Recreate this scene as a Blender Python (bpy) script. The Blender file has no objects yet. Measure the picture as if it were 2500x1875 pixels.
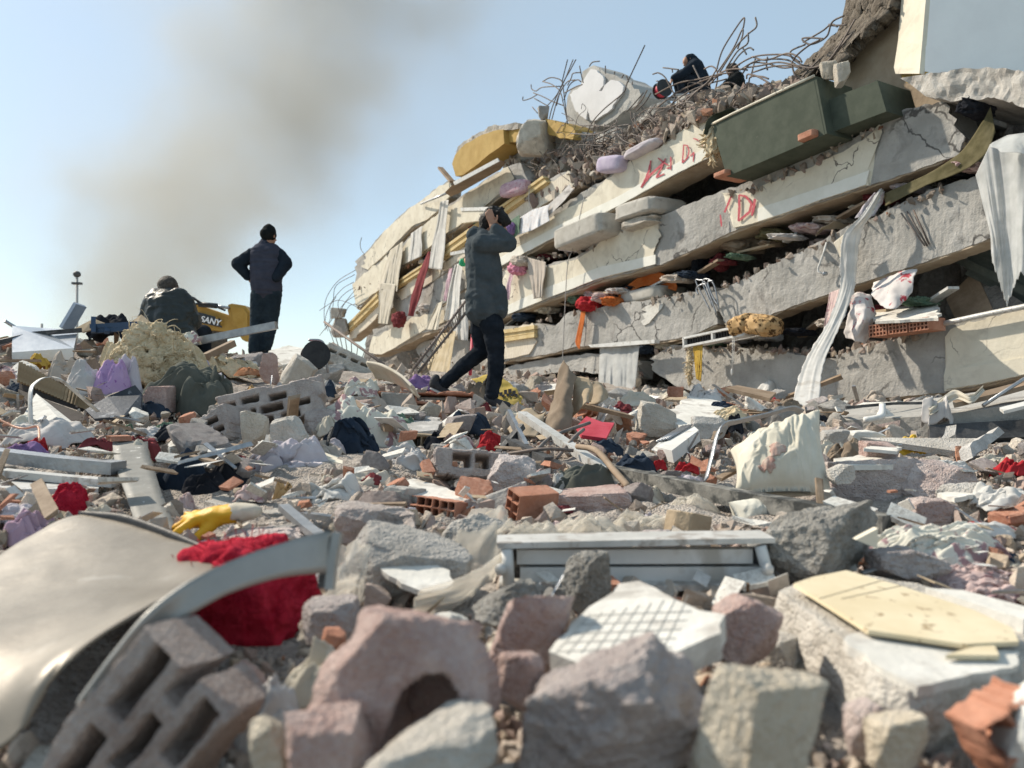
import bpy, bmesh, math, random
import numpy as np
from mathutils import Vector, Matrix, Euler

# ------------------------------------------------------------------ camera, sky, sun, exposure
SC = bpy.context.scene
COL = SC.collection
W, H, FPX, VH, CZ = 2500.0, 1875.0, 1889.0, 960.0, 1.0     # photo size, focal length in px, horizon row, camera height

cam_d = bpy.data.cameras.new('camera'); cam = bpy.data.objects.new('camera', cam_d); COL.objects.link(cam)
cam.location = (0, 0, CZ); cam.rotation_euler = (math.radians(90), 0, 0)
cam_d.sensor_width = 36; cam_d.lens = 36 * FPX / W; cam_d.shift_y = (VH - H / 2) / W
cam_d.clip_start = 0.05; cam_d.clip_end = 3000
cam_d.dof.use_dof = True; cam_d.dof.focus_distance = 4.6; cam_d.dof.aperture_fstop = 3.2
SC.camera = cam

SUN_AZ, SUN_EL = math.radians(-60), math.radians(41)       # azimuth from the view direction (+Y), negative = to the left
world = bpy.data.worlds.new('World'); SC.world = world; world.use_nodes = True
nt = world.node_tree; nt.nodes.clear()
sky = nt.nodes.new('ShaderNodeTexSky'); sky.sky_type = 'NISHITA'; sky.sun_disc = False
sky.sun_elevation = SUN_EL; sky.sun_rotation = SUN_AZ; sky.altitude = 0
sky.air_density = 1.0; sky.dust_density = 0.7; sky.ozone_density = 1.6
bg = nt.nodes.new('ShaderNodeBackground'); bg.inputs[1].default_value = 0.07
wo = nt.nodes.new('ShaderNodeOutputWorld')
veil = nt.nodes.new('ShaderNodeBackground'); veil.inputs[0].default_value = (.76, .95, 1.0, 1); veil.inputs[1].default_value = 0.33   # even pale haze over the whole sky
both = nt.nodes.new('ShaderNodeAddShader')
nt.links.new(sky.outputs[0], bg.inputs[0]); nt.links.new(bg.outputs[0], both.inputs[0]); nt.links.new(veil.outputs[0], both.inputs[1]); nt.links.new(both.outputs[0], wo.inputs[0])

sun_d = bpy.data.lights.new('sun', 'SUN'); sun = bpy.data.objects.new('sun', sun_d); COL.objects.link(sun)
sun_d.energy = 4.9; sun_d.angle = math.radians(1.2); sun_d.color = (1.0, 0.90, 0.755)
SDIR = Vector((math.sin(SUN_AZ) * math.cos(SUN_EL), math.cos(SUN_AZ) * math.cos(SUN_EL), math.sin(SUN_EL)))
sun.rotation_euler = SDIR.to_track_quat('Z', 'Y').to_euler()

SC.view_settings.view_transform = 'Standard'; SC.view_settings.look = 'None'
SC.view_settings.exposure = 0.30; SC.view_settings.gamma = 1.0
SC.render.engine = 'CYCLES'
SC.cycles.use_denoising = True
SC.cycles.max_bounces = 6; SC.cycles.diffuse_bounces = 3; SC.cycles.glossy_bounces = 2
SC.cycles.transmission_bounces = 3; SC.cycles.transparent_max_bounces = 12; SC.cycles.volume_bounces = 1
SC.cycles.volume_max_steps = 96; SC.cycles.sample_clamp_indirect = 8

# ------------------------------------------------------------------ numbers
rng = np.random.default_rng(7)
random.seed(7)

def hash3(ix, iy, iz, seed):
    n = (ix.astype(np.int64) * 374761393 + iy.astype(np.int64) * 668265263 + iz.astype(np.int64) * 1442695041 + seed * 974634777) & 0xffffffff
    n = ((n ^ (n >> 13)) * 1274126177) & 0xffffffff
    n = ((n ^ (n >> 16)) * 2246822519) & 0xffffffff
    return ((n ^ (n >> 15)) & 0xffffff) / float(0xffffff)

def vnoise(p, seed=0):
    """smooth value noise in -1..1 for an (n,3) array"""
    p = np.asarray(p, float); i = np.floor(p); f = p - i; f = f * f * (3 - 2 * f)
    i = i.astype(np.int64); x, y, z = i[..., 0], i[..., 1], i[..., 2]; fx, fy, fz = f[..., 0], f[..., 1], f[..., 2]
    def c(a, b, d): return hash3(x + a, y + b, z + d, seed)
    a = c(0,0,0) * (1-fx) + c(1,0,0) * fx; b = c(0,1,0) * (1-fx) + c(1,1,0) * fx
    e = c(0,0,1) * (1-fx) + c(1,0,1) * fx; g = c(0,1,1) * (1-fx) + c(1,1,1) * fx
    return 2 * ((a * (1-fy) + b * fy) * (1-fz) + (e * (1-fy) + g * fy) * fz) - 1

def fbm(p, seed=0, oct=4, gain=0.5):
    p = np.asarray(p, float); s = 0; a = 1.0; t = 0
    for o in range(oct):
        s = s + a * vnoise(p * (2.03 ** o) + 17.3 * o, seed + o); t += a; a *= gain
    return s / t

def ridge(p, seed=0, oct=3):
    p = np.asarray(p, float); s = 0; a = 1.0; t = 0
    for o in range(oct):
        s = s + a * (1 - np.abs(vnoise(p * (2.1 ** o) + 9.1 * o, seed + o)) * 2); t += a; a *= .45
    return s / t

def V2(a): return np.asarray(a, float)

def P(u, v, d):
    """the point at distance d along the view axis behind photo pixel (u, v)"""
    return np.array([(u - W / 2) / FPX * d, d, CZ + (VH - v) / FPX * d])

# ------------------------------------------------------------------ terrain height
_ctl = []
for d, row in {
    0.5: [(-300, -.46), (1250, -.47), (2800, -.45)],
    1.0: [(-300, -.48), (700, -.50), (1250, -.50), (1900, -.49), (2700, -.48)],
    1.5: [(-200, -.43), (1250, -.45), (2600, -.43)],
    2.0: [(-200, -.34), (600, -.38), (1250, -.41), (2600, -.38)],
    3.0: [(-200, -.24), (600, -.28), (1250, -.36), (1900, -.37), (2600, -.31)],
    4.5: [(-200, -.06), (300, -.09), (700, -.13), (1250, -.27), (1800, -.29), (2600, -.25)],
    6.0: [(-300, .18), (0, .17), (350, .12), (700, .0), (1000, -.10), (1250, -.15), (1700, -.20), (2600, -.2)],
    8.0: [(-300, .50), (0, .48), (400, .46), (640, .27), (850, .15), (1150, -.02), (1600, -.1), (2600, -.1)],
    10.6: [(-300, .5), (0, .52), (400, .55), (640, .53), (800, .42), (1000, .32), (1250, .15), (1600, .0), (2600, 0.)],
    14.0: [(-300, -.4), (0, -.3), (400, -.2), (640, .1), (850, .45), (1100, .4), (1400, .3), (2600, .1)],
    22.0: [(-300, -1.1), (0, -1.1), (640, -.9), (850, .3), (1100, .45), (2600, .1)],
    40.0: [(-300, -1.5), (640, -1.5), (1100, -.5), (2600, -.5)],
    120.: [(-300, -1.6), (640, -1.6), (1250, -1.6), (2600, -1.6)],
    600.: [(-300, -1.6), (640, -1.6), (1250, -1.6), (2600, -1.6)]}.items():
    for u, z in row: _ctl.append(((u - W / 2) / FPX * d, d, z))
_ctl = np.array(_ctl)
def _q(x, y):
    r = np.hypot(x, y) + 1e-3
    return np.stack([1.7 * np.arctan2(x, np.maximum(y, 1e-3)), 1.3 * np.log(r)], -1)
_cq = _q(_ctl[:, 0], _ctl[:, 1])
_A = np.linalg.norm(_cq[:, None] - _cq[None], axis=-1)
_w = np.linalg.solve(_A + 0.02 * np.eye(len(_A)), _ctl[:, 2])
def ground(x, y):
    x = np.asarray(x, float); y = np.asarray(y, float); q = _q(x, np.maximum(y, .2)); out = np.zeros(x.shape)
    for i in range(len(_cq)): out += _w[i] * np.linalg.norm(q - _cq[i], axis=-1)
    return CZ + out
def gz(x, y): return float(ground(np.array([x]), np.array([y]))[0])
_ds = np.exp(np.linspace(math.log(.45), math.log(60), 900))
def hit(u, v):
    """distance at which the view ray of a photo pixel meets the terrain"""
    x = (u - W / 2) / FPX * _ds; z = CZ + (VH - v) / FPX * _ds
    k = np.nonzero(z < ground(x, _ds))[0]
    return float(_ds[k[0]]) if len(k) else 12.0
def G(u, v, d=None, lift=0.0):
    p = P(u, v, d if d else hit(u, v)); p[2] += lift
    return p
def px(d): return d / FPX          # metres per photo pixel at distance d

# facade plane of the collapsed building: vertical, running from far left to near right
FN = np.array([-0.862, -0.506, 0.0])                       # outward
_fp = P(2500, 960, 7.42)
def F(u, v, off=0.0):
    """the point on the facade plane (moved outward by off) seen at photo pixel (u, v)"""
    r = np.array([(u - W / 2) / FPX, 1.0, (VH - v) / FPX]); c = np.array([0, 0, CZ])
    t = np.dot(_fp + FN * off - c, FN) / np.dot(r, FN)
    return c + r * t
def fd(u, off=0.0): return F(u, 960, off)[1]

# ------------------------------------------------------------------ materials
MATS = {}
def mat(name, c, c2=None, scale=4.0, rough=.85, bump=.25, bscale=40.0, metal=0.0, spec=.25, detail=6, mixlo=.38, mixhi=.62,
        c3=None, s3=12.0, lo3=.60, hi3=.66, rand=0.0, alpha=1.0, attr=None, wave=None, voro=None, trans=0.0, sheen=0.0, bdist=.02, crack=None):
    """procedural surface: two noise-mixed colours, an optional third in patches, fine relief; coords are the object's own"""
    if name in MATS: return MATS[name]
    m = bpy.data.materials.new(name); m.use_nodes = True; t = m.node_tree; N = t.nodes; L = t.links; N.clear()
    out = N.new('ShaderNodeOutputMaterial'); b = N.new('ShaderNodeBsdfPrincipled'); L.new(b.outputs[0], out.inputs[0])
    b.inputs['Roughness'].default_value = rough; b.inputs['Metallic'].default_value = metal
    b.inputs['Specular IOR Level'].default_value = spec
    if sheen: b.inputs['Sheen Weight'].default_value = sheen
    tc = N.new('ShaderNodeTexCoord'); co = tc.outputs['Object']
    def noise(s, d=detail, dist=0.0):
        n = N.new('ShaderNodeTexNoise'); n.inputs['Scale'].default_value = s; n.inputs['Detail'].default_value = d
        n.inputs['Roughness'].default_value = .62; n.inputs['Distortion'].default_value = dist
        L.new(co, n.inputs['Vector']); return n.outputs['Fac']
    def rng_(src, lo, hi, a=0., z=1.):
        r = N.new('ShaderNodeMapRange'); r.inputs[1].default_value = lo; r.inputs[2].default_value = hi
        r.inputs[3].default_value = a; r.inputs[4].default_value = z; L.new(src, r.inputs[0]); return r.outputs[0]
    def mix(f, a, bb, mode='MIX'):
        x = N.new('ShaderNodeMix'); x.data_type = 'RGBA'; x.blend_type = mode
        if isinstance(f, float): x.inputs[0].default_value = f
        else: L.new(f, x.inputs[0])
        for s, k in ((a, 6), (bb, 7)):
            if isinstance(s, tuple): x.inputs[k].default_value = (*s, 1)
            else: L.new(s, x.inputs[k])
        return x.outputs[2]
    col = mix(rng_(noise(scale), mixlo, mixhi), c, c2 if c2 else tuple(min(1, k * 1.22 + .01) for k in c))
    if attr:
        a = N.new('ShaderNodeAttribute'); a.attribute_name = attr; a.attribute_type = 'GEOMETRY'
        col = mix(1.0, col, a.outputs['Color'], 'MULTIPLY')
    if c3: col = mix(rng_(noise(s3, 5, .4), lo3, hi3), col, c3)
    h = noise(bscale, 8)
    if voro:
        v = N.new('ShaderNodeTexVoronoi'); v.inputs['Scale'].default_value = voro * 3.2; L.new(co, v.inputs['Vector'])
        k = rng_(v.outputs['Distance'], .05, .6)
        hm = N.new('ShaderNodeMath'); hm.operation = 'MULTIPLY_ADD'; L.new(k, hm.inputs[0]); hm.inputs[1].default_value = -.30; L.new(h, hm.inputs[2]); h = hm.outputs[0]
        col = mix(rng_(v.outputs['Color'], .2, .9, 0., .28), col, mix(.5, col, (.75, .73, .70)))
    if wave:
        w = N.new('ShaderNodeTexWave'); w.inputs['Scale'].default_value = wave[0]; w.inputs['Distortion'].default_value = wave[1]
        w.bands_direction = wave[2]; w.inputs['Detail'].default_value = 2
        L.new(co, w.inputs['Vector']); col = mix(rng_(w.outputs['Fac'], .35, .65, 0., wave[4]), col, wave[3])
    if crack:
        nz = N.new('ShaderNodeTexNoise'); nz.inputs['Scale'].default_value = crack[0] * 2.5; nz.inputs['Detail'].default_value = 4; L.new(co, nz.inputs['Vector'])
        vm = N.new('ShaderNodeVectorMath'); vm.operation = 'MULTIPLY_ADD'; vm.inputs[1].default_value = (.5, .5, .5); L.new(nz.outputs['Color'], vm.inputs[0]); L.new(co, vm.inputs[2])
        vo = N.new('ShaderNodeTexVoronoi'); vo.feature = 'DISTANCE_TO_EDGE'; vo.inputs['Scale'].default_value = crack[0]; L.new(vm.outputs[0], vo.inputs['Vector'])
        ml = N.new('ShaderNodeMath'); ml.operation = 'MULTIPLY'; L.new(rng_(vo.outputs['Distance'], crack[1], crack[1] * .4), ml.inputs[0]); L.new(rng_(noise(crack[0] * .9, 2), .48, .56), ml.inputs[1])
        col = mix(ml.outputs[0], col, crack[2])
    if rand:
        oi = N.new('ShaderNodeObjectInfo'); hs = N.new('ShaderNodeHueSaturation')
        L.new(rng_(oi.outputs['Random'], 0, 1, 1 - rand, 1 + rand), hs.inputs['Value']); L.new(col, hs.inputs['Color'])
        mm = N.new('ShaderNodeMath'); mm.operation = 'FRACT'; m2 = N.new('ShaderNodeMath'); m2.operation = 'MULTIPLY'
        L.new(oi.outputs['Random'], m2.inputs[0]); m2.inputs[1].default_value = 7.77; L.new(m2.outputs[0], mm.inputs[0])
        L.new(rng_(mm.outputs[0], 0, 1, .6, 1.3), hs.inputs['Saturation']); col = hs.outputs['Color']
    L.new(col, b.inputs['Base Color'])
    if bump:
        bp = N.new('ShaderNodeBump'); bp.inputs['Strength'].default_value = bump; bp.inputs['Distance'].default_value = bdist
        L.new(h, bp.inputs['Height']); L.new(bp.outputs[0], b.inputs['Normal'])
    last = b.outputs[0]
    if trans:
        tr = N.new('ShaderNodeBsdfTranslucent'); L.new(col, tr.inputs['Color']); ms = N.new('ShaderNodeMixShader')
        ms.inputs[0].default_value = trans; L.new(last, ms.inputs[1]); L.new(tr.outputs[0], ms.inputs[2]); last = ms.outputs[0]
    if alpha < 1:
        tr = N.new('ShaderNodeBsdfTransparent'); ms = N.new('ShaderNodeMixShader'); ms.inputs[0].default_value = alpha
        L.new(tr.outputs[0], ms.inputs[1]); L.new(last, ms.inputs[2]); last = ms.outputs[0]
    L.new(last, out.inputs[0])
    MATS[name] = m
    return m

# ------------------------------------------------------------------ objects
def props(o, label=None, cat=None, group=None, kind=None):
    if label: o['label'] = label
    if cat: o['category'] = cat
    if group: o['group'] = group
    if kind: o['kind'] = kind
    return o

def link(name, me, m=None, parent=None, label=None, cat=None, group=None, kind=None, loc=None):
    o = bpy.data.objects.new(name, me); COL.objects.link(o)
    if m is not None and me is not None:
        me.materials.clear(); me.materials.append(m)
    if parent is not None: o.parent = parent
    if loc is not None: o.location = loc
    return props(o, label, cat, group, kind)

def thing(name, loc, label, cat, group=None):
    o = bpy.data.objects.new(name, None); COL.objects.link(o); o.location = loc; o.empty_display_size = .1; anchor(label, loc)
    return props(o, label, cat, group)

def world_loc(o):
    l = Vector((0, 0, 0))
    while o is not None: l += o.location; o = o.parent
    return np.array(l)

BOXES = []
def note(v):
    """remember where a built thing shows, so that loose fill is not strewn over it"""
    d = np.maximum(v[:, 1], .3); u = W / 2 + v[:, 0] / d * FPX; w = VH - (v[:, 2] - CZ) / d * FPX
    if u.max() - u.min() < 900: BOXES.append((u.min(), u.max(), w.min(), w.max(), d.max()))
ANCH = []
def anchor(label, p):
    ph = label
    for cut in (' with ', ' lying', ' in front', ' beside', ' behind', ' right of', ' left of', ' at the ', ' on the ', ' in the ', ' below', ' under', ' above', ' among', ' hanging', ' near', ' leaning', ' over ', ' resting', ' standing', ' rising', ' sticking', ' between', ' from ', ' sprawled', ' at '): ph = ph.split(cut)[0]
    ph = ph.strip()
    if 2 < len(ph.split()) < 8: ANCH.append((ph, float(p[0]), float(p[1]), float(p[2])))
_uq = [-1, []]
def whereabouts(p, crest=False):
    """how a loose piece lies to the nearest thing one can name"""
    if _uq[0] != len(ANCH):
        n_ = {}
        for a in ANCH: n_[a[0]] = n_.get(a[0], 0) + 1
        _uq[:] = [len(ANCH), [a for a in ANCH if n_[a[0]] == 1]]
    best = None
    for ph, x, y, z in _uq[1]:
        if (z > CZ + 1.6) != crest or (not crest and z > CZ + .9): continue
        q = math.hypot((x - p[0]) / max(.6, p[1] * .2), (math.log(max(y, .3) / p[1])) * 3) + (abs(z - p[2]) if crest else 0)
        if best is None or q < best[0]: best = (q, ph, x, y)
    q, ph, x, y = best; du = (p[0] / p[1] - x / y) * FPX; dv = math.log(p[1] / y)
    rel = ('in front of' if dv < 0 else 'behind') if abs(dv) * 500 > abs(du) and not crest else ('left of' if du < 0 else 'right of')
    art = ('' if ph.split()[0] in ('heap', 'pair', 'piece') else '') + 'the'
    return f'{rel} {art} {ph}'
def clear_of(p, m=.12):
    """mask of points that would not cover a built thing"""
    p = np.atleast_2d(p); d = np.maximum(p[:, 1], .3); u = W / 2 + p[:, 0] / d * FPX; w = VH - (p[:, 2] - CZ) / d * FPX; ok = np.ones(len(p), bool)
    for a, b, c, e, f in BOXES:
        i, j = (b - a) * m, (e - c) * m; ok &= ~((u > a + i) & (u < b - i) & (w > c + j) & (w < e - j * .5) & (d < f + .1))
    return ok

def mesh(name, verts, faces, m, parent=None, smooth=False, base=None, **kw):
    """one mesh object from world-space verts; its origin is the base point (or the parent's)"""
    verts = np.asarray(verts, float)
    if base is None:
        base = np.array([verts[:, 0].mean(), verts[:, 1].mean(), verts[:, 2].min()])
    pl = world_loc(parent) if parent is not None else np.zeros(3)
    me = bpy.data.meshes.new(name)
    me.from_pydata((verts - base).tolist(), [], faces.tolist() if isinstance(faces, np.ndarray) else [list(map(int, f)) for f in faces]); me.update()
    top = parent
    while top is not None and top.parent is not None: top = top.parent
    if (parent is None and kw.get('label')) or (top is not None and top.name != 'collapsed_building'): note(verts)
    if parent is None and kw.get('label') and name not in ('rag', 'rebar'): anchor(kw['label'], verts.mean(0))
    if smooth: me.polygons.foreach_set('use_smooth', [True] * len(me.polygons))
    return link(name, me, m, parent, loc=tuple(base - pl), **kw)

def grid_faces(nr, nc, off=0, wrap=False):
    f = []
    for r in range(nr - 1):
        for c in range(nc if wrap else nc - 1):
            a = off + r * nc + c; b = off + r * nc + (c + 1) % nc
            f.append((a, b, b + nc, a + nc))
    return f

def resample(pts, n):
    pts = V2(pts); seg = np.linalg.norm(np.diff(pts, axis=0), axis=1); s = np.concatenate([[0], np.cumsum(seg)])
    t = np.linspace(0, s[-1], n)
    return np.stack([np.interp(t, s, pts[:, k]) for k in range(pts.shape[1])], -1)

def smooth_path(pts, n):
    """Catmull-Rom through the points"""
    p = V2(pts); p = np.vstack([2 * p[0] - p[1], p, 2 * p[-1] - p[-2]]); out = []
    k = len(p) - 3
    for t in np.linspace(0, k - 1e-6, n):
        i = int(t); f = t - i; a, b, c, d = p[i:i + 4]
        out.append(.5 * ((2 * b) + (c - a) * f + (2 * a - 5 * b + 4 * c - d) * f * f + (3 * b - a - 3 * c + d) * f ** 3))
    return np.array(out)

def solidify(verts, faces, t, normals=None):
    """closed shell: the quad sheet plus a copy moved by -t along vertex normals, rim stitched"""
    verts = np.asarray(verts, float); n = len(verts); fa = np.array(faces, int)
    q = verts[fa]; c = np.cross(q[:, 2] - q[:, 0], q[:, 3] - q[:, 1]); nm = np.zeros_like(verts)
    for k in range(4): np.add.at(nm, fa[:, k], c)
    nm /= np.linalg.norm(nm, axis=1, keepdims=True) + 1e-12
    e = np.concatenate([np.stack([fa[:, k], fa[:, (k + 1) % 4]], 1) for k in range(4)]); key = e[:, 0] * n + e[:, 1]; rev = e[:, 1] * n + e[:, 0]
    rim = e[~np.isin(rev, key)]
    f2 = np.concatenate([fa, fa[:, ::-1] + n, np.stack([rim[:, 1], rim[:, 0], rim[:, 0] + n, rim[:, 1] + n], 1)])
    return np.vstack([verts, verts - nm * t]), f2

def tube_geo(path, r, sides=6):
    p = V2(path); n = len(p); tan = np.gradient(p, axis=0); tan /= np.linalg.norm(tan, axis=1, keepdims=True) + 1e-12
    up = np.array([0, 0, 1.0]) if abs(tan[0, 2]) < .9 else np.array([1.0, 0, 0]); vs = []
    rr = np.broadcast_to(np.asarray(r, float), (n,))
    for i in range(n):
        x = np.cross(up, tan[i]); x /= np.linalg.norm(x) + 1e-12; y = np.cross(tan[i], x); up = y
        for k in range(sides):
            a = 2 * math.pi * k / sides; vs.append(p[i] + rr[i] * (math.cos(a) * x + math.sin(a) * y))
    fs = grid_faces(n, sides, 0, True); fs.append(tuple(range(sides - 1, -1, -1))); fs.append(tuple((n - 1) * sides + k for k in range(sides)))
    return np.array(vs), fs

def tube(name, path, r, m, parent=None, sides=6, smooth=True, **kw):
    v, f = tube_geo(path, r, sides); return mesh(name, v, f, m, parent, smooth, **kw)

def frame_geo(path, w, h, up=(0, 0, 1), twist=0.0):
    """rectangular section swept along a path: w across, h along up"""
    p = V2(path); n = len(p); tan = np.gradient(p, axis=0); tan /= np.linalg.norm(tan, axis=1, keepdims=True) + 1e-12
    vs = []; up = V2(up)
    tw = np.linspace(0, twist, n)
    for i in range(n):
        x = np.cross(tan[i], up); x /= np.linalg.norm(x) + 1e-12; y = np.cross(x, tan[i])
        c, s = math.cos(tw[i]), math.sin(tw[i]); x, y = c * x + s * y, -s * x + c * y
        for a, b in ((-1, -1), (1, -1), (1, 1), (-1, 1)): vs.append(p[i] + x * a * w / 2 + y * b * h / 2)
    fs = grid_faces(n, 4, 0, True); fs.append((3, 2, 1, 0)); k = (n - 1) * 4; fs.append((k, k + 1, k + 2, k + 3))
    return np.array(vs), fs

def bar(name, path, w, h, m, parent=None, up=(0, 0, 1), twist=0.0, smooth=False, **kw):
    v, f = frame_geo(path, w, h, up, twist); return mesh(name, v, f, m, parent, smooth, **kw)

def merge(parts):
    vs, fs, o = [], [], 0
    for v, f in parts:
        vs.append(np.asarray(v, float)); fs += [tuple(i + o for i in q) for q in f]; o += len(v)
    return np.vstack(vs), fs

def box_geo(c, s, R=None):
    c = V2(c); s = V2(s) / 2; v = np.array([(x, y, z) for x in (-1, 1) for y in (-1, 1) for z in (-1, 1)], float) * s
    if R is not None: v = v @ np.array(R).T
    return v + c, [(0, 1, 3, 2), (4, 6, 7, 5), (0, 4, 5, 1), (2, 3, 7, 6), (0, 2, 6, 4), (1, 5, 7, 3)]

def rot(rx=0, ry=0, rz=0): return np.array(Euler((math.radians(rx), math.radians(ry), math.radians(rz))).to_matrix())

def plate(name, pts, thick, m, parent=None, sub=0, bend=None, jag=0.0, seed=0, smooth=False, away=None, **kw):
    """a flat or bent panel: world corner points (any polygon, near-planar), thickness behind it"""
    p = V2(pts)
    c = p.mean(0); n = np.cross(p[1] - p[0], p[2] - p[0]); n /= np.linalg.norm(n)
    if np.dot(n, np.array([0, 0, CZ]) - c) < 0: n = -n; p = p[::-1]
    if jag:
        q = []; r = np.random.default_rng(seed)
        per = np.linalg.norm(np.roll(p, -1, 0) - p, axis=1)
        for i in range(len(p)):
            a, b = p[i], p[(i + 1) % len(p)]; k = max(1, int(per[i] / (jag * 3)))
            for j in range(k):
                t = j / k; q.append(a + (b - a) * t + (r.normal(size=3) * jag * .5 if j else 0))
        p = np.array(q); p = p - np.outer((p - c) @ n, n)
    k = len(p); v = np.vstack([p, p - n * thick]); f = [tuple(range(k)), tuple(range(2 * k - 1, k - 1, -1))]
    f += [((i + 1) % k, i, i + k, (i + 1) % k + k) for i in range(k)]
    return mesh(name, v, f, m, parent, smooth, **kw)

def bent_sheet(name, rows, thick, m, parent=None, n=(24, 12), wob=0.0, seed=0, **kw):
    """a smooth sheet through a small grid of control points rows[r][c] (world), given thickness"""
    g = np.array([[V2(q) for q in r] for r in rows])
    a = np.stack([smooth_path(g[r], n[0]) for r in range(g.shape[0])])
    b = np.stack([smooth_path(a[:, c], n[1]) for c in range(n[0])], 1)
    v = b.reshape(-1, 3)
    if wob: v = v + np.stack([fbm(v * 9, seed + k, 3) for k in range(3)], -1) * wob
    v2, f2 = solidify(v, grid_faces(n[1], n[0]), thick)
    return mesh(name, v2, f2, m, parent, True, **kw)

# rocks: a convex chunk cut by random planes, roughened
def cube_sphere(n):
    vs, fs = [], []; idx = {}
    def vid(p):
        k = tuple(np.round(p, 6))
        if k not in idx: idx[k] = len(vs); vs.append(p)
        return idx[k]
    t = np.tan(np.linspace(-math.pi / 4, math.pi / 4, n + 1))
    for ax in range(3):
        for sg in (-1, 1):
            ids = np.zeros((n + 1, n + 1), int)
            for i in range(n + 1):
                for j in range(n + 1):
                    p = np.zeros(3); p[ax] = sg; p[(ax + 1) % 3] = t[i]; p[(ax + 2) % 3] = t[j] * sg; ids[i, j] = vid(p)
            for i in range(n):
                for j in range(n): fs.append((ids[i, j], ids[i + 1, j], ids[i + 1, j + 1], ids[i, j + 1]))
    v = np.array(vs); return v / np.linalg.norm(v, axis=1, keepdims=True), fs
_CS = {}
def rock_geo(size, seed=0, n=8, cuts=7, boxy=.8, rough=.05, fine=.02, flat_top=False):
    """verts centred on the origin, about size = (x, y, z)"""
    if n not in _CS: _CS[n] = cube_sphere(n)
    d, f = _CS[n]; r = np.random.default_rng(seed)
    size = V2(size); planes = []
    for ax in range(3):
        for s in (-1, 1):
            nn = r.normal(size=3) * (1 - boxy) * .7; nn[ax] += s; nn /= np.linalg.norm(nn); planes.append((nn, r.uniform(.85, 1.0)))
    for k in range(cuts):
        nn = r.normal(size=3); nn /= np.linalg.norm(nn)
        if flat_top and nn[2] > .3: continue
        planes.append((nn, r.uniform(.78, 1.15)))
    if n >= 18: rough, fine = rough * 1.5, fine * 1.5
    rad = np.full(len(d), 9.0)
    for nn, dist in planes:
        dp = d @ nn; rad = np.minimum(rad, np.where(dp > 1e-3, dist / np.maximum(dp, 1e-3), 9.0))
    v = d * rad[:, None]
    if n >= 16:                                           # fresh fracture faces chipped off the corners
        for k in range(18):
            nn = r.normal(size=3); nn /= np.linalg.norm(nn); h = v @ nn
            if flat_top and nn[2] > .5: continue
            v = v - np.outer(np.maximum(0, h - h.max() * r.uniform(.80, .96)), nn)
    v = v * (1 + rough * fbm(v * 1.6 + seed, seed, 3)[:, None] + fine * fbm(v * 6 + seed, seed + 5, 3)[:, None] - (.5 * rough * np.clip(ridge(v * 2.3 + seed, seed + 9, 3) - .35, 0, 1)[:, None] if n >= 12 else 0))
    return v * size / 2, f

def rock(name, u, v, wpx, hpx, m, seed=0, depth=None, dfac=.8, R=None, n=12, sink=.18, parent=None, **kw):
    """a chunk whose outline covers about wpx x hpx around (u, v) = its middle"""
    a = {k: kw.pop(k) for k in ('cuts', 'boxy', 'rough', 'fine', 'flat_top') if k in kw}
    d = depth if depth else hit(u, v + hpx * .5)
    sx, sz = wpx * px(d), hpx * px(d) * (1 + sink)
    g, f = rock_geo((sx, sx * dfac, sz), seed, n, **a)
    if R is not None: g = g @ np.array(R).T
    c = P(u, v, d) + np.array([0, sx * dfac * .42, -hpx * px(d) * sink * .5])
    return mesh(name, g + c, f, m, parent, False, **kw)

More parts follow.
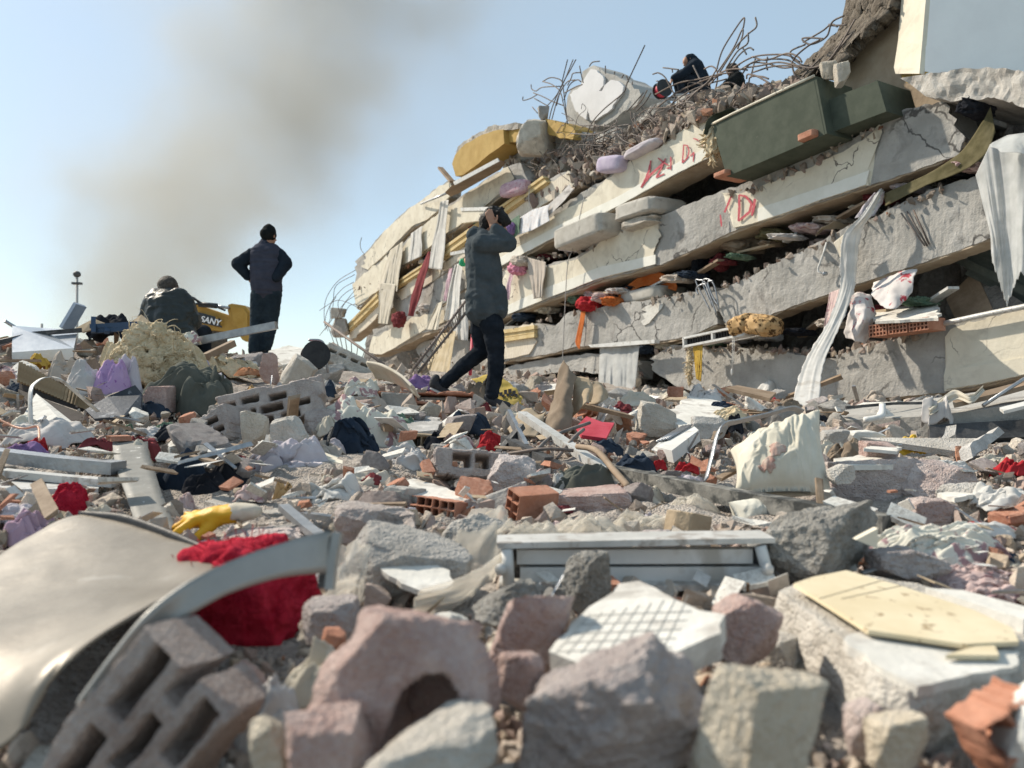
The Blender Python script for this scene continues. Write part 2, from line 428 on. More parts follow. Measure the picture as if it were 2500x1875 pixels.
# draped cloth heap lying on the rubble
def cloth(name, u, v, wpx, hpx, m, seed=0, depth=None, dfac=.7, folds=1.0, freq=5.0, ang=None, n=56, power=2.2, tilt=0.0, lump=.35, parent=None, thick=.004, stretch=5.5, **kw):
    """u, v = bottom centre in the photo; wpx x hpx its extent; a heap with folds that run along ang"""
    d = depth if depth else hit(u, v)
    s = px(d); Wm, Hm = wpx * s, hpx * s; Dm = max(Wm * dfac, .05); r = np.random.default_rng(seed + 11)
    if ang is None: ang = r.uniform(-.6, .6)
    a = np.linspace(-1, 1, n); S, T = np.meshgrid(a, a)
    th = np.arctan2(T, S); rad = np.sqrt(S * S + T * T); mx = np.maximum(np.abs(S), np.abs(T))
    k = np.where(rad > 1e-6, mx / np.maximum(rad, 1e-6), 1.0)
    X, Y = S * (.45 + .55 * k), T * (.45 + .55 * k)          # square squeezed toward a disc
    edge = 1 + .16 * fbm(np.stack([np.cos(th) * 1.7, np.sin(th) * 1.7, th * 0 + seed], -1).reshape(-1, 3), seed, 3).reshape(n, n)
    X, Y = X * edge, Y * edge; rr = np.clip(np.sqrt(X * X + Y * Y), 0, 1.3)
    dome = np.clip(1.0 - rr ** (power + 1.2), -.3, 1)
    ca, sa = math.cos(ang), math.sin(ang)
    A, B = (ca * X + sa * Y), (-sa * X + ca * Y)
    asp = max(1.0, Wm / max(Hm, .01)) ** .5
    q = np.stack([A * freq * .9 / stretch * asp, B * freq * .9, X * 0 + seed * 3.1], -1).reshape(-1, 3)
    wq = q + .75 * np.stack([fbm(q * .5, seed + 3, 3), fbm(q * .5 + 40, seed + 4, 3), q[:, 0] * 0], -1)
    bl = lambda p_, k: np.abs(vnoise(p_, k)) ** .8
    fo = (1.5 * bl(wq, seed + 1) + .7 * bl(wq * 2.1 + 3, seed + 2) + .3 * bl(wq * 4.3 + 8, seed + 5)).reshape(n, n) - .55
    lu = fbm(np.stack([X * 1.9, Y * 1.9, X * 0 + seed], -1).reshape(-1, 3), seed + 8, 3).reshape(n, n)
    cx, cy = P(u, v, d)[0], d + Dm * .42
    wx = cx + X * Wm / 2; wy = cy + Y * Dm / 2
    body = np.clip(.70 + .6 * lu * (lump / .35) + tilt * X * .6, .15, 1.05)
    hgt = Hm * dome * body + folds * .26 * min(Hm, Wm * .28) * fo * np.clip(dome * 1.5 + .15, 0, 1)
    wz = P(u, v, d)[2] - .03 + hgt + .35 * np.clip(ground(wx, wy) - P(u, v, d)[2], -.05, .15)
    # the folds also shear sideways so that they overhang a little
    wx = wx + folds * .07 * Wm * vnoise(wq * 1.1 + 5, seed + 6).reshape(n, n); wy = wy + folds * .08 * Dm * vnoise(wq * 1.1 + 9, seed + 7).reshape(n, n)
    vts = np.stack([wx, wy, wz], -1).reshape(-1, 3)
    v2, f2 = solidify(vts, grid_faces(n, n), thick)
    return mesh(name, v2, f2, m, parent, True, **kw)

def strip(name, path, widths, m, side=None, thick=.003, pleat=0.0, freq=3.0, seed=0, nc=14, n=60, parent=None, jag=0.0, **kw):
    """a band of fabric or metal along a path of world points; side = across direction(s), widths along it; pleats push it out"""
    p = smooth_path(path, n); wd = np.interp(np.linspace(0, 1, n), np.linspace(0, 1, len(widths)), widths)
    side = V2(side) if side is not None else np.array([1.0, 0, 0])
    sd = np.broadcast_to(side, (n, 3)) if side.ndim == 1 else smooth_path(side, n)
    sd = sd / np.linalg.norm(sd, axis=1, keepdims=True)
    tan = np.gradient(p, axis=0); tan /= np.linalg.norm(tan, axis=1, keepdims=True) + 1e-9
    nm = np.cross(sd, tan); nm /= np.linalg.norm(nm, axis=1, keepdims=True) + 1e-9
    t = np.linspace(-.5, .5, nc); vs = np.zeros((n, nc, 3)); r = np.random.default_rng(seed); ph = r.uniform(0, 6, 3)
    for i in range(n):
        l = i / (n - 1)
        q = np.stack([(t + .5) * freq * 1.6 + .5 * math.sin(l * 3 + ph[0]) * t, t * 0 + l * 2.2, t * 0 + seed * 3.3], -1)
        wv = 1.1 * vnoise(q, seed) + .5 * vnoise(q * (2.3, 1.5, 1) + 7, seed + 1) + .3 * vnoise(q * (5, 4, 1) + 3, seed + 2)
        vs[i] = p[i] + np.outer(t * wd[i], sd[i]) + np.outer(pleat * wv, nm[i])
    if jag:
        for c in (0, nc - 1): vs[:, c] += sd * (r.normal(size=(n, 1)) * jag)
    v = vs.reshape(-1, 3)
    v2, f2 = solidify(v, grid_faces(n, nc), thick)
    return mesh(name, v2, f2, m, parent, True, **kw)

def hang(name, top, bot, m, off=.05, off2=None, pleat=.03, freq=6.0, seed=0, nr=36, nc=48, sway=0.0, parent=None, thick=.003, jag=0.0, **kw):
    """a curtain on the facade: top and bottom edges as photo polylines; pleats run down it"""
    off2 = off if off2 is None else off2
    a = resample(top, nc); b = resample(bot, nc); vs = np.zeros((nr, nc, 3)); r = np.random.default_rng(seed); ph = r.uniform(0, 6, 4)
    L_, T_ = np.meshgrid(np.linspace(0, 1, nr), np.linspace(0, 1, nc), indexing='ij')
    q = np.stack([T_ * freq * 1.5 + .35 * np.sin(L_ * 2.6 + ph[0]) * T_, L_ * .9, L_ * 0 + seed * 3.3], -1).reshape(-1, 3)
    wv = (1.1 * vnoise(q, seed) + .55 * vnoise(q * (2.3, 1.4, 1) + 7, seed + 1) + .25 * vnoise(q * (5, 3.5, 1) + 3, seed + 2)).reshape(nr, nc)
    gt = 1 + .12 * vnoise(np.stack([L_ * 3, T_ * 0 + seed, L_ * 0], -1).reshape(-1, 3), seed + 4).reshape(nr, nc)
    for i in range(nr):
        l = i / (nr - 1); uv = a * (1 - l) + b * l; mid = uv.mean(0)
        for j in range(nc):
            o = off * (1 - l) + off2 * l + pleat * wv[i, j] * (.4 + .6 * l)
            e = mid + (uv[j] - mid) * gt[i, j]
            u_ = e[0] + sway * math.sin(l * 4 + ph[3]) * l
            vs[i, j] = F(u_, e[1] + (jag * 1.4 * math.sin(j * .9 + ph[1]) + jag * r.normal() * .5 if i == nr - 1 else 0), o)
    v2, f2 = solidify(vs.reshape(-1, 3), grid_faces(nr, nc), thick)
    return mesh(name, v2, f2, m, parent, True, **kw)

def fband(name, top, bot, off, depth, m, parent, jt=2.0, jb=2.0, rows=6, step=9.0, disp=.012, seed=0, endj=0.0, dscale=3.0, smooth=False, **kw):
    """a band of the facade between two photo polylines: a gridded rough front, extruded inward by depth"""
    L = max(np.linalg.norm(np.diff(V2(top), axis=0), axis=1).sum(), np.linalg.norm(np.diff(V2(bot), axis=0), axis=1).sum())
    n = max(5, int(L / step)); a = resample(top, n); b = resample(bot, n)
    s = np.arange(n) * step / 14.0
    a[:, 1] += jt * (fbm(np.stack([s, s * 0 + seed, s * 0], -1), seed, 3) * 1.6); b[:, 1] += jb * (fbm(np.stack([s, s * 0 + seed + 9, s * 0], -1), seed + 1, 3) * 1.6)
    fr = np.zeros((rows, n, 3)); r = np.random.default_rng(seed)
    ej = r.normal(size=(rows, 2)) * endj
    for i in range(rows):
        l = i / (rows - 1); uv = a * (1 - l) + b * l
        for j in range(n):
            uu = uv[j, 0]
            if endj:
                if j < 3: uu += ej[i, 0] * (3 - j) / 3
                if j > n - 4: uu += ej[i, 1] * (j - n + 4) / 3
            fr[i, j] = F(uu, uv[j, 1], off)
    v = fr.reshape(-1, 3); dd = disp * fbm(v * dscale, seed + 2, 4) + .35 * disp * fbm(v * dscale * 5, seed + 4, 3)
    v = v + np.outer(dd, FN)
    back = np.vstack([v[:n], v[-n:]]) - FN * depth
    vs = np.vstack([v, back]); k = rows * n; f = grid_faces(rows, n); f = [q[::-1] for q in f]
    for j in range(n - 1):
        f.append((j, j + 1, k + j + 1, k + j)); f.append(((rows - 1) * n + j + 1, (rows - 1) * n + j, k + n + j, k + n + j + 1))
        f.append((k + j, k + j + 1, k + n + j + 1, k + n + j))
    f.append(tuple([i * n for i in range(rows)] + [k + n, k])); f.append(tuple([i * n + n - 1 for i in range(rows - 1, -1, -1)] + [k + n - 1, k + 2 * n - 1]))
    return mesh(name, vs, f, m, parent, smooth, **kw)
# ------------------------------------------------------------------ surfaces of the place
M_CREAM = mat('cream_plaster', (.60, .55, .445), (.69, .645, .535), scale=2.2, rough=.9, bump=.18, bscale=26, c3=(.43, .39, .32), s3=3.4, lo3=.52, hi3=.76, crack=(1.3, .012, (.16, .14, .12)))
M_FASCIA = mat('white_fascia_paint', (.66, .65, .58), (.74, .73, .67), scale=3, rough=.85, bump=.12, bscale=30, c3=(.5, .48, .42), s3=4, lo3=.64, hi3=.8)
M_CONC = mat('bare_concrete', (.33, .318, .295), (.45, .435, .405), scale=1.7, rough=.95, bump=.55, bscale=22, bdist=.03, c3=(.19, .185, .18), s3=5, lo3=.60, hi3=.72)
M_CONCB = mat('board_marked_concrete', (.31, .30, .278), (.43, .415, .39), scale=1.5, rough=.95, bump=.5, bscale=24, bdist=.03, c3=(.22, .21, .195), s3=3, lo3=.54, hi3=.68, crack=(1.1, .016, (.10, .095, .09)), wave=(1.7, 5.0, 'Z', (.27, .26, .24), .16))
M_SOFFIT = mat('brown_soffit', (.33, .255, .18), (.43, .35, .26), scale=3, rough=.95, bump=.4, bscale=20)
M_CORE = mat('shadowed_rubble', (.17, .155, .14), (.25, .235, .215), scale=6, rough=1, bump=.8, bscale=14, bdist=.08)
M_SLABD = mat('dark_broken_slab', (.12, .10, .08), (.21, .18, .145), scale=7, rough=1, bump=1, bscale=22, bdist=.06, c3=(.28, .25, .21), s3=9, lo3=.6, hi3=.7)
M_OCHRE = mat('ochre_paint', (.37, .24, .07), (.44, .30, .10), scale=3, rough=.8, bump=.15, bscale=22, c3=(.36, .25, .10), s3=5, lo3=.62, hi3=.8)
M_CORN = mat('yellow_moulding', (.50, .37, .17), (.62, .49, .27), scale=5, rough=.8, bump=.2, bscale=20)
M_WHITE = mat('white_painted_wall', (.80, .785, .77), (.85, .84, .82), scale=2, rough=.8, bump=.08, bscale=30)
M_STAINED = mat('rain_streaked_plaster', (.60, .54, .43), (.70, .64, .54), scale=3, rough=.9, bump=.2, bscale=24, wave=(9, 6, 'X', (.45, .37, .29), .35))
M_GRAF = mat('red_spray_paint', (.42, .055, .08), (.52, .14, .16), scale=30, rough=.8, bump=.1)
M_REBAR = mat('rusty_rebar', (.13, .11, .105), (.20, .165, .14), scale=30, rough=.75, bump=.4, bscale=150, metal=.35, bdist=.003, rand=.3)
M_GREEN = mat('dark_green_upholstery', (.058, .070, .052), (.078, .09, .068), scale=5, rough=.9, bump=.15, bscale=120, bdist=.004, c3=(.10, .105, .085), s3=9, lo3=.66, hi3=.78)
M_WOOL = mat('raw_wool', (.54, .43, .27), (.68, .58, .41), scale=8, rough=1, bump=.8, bscale=40, bdist=.03, c3=(.42, .31, .16), s3=7, lo3=.58, hi3=.72)
M_BRICK = mat('red_clay', (.36, .16, .10), (.46, .24, .165), scale=9, rough=.95, bump=.4, bscale=40, c3=(.55, .42, .35), s3=8, lo3=.63, hi3=.72)
M_PUM = mat('pumice_block', (.34, .285, .26), (.48, .425, .39), scale=9, rough=1, bump=.8, bscale=90, bdist=.014, voro=55)
M_PUMD = mat('brown_pumice_block', (.25, .195, .17), (.38, .315, .28), scale=9, rough=1, bump=.8, bscale=70, bdist=.012, voro=55)
M_ROCKG = mat('grey_concrete_rock', (.33, .31, .28), (.48, .455, .42), scale=7, rough=1, bump=.8, bscale=60, bdist=.014, voro=40, rand=.18, c3=(.58, .55, .50), s3=6, lo3=.56, hi3=.68)
M_ROCKP = mat('purple_grey_concrete_rock', (.37, .30, .28), (.52, .45, .42), scale=8, rough=1, bump=.9, bscale=72, bdist=.014, voro=48, rand=.15, c3=(.54, .48, .45), s3=6, lo3=.56, hi3=.68)
M_ROCKR = mat('reddish_block', (.36, .235, .205), (.50, .38, .34), scale=9, rough=1, bump=.8, bscale=80, bdist=.014, voro=50, c3=(.54, .45, .41), s3=6, lo3=.56, hi3=.68)
M_ROCKD = mat('dark_rough_concrete', (.21, .20, .18), (.38, .36, .325), scale=16, rough=1, bump=1, bscale=100, bdist=.014, voro=60, c3=(.46, .44, .40), s3=6, lo3=.56, hi3=.68)
M_ROCKT = mat('tan_concrete_rock', (.42, .37, .30), (.56, .51, .43), scale=7, rough=1, bump=.8, bscale=68, bdist=.014, voro=45, rand=.15, c3=(.33, .29, .24), s3=6, lo3=.56, hi3=.68)
M_PLAST = mat('white_plaster_face', (.58, .56, .51), (.70, .68, .63), scale=5, rough=.9, bump=.3, bscale=30, c3=(.43, .40, .36), s3=8, lo3=.50, hi3=.64)
M_GRND = mat('rubble_dust', (.38, .325, .28), (.55, .49, .43), scale=5, rough=1, bump=1, bscale=28, bdist=.05, c3=(.60, .55, .49), s3=9, lo3=.6, hi3=.72, voro=30)
M_STUFF = mat('mixed_rubble', (.80, .80, .80), (1, 1, 1), scale=14, rough=1, bump=.7, bscale=60, bdist=.02, attr='col')

# ------------------------------------------------------------------ the ground
def build_ground():
    ang = np.radians(np.linspace(-72, 72, 330)); r = np.exp(np.linspace(math.log(.25), math.log(1800), 330))
    A, R = np.meshgrid(ang, r); x = (np.sin(A) * R).ravel(); y = (np.cos(A) * R).ravel()
    z = ground(x, y); rr = R.ravel()
    near = np.clip(1 - rr / 60, 0, 1)
    z = z + near * (.05 * fbm(np.stack([x * 1.6, y * 1.6, x * 0], -1), 3, 4) + .022 * ridge(np.stack([x * 7, y * 7, x * 0], -1), 5, 3)) * np.clip(rr / 1.5, .4, 1.6)
    z = z - np.clip(rr * .02, .03, .07)
    v = np.stack([x, y, z], -1); me = bpy.data.meshes.new('ground')
    me.from_pydata(v.tolist(), [], grid_faces(330, 330)); me.update()
    link('ground', me, M_GRND, kind='structure')
build_ground()

# loose small rubble: convex chips joined into one sheet of debris
def hull_chip(seed, k=11):
    r = np.random.default_rng(seed); bm = bmesh.new(); s = r.uniform([.7, .55, .35], [1.2, 1.0, .8])
    for i in range(k):
        p = r.uniform(-1, 1, 3); p[r.integers(3)] = r.choice([-1, 1]); bm.verts.new(p * s * .5)
    o = bmesh.ops.convex_hull(bm, input=bm.verts)
    bmesh.ops.delete(bm, geom=[g for g in o['geom_interior'] if isinstance(g, bmesh.types.BMVert)], context='VERTS')
    bm.verts.ensure_lookup_table(); bm.verts.index_update(); bmesh.ops.recalc_face_normals(bm, faces=bm.faces)
    v = np.array([q.co[:] for q in bm.verts]); f = np.array([[q.index for q in fc.verts] for fc in bm.faces if len(fc.verts) == 3]); bm.free()
    return v, f
CHIPS = [hull_chip(100 + i, 8 + i % 6) for i in range(30)]
RUBBLE_COLS = np.array([(.40, .355, .315), (.46, .42, .375), (.36, .29, .265), (.52, .475, .42), (.43, .34, .30), (.58, .54, .48), (.31, .275, .24), (.47, .405, .325), (.68, .65, .59), (.40, .22, .15), (.44, .38, .355)])
def chip_mass(name, pos, size, seed, tint=1.0, **kw):
    r = np.random.default_rng(seed); n = len(pos); V, Fc, C = [], [], []; o = 0
    kind = r.integers(0, len(CHIPS), n); a = r.uniform(0, 6.283, (n, 3)); a[:, :2] *= .35; flat = r.uniform(.45, 1.1, n)
    pr = np.array([.17, .17, .16, .11, .11, .05, .08, .07, .03, .02, .03]); pr /= pr.sum(); ci = r.choice(len(RUBBLE_COLS), n, p=pr)
    for k in range(len(CHIPS)):
        I = np.nonzero(kind == k)[0]
        if not len(I): continue
        v, f = CHIPS[k]; m = len(I)
        cx, sx, cy, sy, cz, sz = np.cos(a[I, 0]), np.sin(a[I, 0]), np.cos(a[I, 1]), np.sin(a[I, 1]), np.cos(a[I, 2]), np.sin(a[I, 2])
        q = np.repeat(v[None], m, 0) * size[I][:, None, None]; q[:, :, 2] *= flat[I][:, None]
        y_, z_ = q[:, :, 1] * cx[:, None] - q[:, :, 2] * sx[:, None], q[:, :, 1] * sx[:, None] + q[:, :, 2] * cx[:, None]
        x_, z2 = q[:, :, 0] * cy[:, None] + z_ * sy[:, None], -q[:, :, 0] * sy[:, None] + z_ * cy[:, None]
        x3, y3 = x_ * cz[:, None] - y_ * sz[:, None], x_ * sz[:, None] + y_ * cz[:, None]
        V.append((np.stack([x3, y3, z2], -1) + pos[I][:, None]).reshape(-1, 3))
        Fc.append((f[None] + (np.arange(m) * len(v))[:, None, None] + o).reshape(-1, 3)); o += m * len(v)
        c = RUBBLE_COLS[ci[I]] * np.array([1.06, .99, .93]) * tint * r.uniform(.8, 1.2, (m, 1)); C.append(np.repeat(c, len(v), 0))
    V, Fc, C = np.vstack(V), np.vstack(Fc), np.vstack(C)
    me = bpy.data.meshes.new(name); me.vertices.add(len(V)); me.vertices.foreach_set('co', V.astype(np.float32).ravel())
    me.loops.add(len(Fc) * 3); me.loops.foreach_set('vertex_index', Fc.astype(np.int32).ravel())
    me.polygons.add(len(Fc)); me.polygons.foreach_set('loop_start', np.arange(len(Fc), dtype=np.int32) * 3)
    at = me.attributes.new('col', 'FLOAT_COLOR', 'POINT'); at.data.foreach_set('color', np.hstack([C, np.ones((len(C), 1))]).astype(np.float32).ravel())
    me.update(calc_edges=True); me.validate(); me.polygons.foreach_set('use_smooth', np.zeros(len(me.polygons), bool))
    return link(name, me, M_STUFF, kind='stuff', **kw)

def scatter_ground(n, r0, r1, s0, s1, seed, lift=.15):
    r = np.random.default_rng(seed); R = np.exp(r.uniform(math.log(r0), math.log(r1), n)); A = np.radians(r.uniform(-44, 44, n))
    x, y = np.sin(A) * R, np.cos(A) * R; s = np.exp(r.uniform(math.log(s0), math.log(s1), n) * .5 + r.uniform(math.log(s0), math.log(s1), n) * .5)
    z = ground(x, y) + s * lift + .03 * fbm(np.stack([x * 1.6, y * 1.6, x * 0], -1), 3, 4)
    return np.stack([x, y, z], -1), s

# ------------------------------------------------------------------ the collapsed building
BLD = thing('collapsed_building', F(1650, 960, 0), 'pancaked cream apartment building with sagging tilted concrete floors', 'building')

# dark body of crushed storeys behind the beams, and the floor slabs
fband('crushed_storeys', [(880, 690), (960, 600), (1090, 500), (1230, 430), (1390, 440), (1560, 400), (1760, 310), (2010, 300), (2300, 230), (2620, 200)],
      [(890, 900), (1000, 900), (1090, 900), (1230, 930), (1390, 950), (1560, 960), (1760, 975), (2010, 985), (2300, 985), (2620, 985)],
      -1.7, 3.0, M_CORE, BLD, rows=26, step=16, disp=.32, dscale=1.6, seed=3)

def beam(name, top, bot, m=M_CONCB, depth=.34, off=0.0, seed=0, slab=True, jt=3, jb=1.6, disp=.02, endj=5, soffit=True):
    b = fband(name, top, bot, off, depth, m, BLD, jt, jb, rows=8, step=8, disp=disp, seed=seed, endj=endj)
    if slab:
        lo = [(p[0] + 6, p[1] + 14 * px(1) / px(1)) for p in top]
        fband('floor_slab', [(p[0] + 8, p[1] + 4) for p in top], [(p[0] + 8, p[1] + 22) for p in top], off - depth + .01, 2.6, M_CONC, b, 1, 1, rows=3, step=20, disp=.02, seed=seed + 50)
    if soffit:
        k = resample(bot, 20)
        fband('soffit', [(p[0], p[1] - 5) for p in k], [(p[0] + 1, p[1] + 5) for p in k], off - .02, depth - .03, M_SOFFIT, b, 1, 2.2, rows=3, step=10, disp=.02, seed=seed + 70, endj=3)
    return b
def plaster(b, top, bot, m=M_CREAM, off=.03, seed=0, jt=4, jb=1.5, endj=6, th=.035):
    return fband('plaster', top, bot, off, th, m, b, jt, jb, rows=9, step=6, disp=.008, seed=seed, endj=endj, dscale=2.0)
def between(a, b, t): return [tuple(V2(p) * (1 - t) + V2(q) * t) for p, q in zip(resample(a, 24), resample(b, 24))]

# roof edge, upper left
t, l = [(866, 640), (890, 619), (935, 567), (964, 540), (998, 508), (1028, 492), (1057, 466), (1092, 440)], [(868, 690), (895, 662), (940, 625), (985, 578), (1006, 556), (1040, 540), (1070, 515), (1092, 480)]
b1 = beam('roof_edge_beam', t, l, seed=11, slab=False)
plaster(b1, [(890, 621), (935, 569), (964, 542), (998, 510), (1028, 494), (1057, 468), (1092, 442)], [(893, 660), (938, 622), (983, 576), (1006, 552), (1040, 538), (1068, 514), (1090, 482)], seed=12)
# second band, with hanging curtains
t, l = [(868, 690), (895, 660), (945, 625), (985, 592), (1030, 553), (1066, 526), (1100, 497), (1156, 461), (1206, 425), (1262, 398)], [(873, 752), (927, 705), (960, 675), (987, 645), (1043, 610), (1080, 578), (1107, 564), (1183, 506), (1224, 475), (1285, 440)]
b2 = beam('upper_floor_beam', t, l, seed=21)
plaster(b2, [(868, 694), (895, 662), (925, 643), (950, 622)], [(874, 748), (905, 722), (930, 703), (952, 682)], seed=22)
plaster(b2, [(985, 596), (1030, 556), (1066, 528), (1100, 500), (1156, 463), (1206, 427), (1238, 405)], [(976, 650), (1010, 632), (1043, 607), (1080, 574), (1107, 560), (1183, 503), (1250, 446)], seed=23)
# third band: moulded yellow cornice over streaked plaster
t, l = [(846, 795), (900, 738), (960, 692), (1040, 640), (1077, 612), (1150, 562), (1230, 505), (1330, 440), (1386, 416), (1412, 440)], [(856, 830), (915, 775), (985, 735), (1030, 705), (1065, 680), (1110, 652), (1210, 575), (1290, 525), (1365, 474), (1420, 452)]
b3 = beam('cornice_floor_beam', t, l, seed=31)
for a, c, s in ((( (849, 790), (920, 716)), ((853, 812), (926, 742)), 32), (((966, 688), (1042, 638)), ((970, 706), (1046, 656)), 33), (((1077, 606), (1324, 429)), ((1082, 636), (1338, 449)), 34)):
    for i in range(4):
        e0, e1 = i / 4, (i + .92) / 4
        tp = [tuple(V2(a[k]) * (1 - e0) + V2(c[k]) * e0) for k in (0, 1)]; bt = [tuple(V2(a[k]) * (1 - e1) + V2(c[k]) * e1) for k in (0, 1)]
        fband('cornice_moulding', tp, bt, .07 + (.07, .035, .055, .0)[i], .12, M_CORN, b3, .3, .3, rows=3, step=12, disp=.004, seed=s * 5 + i)
plaster(b3, [(972, 708), (1040, 664), (1078, 640)], [(985, 731), (1030, 702), (1068, 676)], M_STAINED, seed=35)
plaster(b3, [(855, 815), (926, 745)], [(860, 828), (928, 770)], M_STAINED, seed=36)
plaster(b3, [(1090, 636), (1338, 450), (1386, 418), (1402, 436)], [(1085, 662), (1210, 572), (1290, 522), (1404, 452)], M_STAINED, seed=37)
# beam with the long red marks
t = [(965, 735), (1035, 697), (1070, 680), (1140, 628), (1235, 570), (1301, 548), (1384, 493), (1474, 440), (1525, 401), (1550, 380), (1612, 356), (1659, 321), (1720, 281), (1800, 262)]
l = [(985, 782), (1060, 757), (1100, 728), (1160, 690), (1247, 640), (1320, 600), (1387, 564), (1450, 535), (1514, 503), (1575, 467), (1640, 432), (1690, 404), (1756, 372), (1810, 345)]
b4 = beam('marked_floor_beam', t, l, seed=41, depth=.5)
plaster(b4, [(1128, 640), (1240, 574), (1301, 552), (1384, 510), (1440, 480), (1474, 443), (1525, 404), (1550, 383), (1612, 359), (1659, 324), (1720, 285), (1792, 268)],
        [(1138, 698), (1247, 634), (1320, 596), (1387, 560), (1450, 531), (1514, 499), (1575, 463), (1640, 428), (1690, 400), (1740, 380), (1756, 360), (1775, 330)], seed=42, jt=3)
fband('fascia_band', [(1160, 668), (1247, 612), (1387, 538), (1514, 477), (1640, 404), (1740, 352)], [(1160, 686), (1247, 635), (1387, 561), (1514, 500), (1640, 429), (1740, 379)], .042, .02, M_FASCIA, b4, .6, .6, rows=4, step=8, disp=.003, seed=43)
# beam with the short red mark
t = [(912, 806), (960, 792), (1000, 772), (1083, 748), (1160, 690), (1235, 655), (1325, 650), (1409, 625), (1495, 566), (1593, 535), (1648, 512), (1756, 468), (1814, 450), (1900, 414), (2050, 352), (2148, 303), (2211, 266), (2306, 246)]
l = [(905, 866), (965, 852), (1030, 812), (1085, 800), (1160, 792), (1232, 772), (1325, 738), (1463, 686), (1615, 645), (1709, 602), (1800, 560), (1917, 524), (2011, 490), (2116, 455), (2224, 420), (2280, 400), (2338, 380), (2356, 350)]
b5 = beam('lower_marked_floor_beam', t, l, seed=51, depth=.5)
plaster(b5, [(915, 824), (960, 798), (1000, 778), (1045, 764), (1083, 758)], [(906, 860), (930, 866), (965, 848), (1030, 808), (1088, 786)], seed=52)
plaster(b5, [(1232, 660), (1325, 655), (1409, 634), (1495, 572), (1560, 550), (1604, 537), (1612, 555)], [(1232, 768), (1325, 733), (1400, 690), (1463, 680), (1540, 660), (1590, 648), (1600, 610)], seed=53, jt=3)
plaster(b5, [(1766, 472), (1814, 470), (1900, 440), (2050, 376), (2110, 338), (2148, 306)], [(1800, 556), (1850, 542), (1917, 520), (2011, 486), (2080, 462), (2114, 452)], seed=54, jt=3)
fband('fascia_band', [(1850, 508), (1917, 487), (2011, 455), (2122, 416)], [(1850, 541), (1917, 519), (2011, 485), (2113, 451)], .042, .02, M_FASCIA, b5, .6, .6, rows=4, step=8, disp=.003, seed=55)
fband('fascia_band', [(1240, 745), (1325, 706), (1463, 652), (1600, 622)], [(1240, 767), (1325, 732), (1463, 679), (1600, 645)], .042, .02, M_FASCIA, b5, .6, .6, rows=4, step=8, disp=.003, seed=56)
# bare concrete beam below
t = [(1205, 802), (1311, 789), (1350, 800), (1387, 763), (1506, 744), (1640, 722), (1725, 706), (1745, 700)]
l = [(1224, 882), (1311, 868), (1350, 862), (1405, 846), (1500, 842), (1597, 836), (1687, 820), (1748, 790)]
b6 = beam('bare_floor_beam', t, l, seed=61)
plaster(b6, [(1222, 806), (1300, 790), (1312, 794)], [(1226, 878), (1290, 866), (1308, 838)], M_STAINED, seed=62)
for i in range(3): fband('cornice_moulding', [(1224, 806 + i * 10), (1304, 794 + i * 10)], [(1224, 815 + i * 10), (1304, 803 + i * 10)], .06 + (.05, .02, .04)[i], .08, M_CORN, b6, .4, .4, rows=3, step=10, disp=.004, seed=63 + i)
plaster(b6, [(1575, 750), (1592, 745), (1620, 742)], [(1572, 795), (1576, 792), (1580, 788)], M_PLAST, seed=64, off=.02)
t = [(1740, 712), (1772, 702), (1845, 667), (1989, 594), (2062, 556), (2134, 530), (2279, 459), (2387, 430), (2520, 372), (2640, 330)]
l = [(1772, 795), (1815, 785), (1873, 772), (1970, 735), (2062, 704), (2150, 674), (2242, 645), (2402, 588), (2520, 546), (2640, 505)]
b7 = beam('long_bare_floor_beam', t, l, seed=71, disp=.028)
# exposed reinforcement in a spalled patch of that beam
for k, (a, c) in enumerate((((2200, 520), (2258, 600)), ((2214, 516), (2264, 600)), ((2230, 512), (2268, 596)))):
    tube('exposed_rebar', [F(a[0], a[1], .03), F(c[0], c[1], .02)], .009, M_REBAR, b7)
# ground beams
t = [(1590, 872), (1640, 842), (1720, 848), (1800, 850), (1900, 860), (1990, 872), (2040, 880)]
l = [(1590, 905), (1650, 942), (1720, 965), (1800, 980), (1900, 990), (1990, 995), (2040, 995)]
beam('fallen_wall_panel', t, l, M_CONC, depth=.25, off=-.08, seed=81, slab=False, soffit=False)
t = [(2046, 866), (2110, 846), (2275, 801), (2351, 784), (2500, 750), (2640, 715)]
l = [(2046, 990), (2110, 976), (2308, 958), (2400, 940), (2500, 918), (2640, 890)]
b8 = beam('lowest_beam', t, l, seed=83, slab=False)
plaster(b8, [(2340, 800), (2365, 788), (2420, 774), (2500, 756), (2640, 724)], [(2306, 955), (2360, 945), (2420, 934), (2500, 914), (2640, 885)], M_CREAM, seed=84, endj=12)
fband('fascia_band', [(2318, 905), (2400, 890), (2500, 872), (2600, 852)], [(2308, 950), (2400, 936), (2500, 914), (2600, 894)], .045, .02, M_CREAM, b8, 1, 1, rows=4, step=8, disp=.003, seed=85)
t = [(1205, 908), (1300, 880), (1390, 868), (1480, 862), (1560, 880)]; l = [(1215, 930), (1300, 920), (1390, 905), (1480, 915), (1560, 925)]
beam('buried_beam', t, l, M_CONC, off=-.1, seed=87, slab=False, soffit=False)
t = [(1020, 845), (1080, 815), (1140, 830), (1205, 845)]; l = [(1020, 905), (1080, 910), (1140, 915), (1205, 925)]
beam('crushed_column', t, l, M_CONC, off=-.3, seed=88, slab=False, soffit=False, disp=.08)

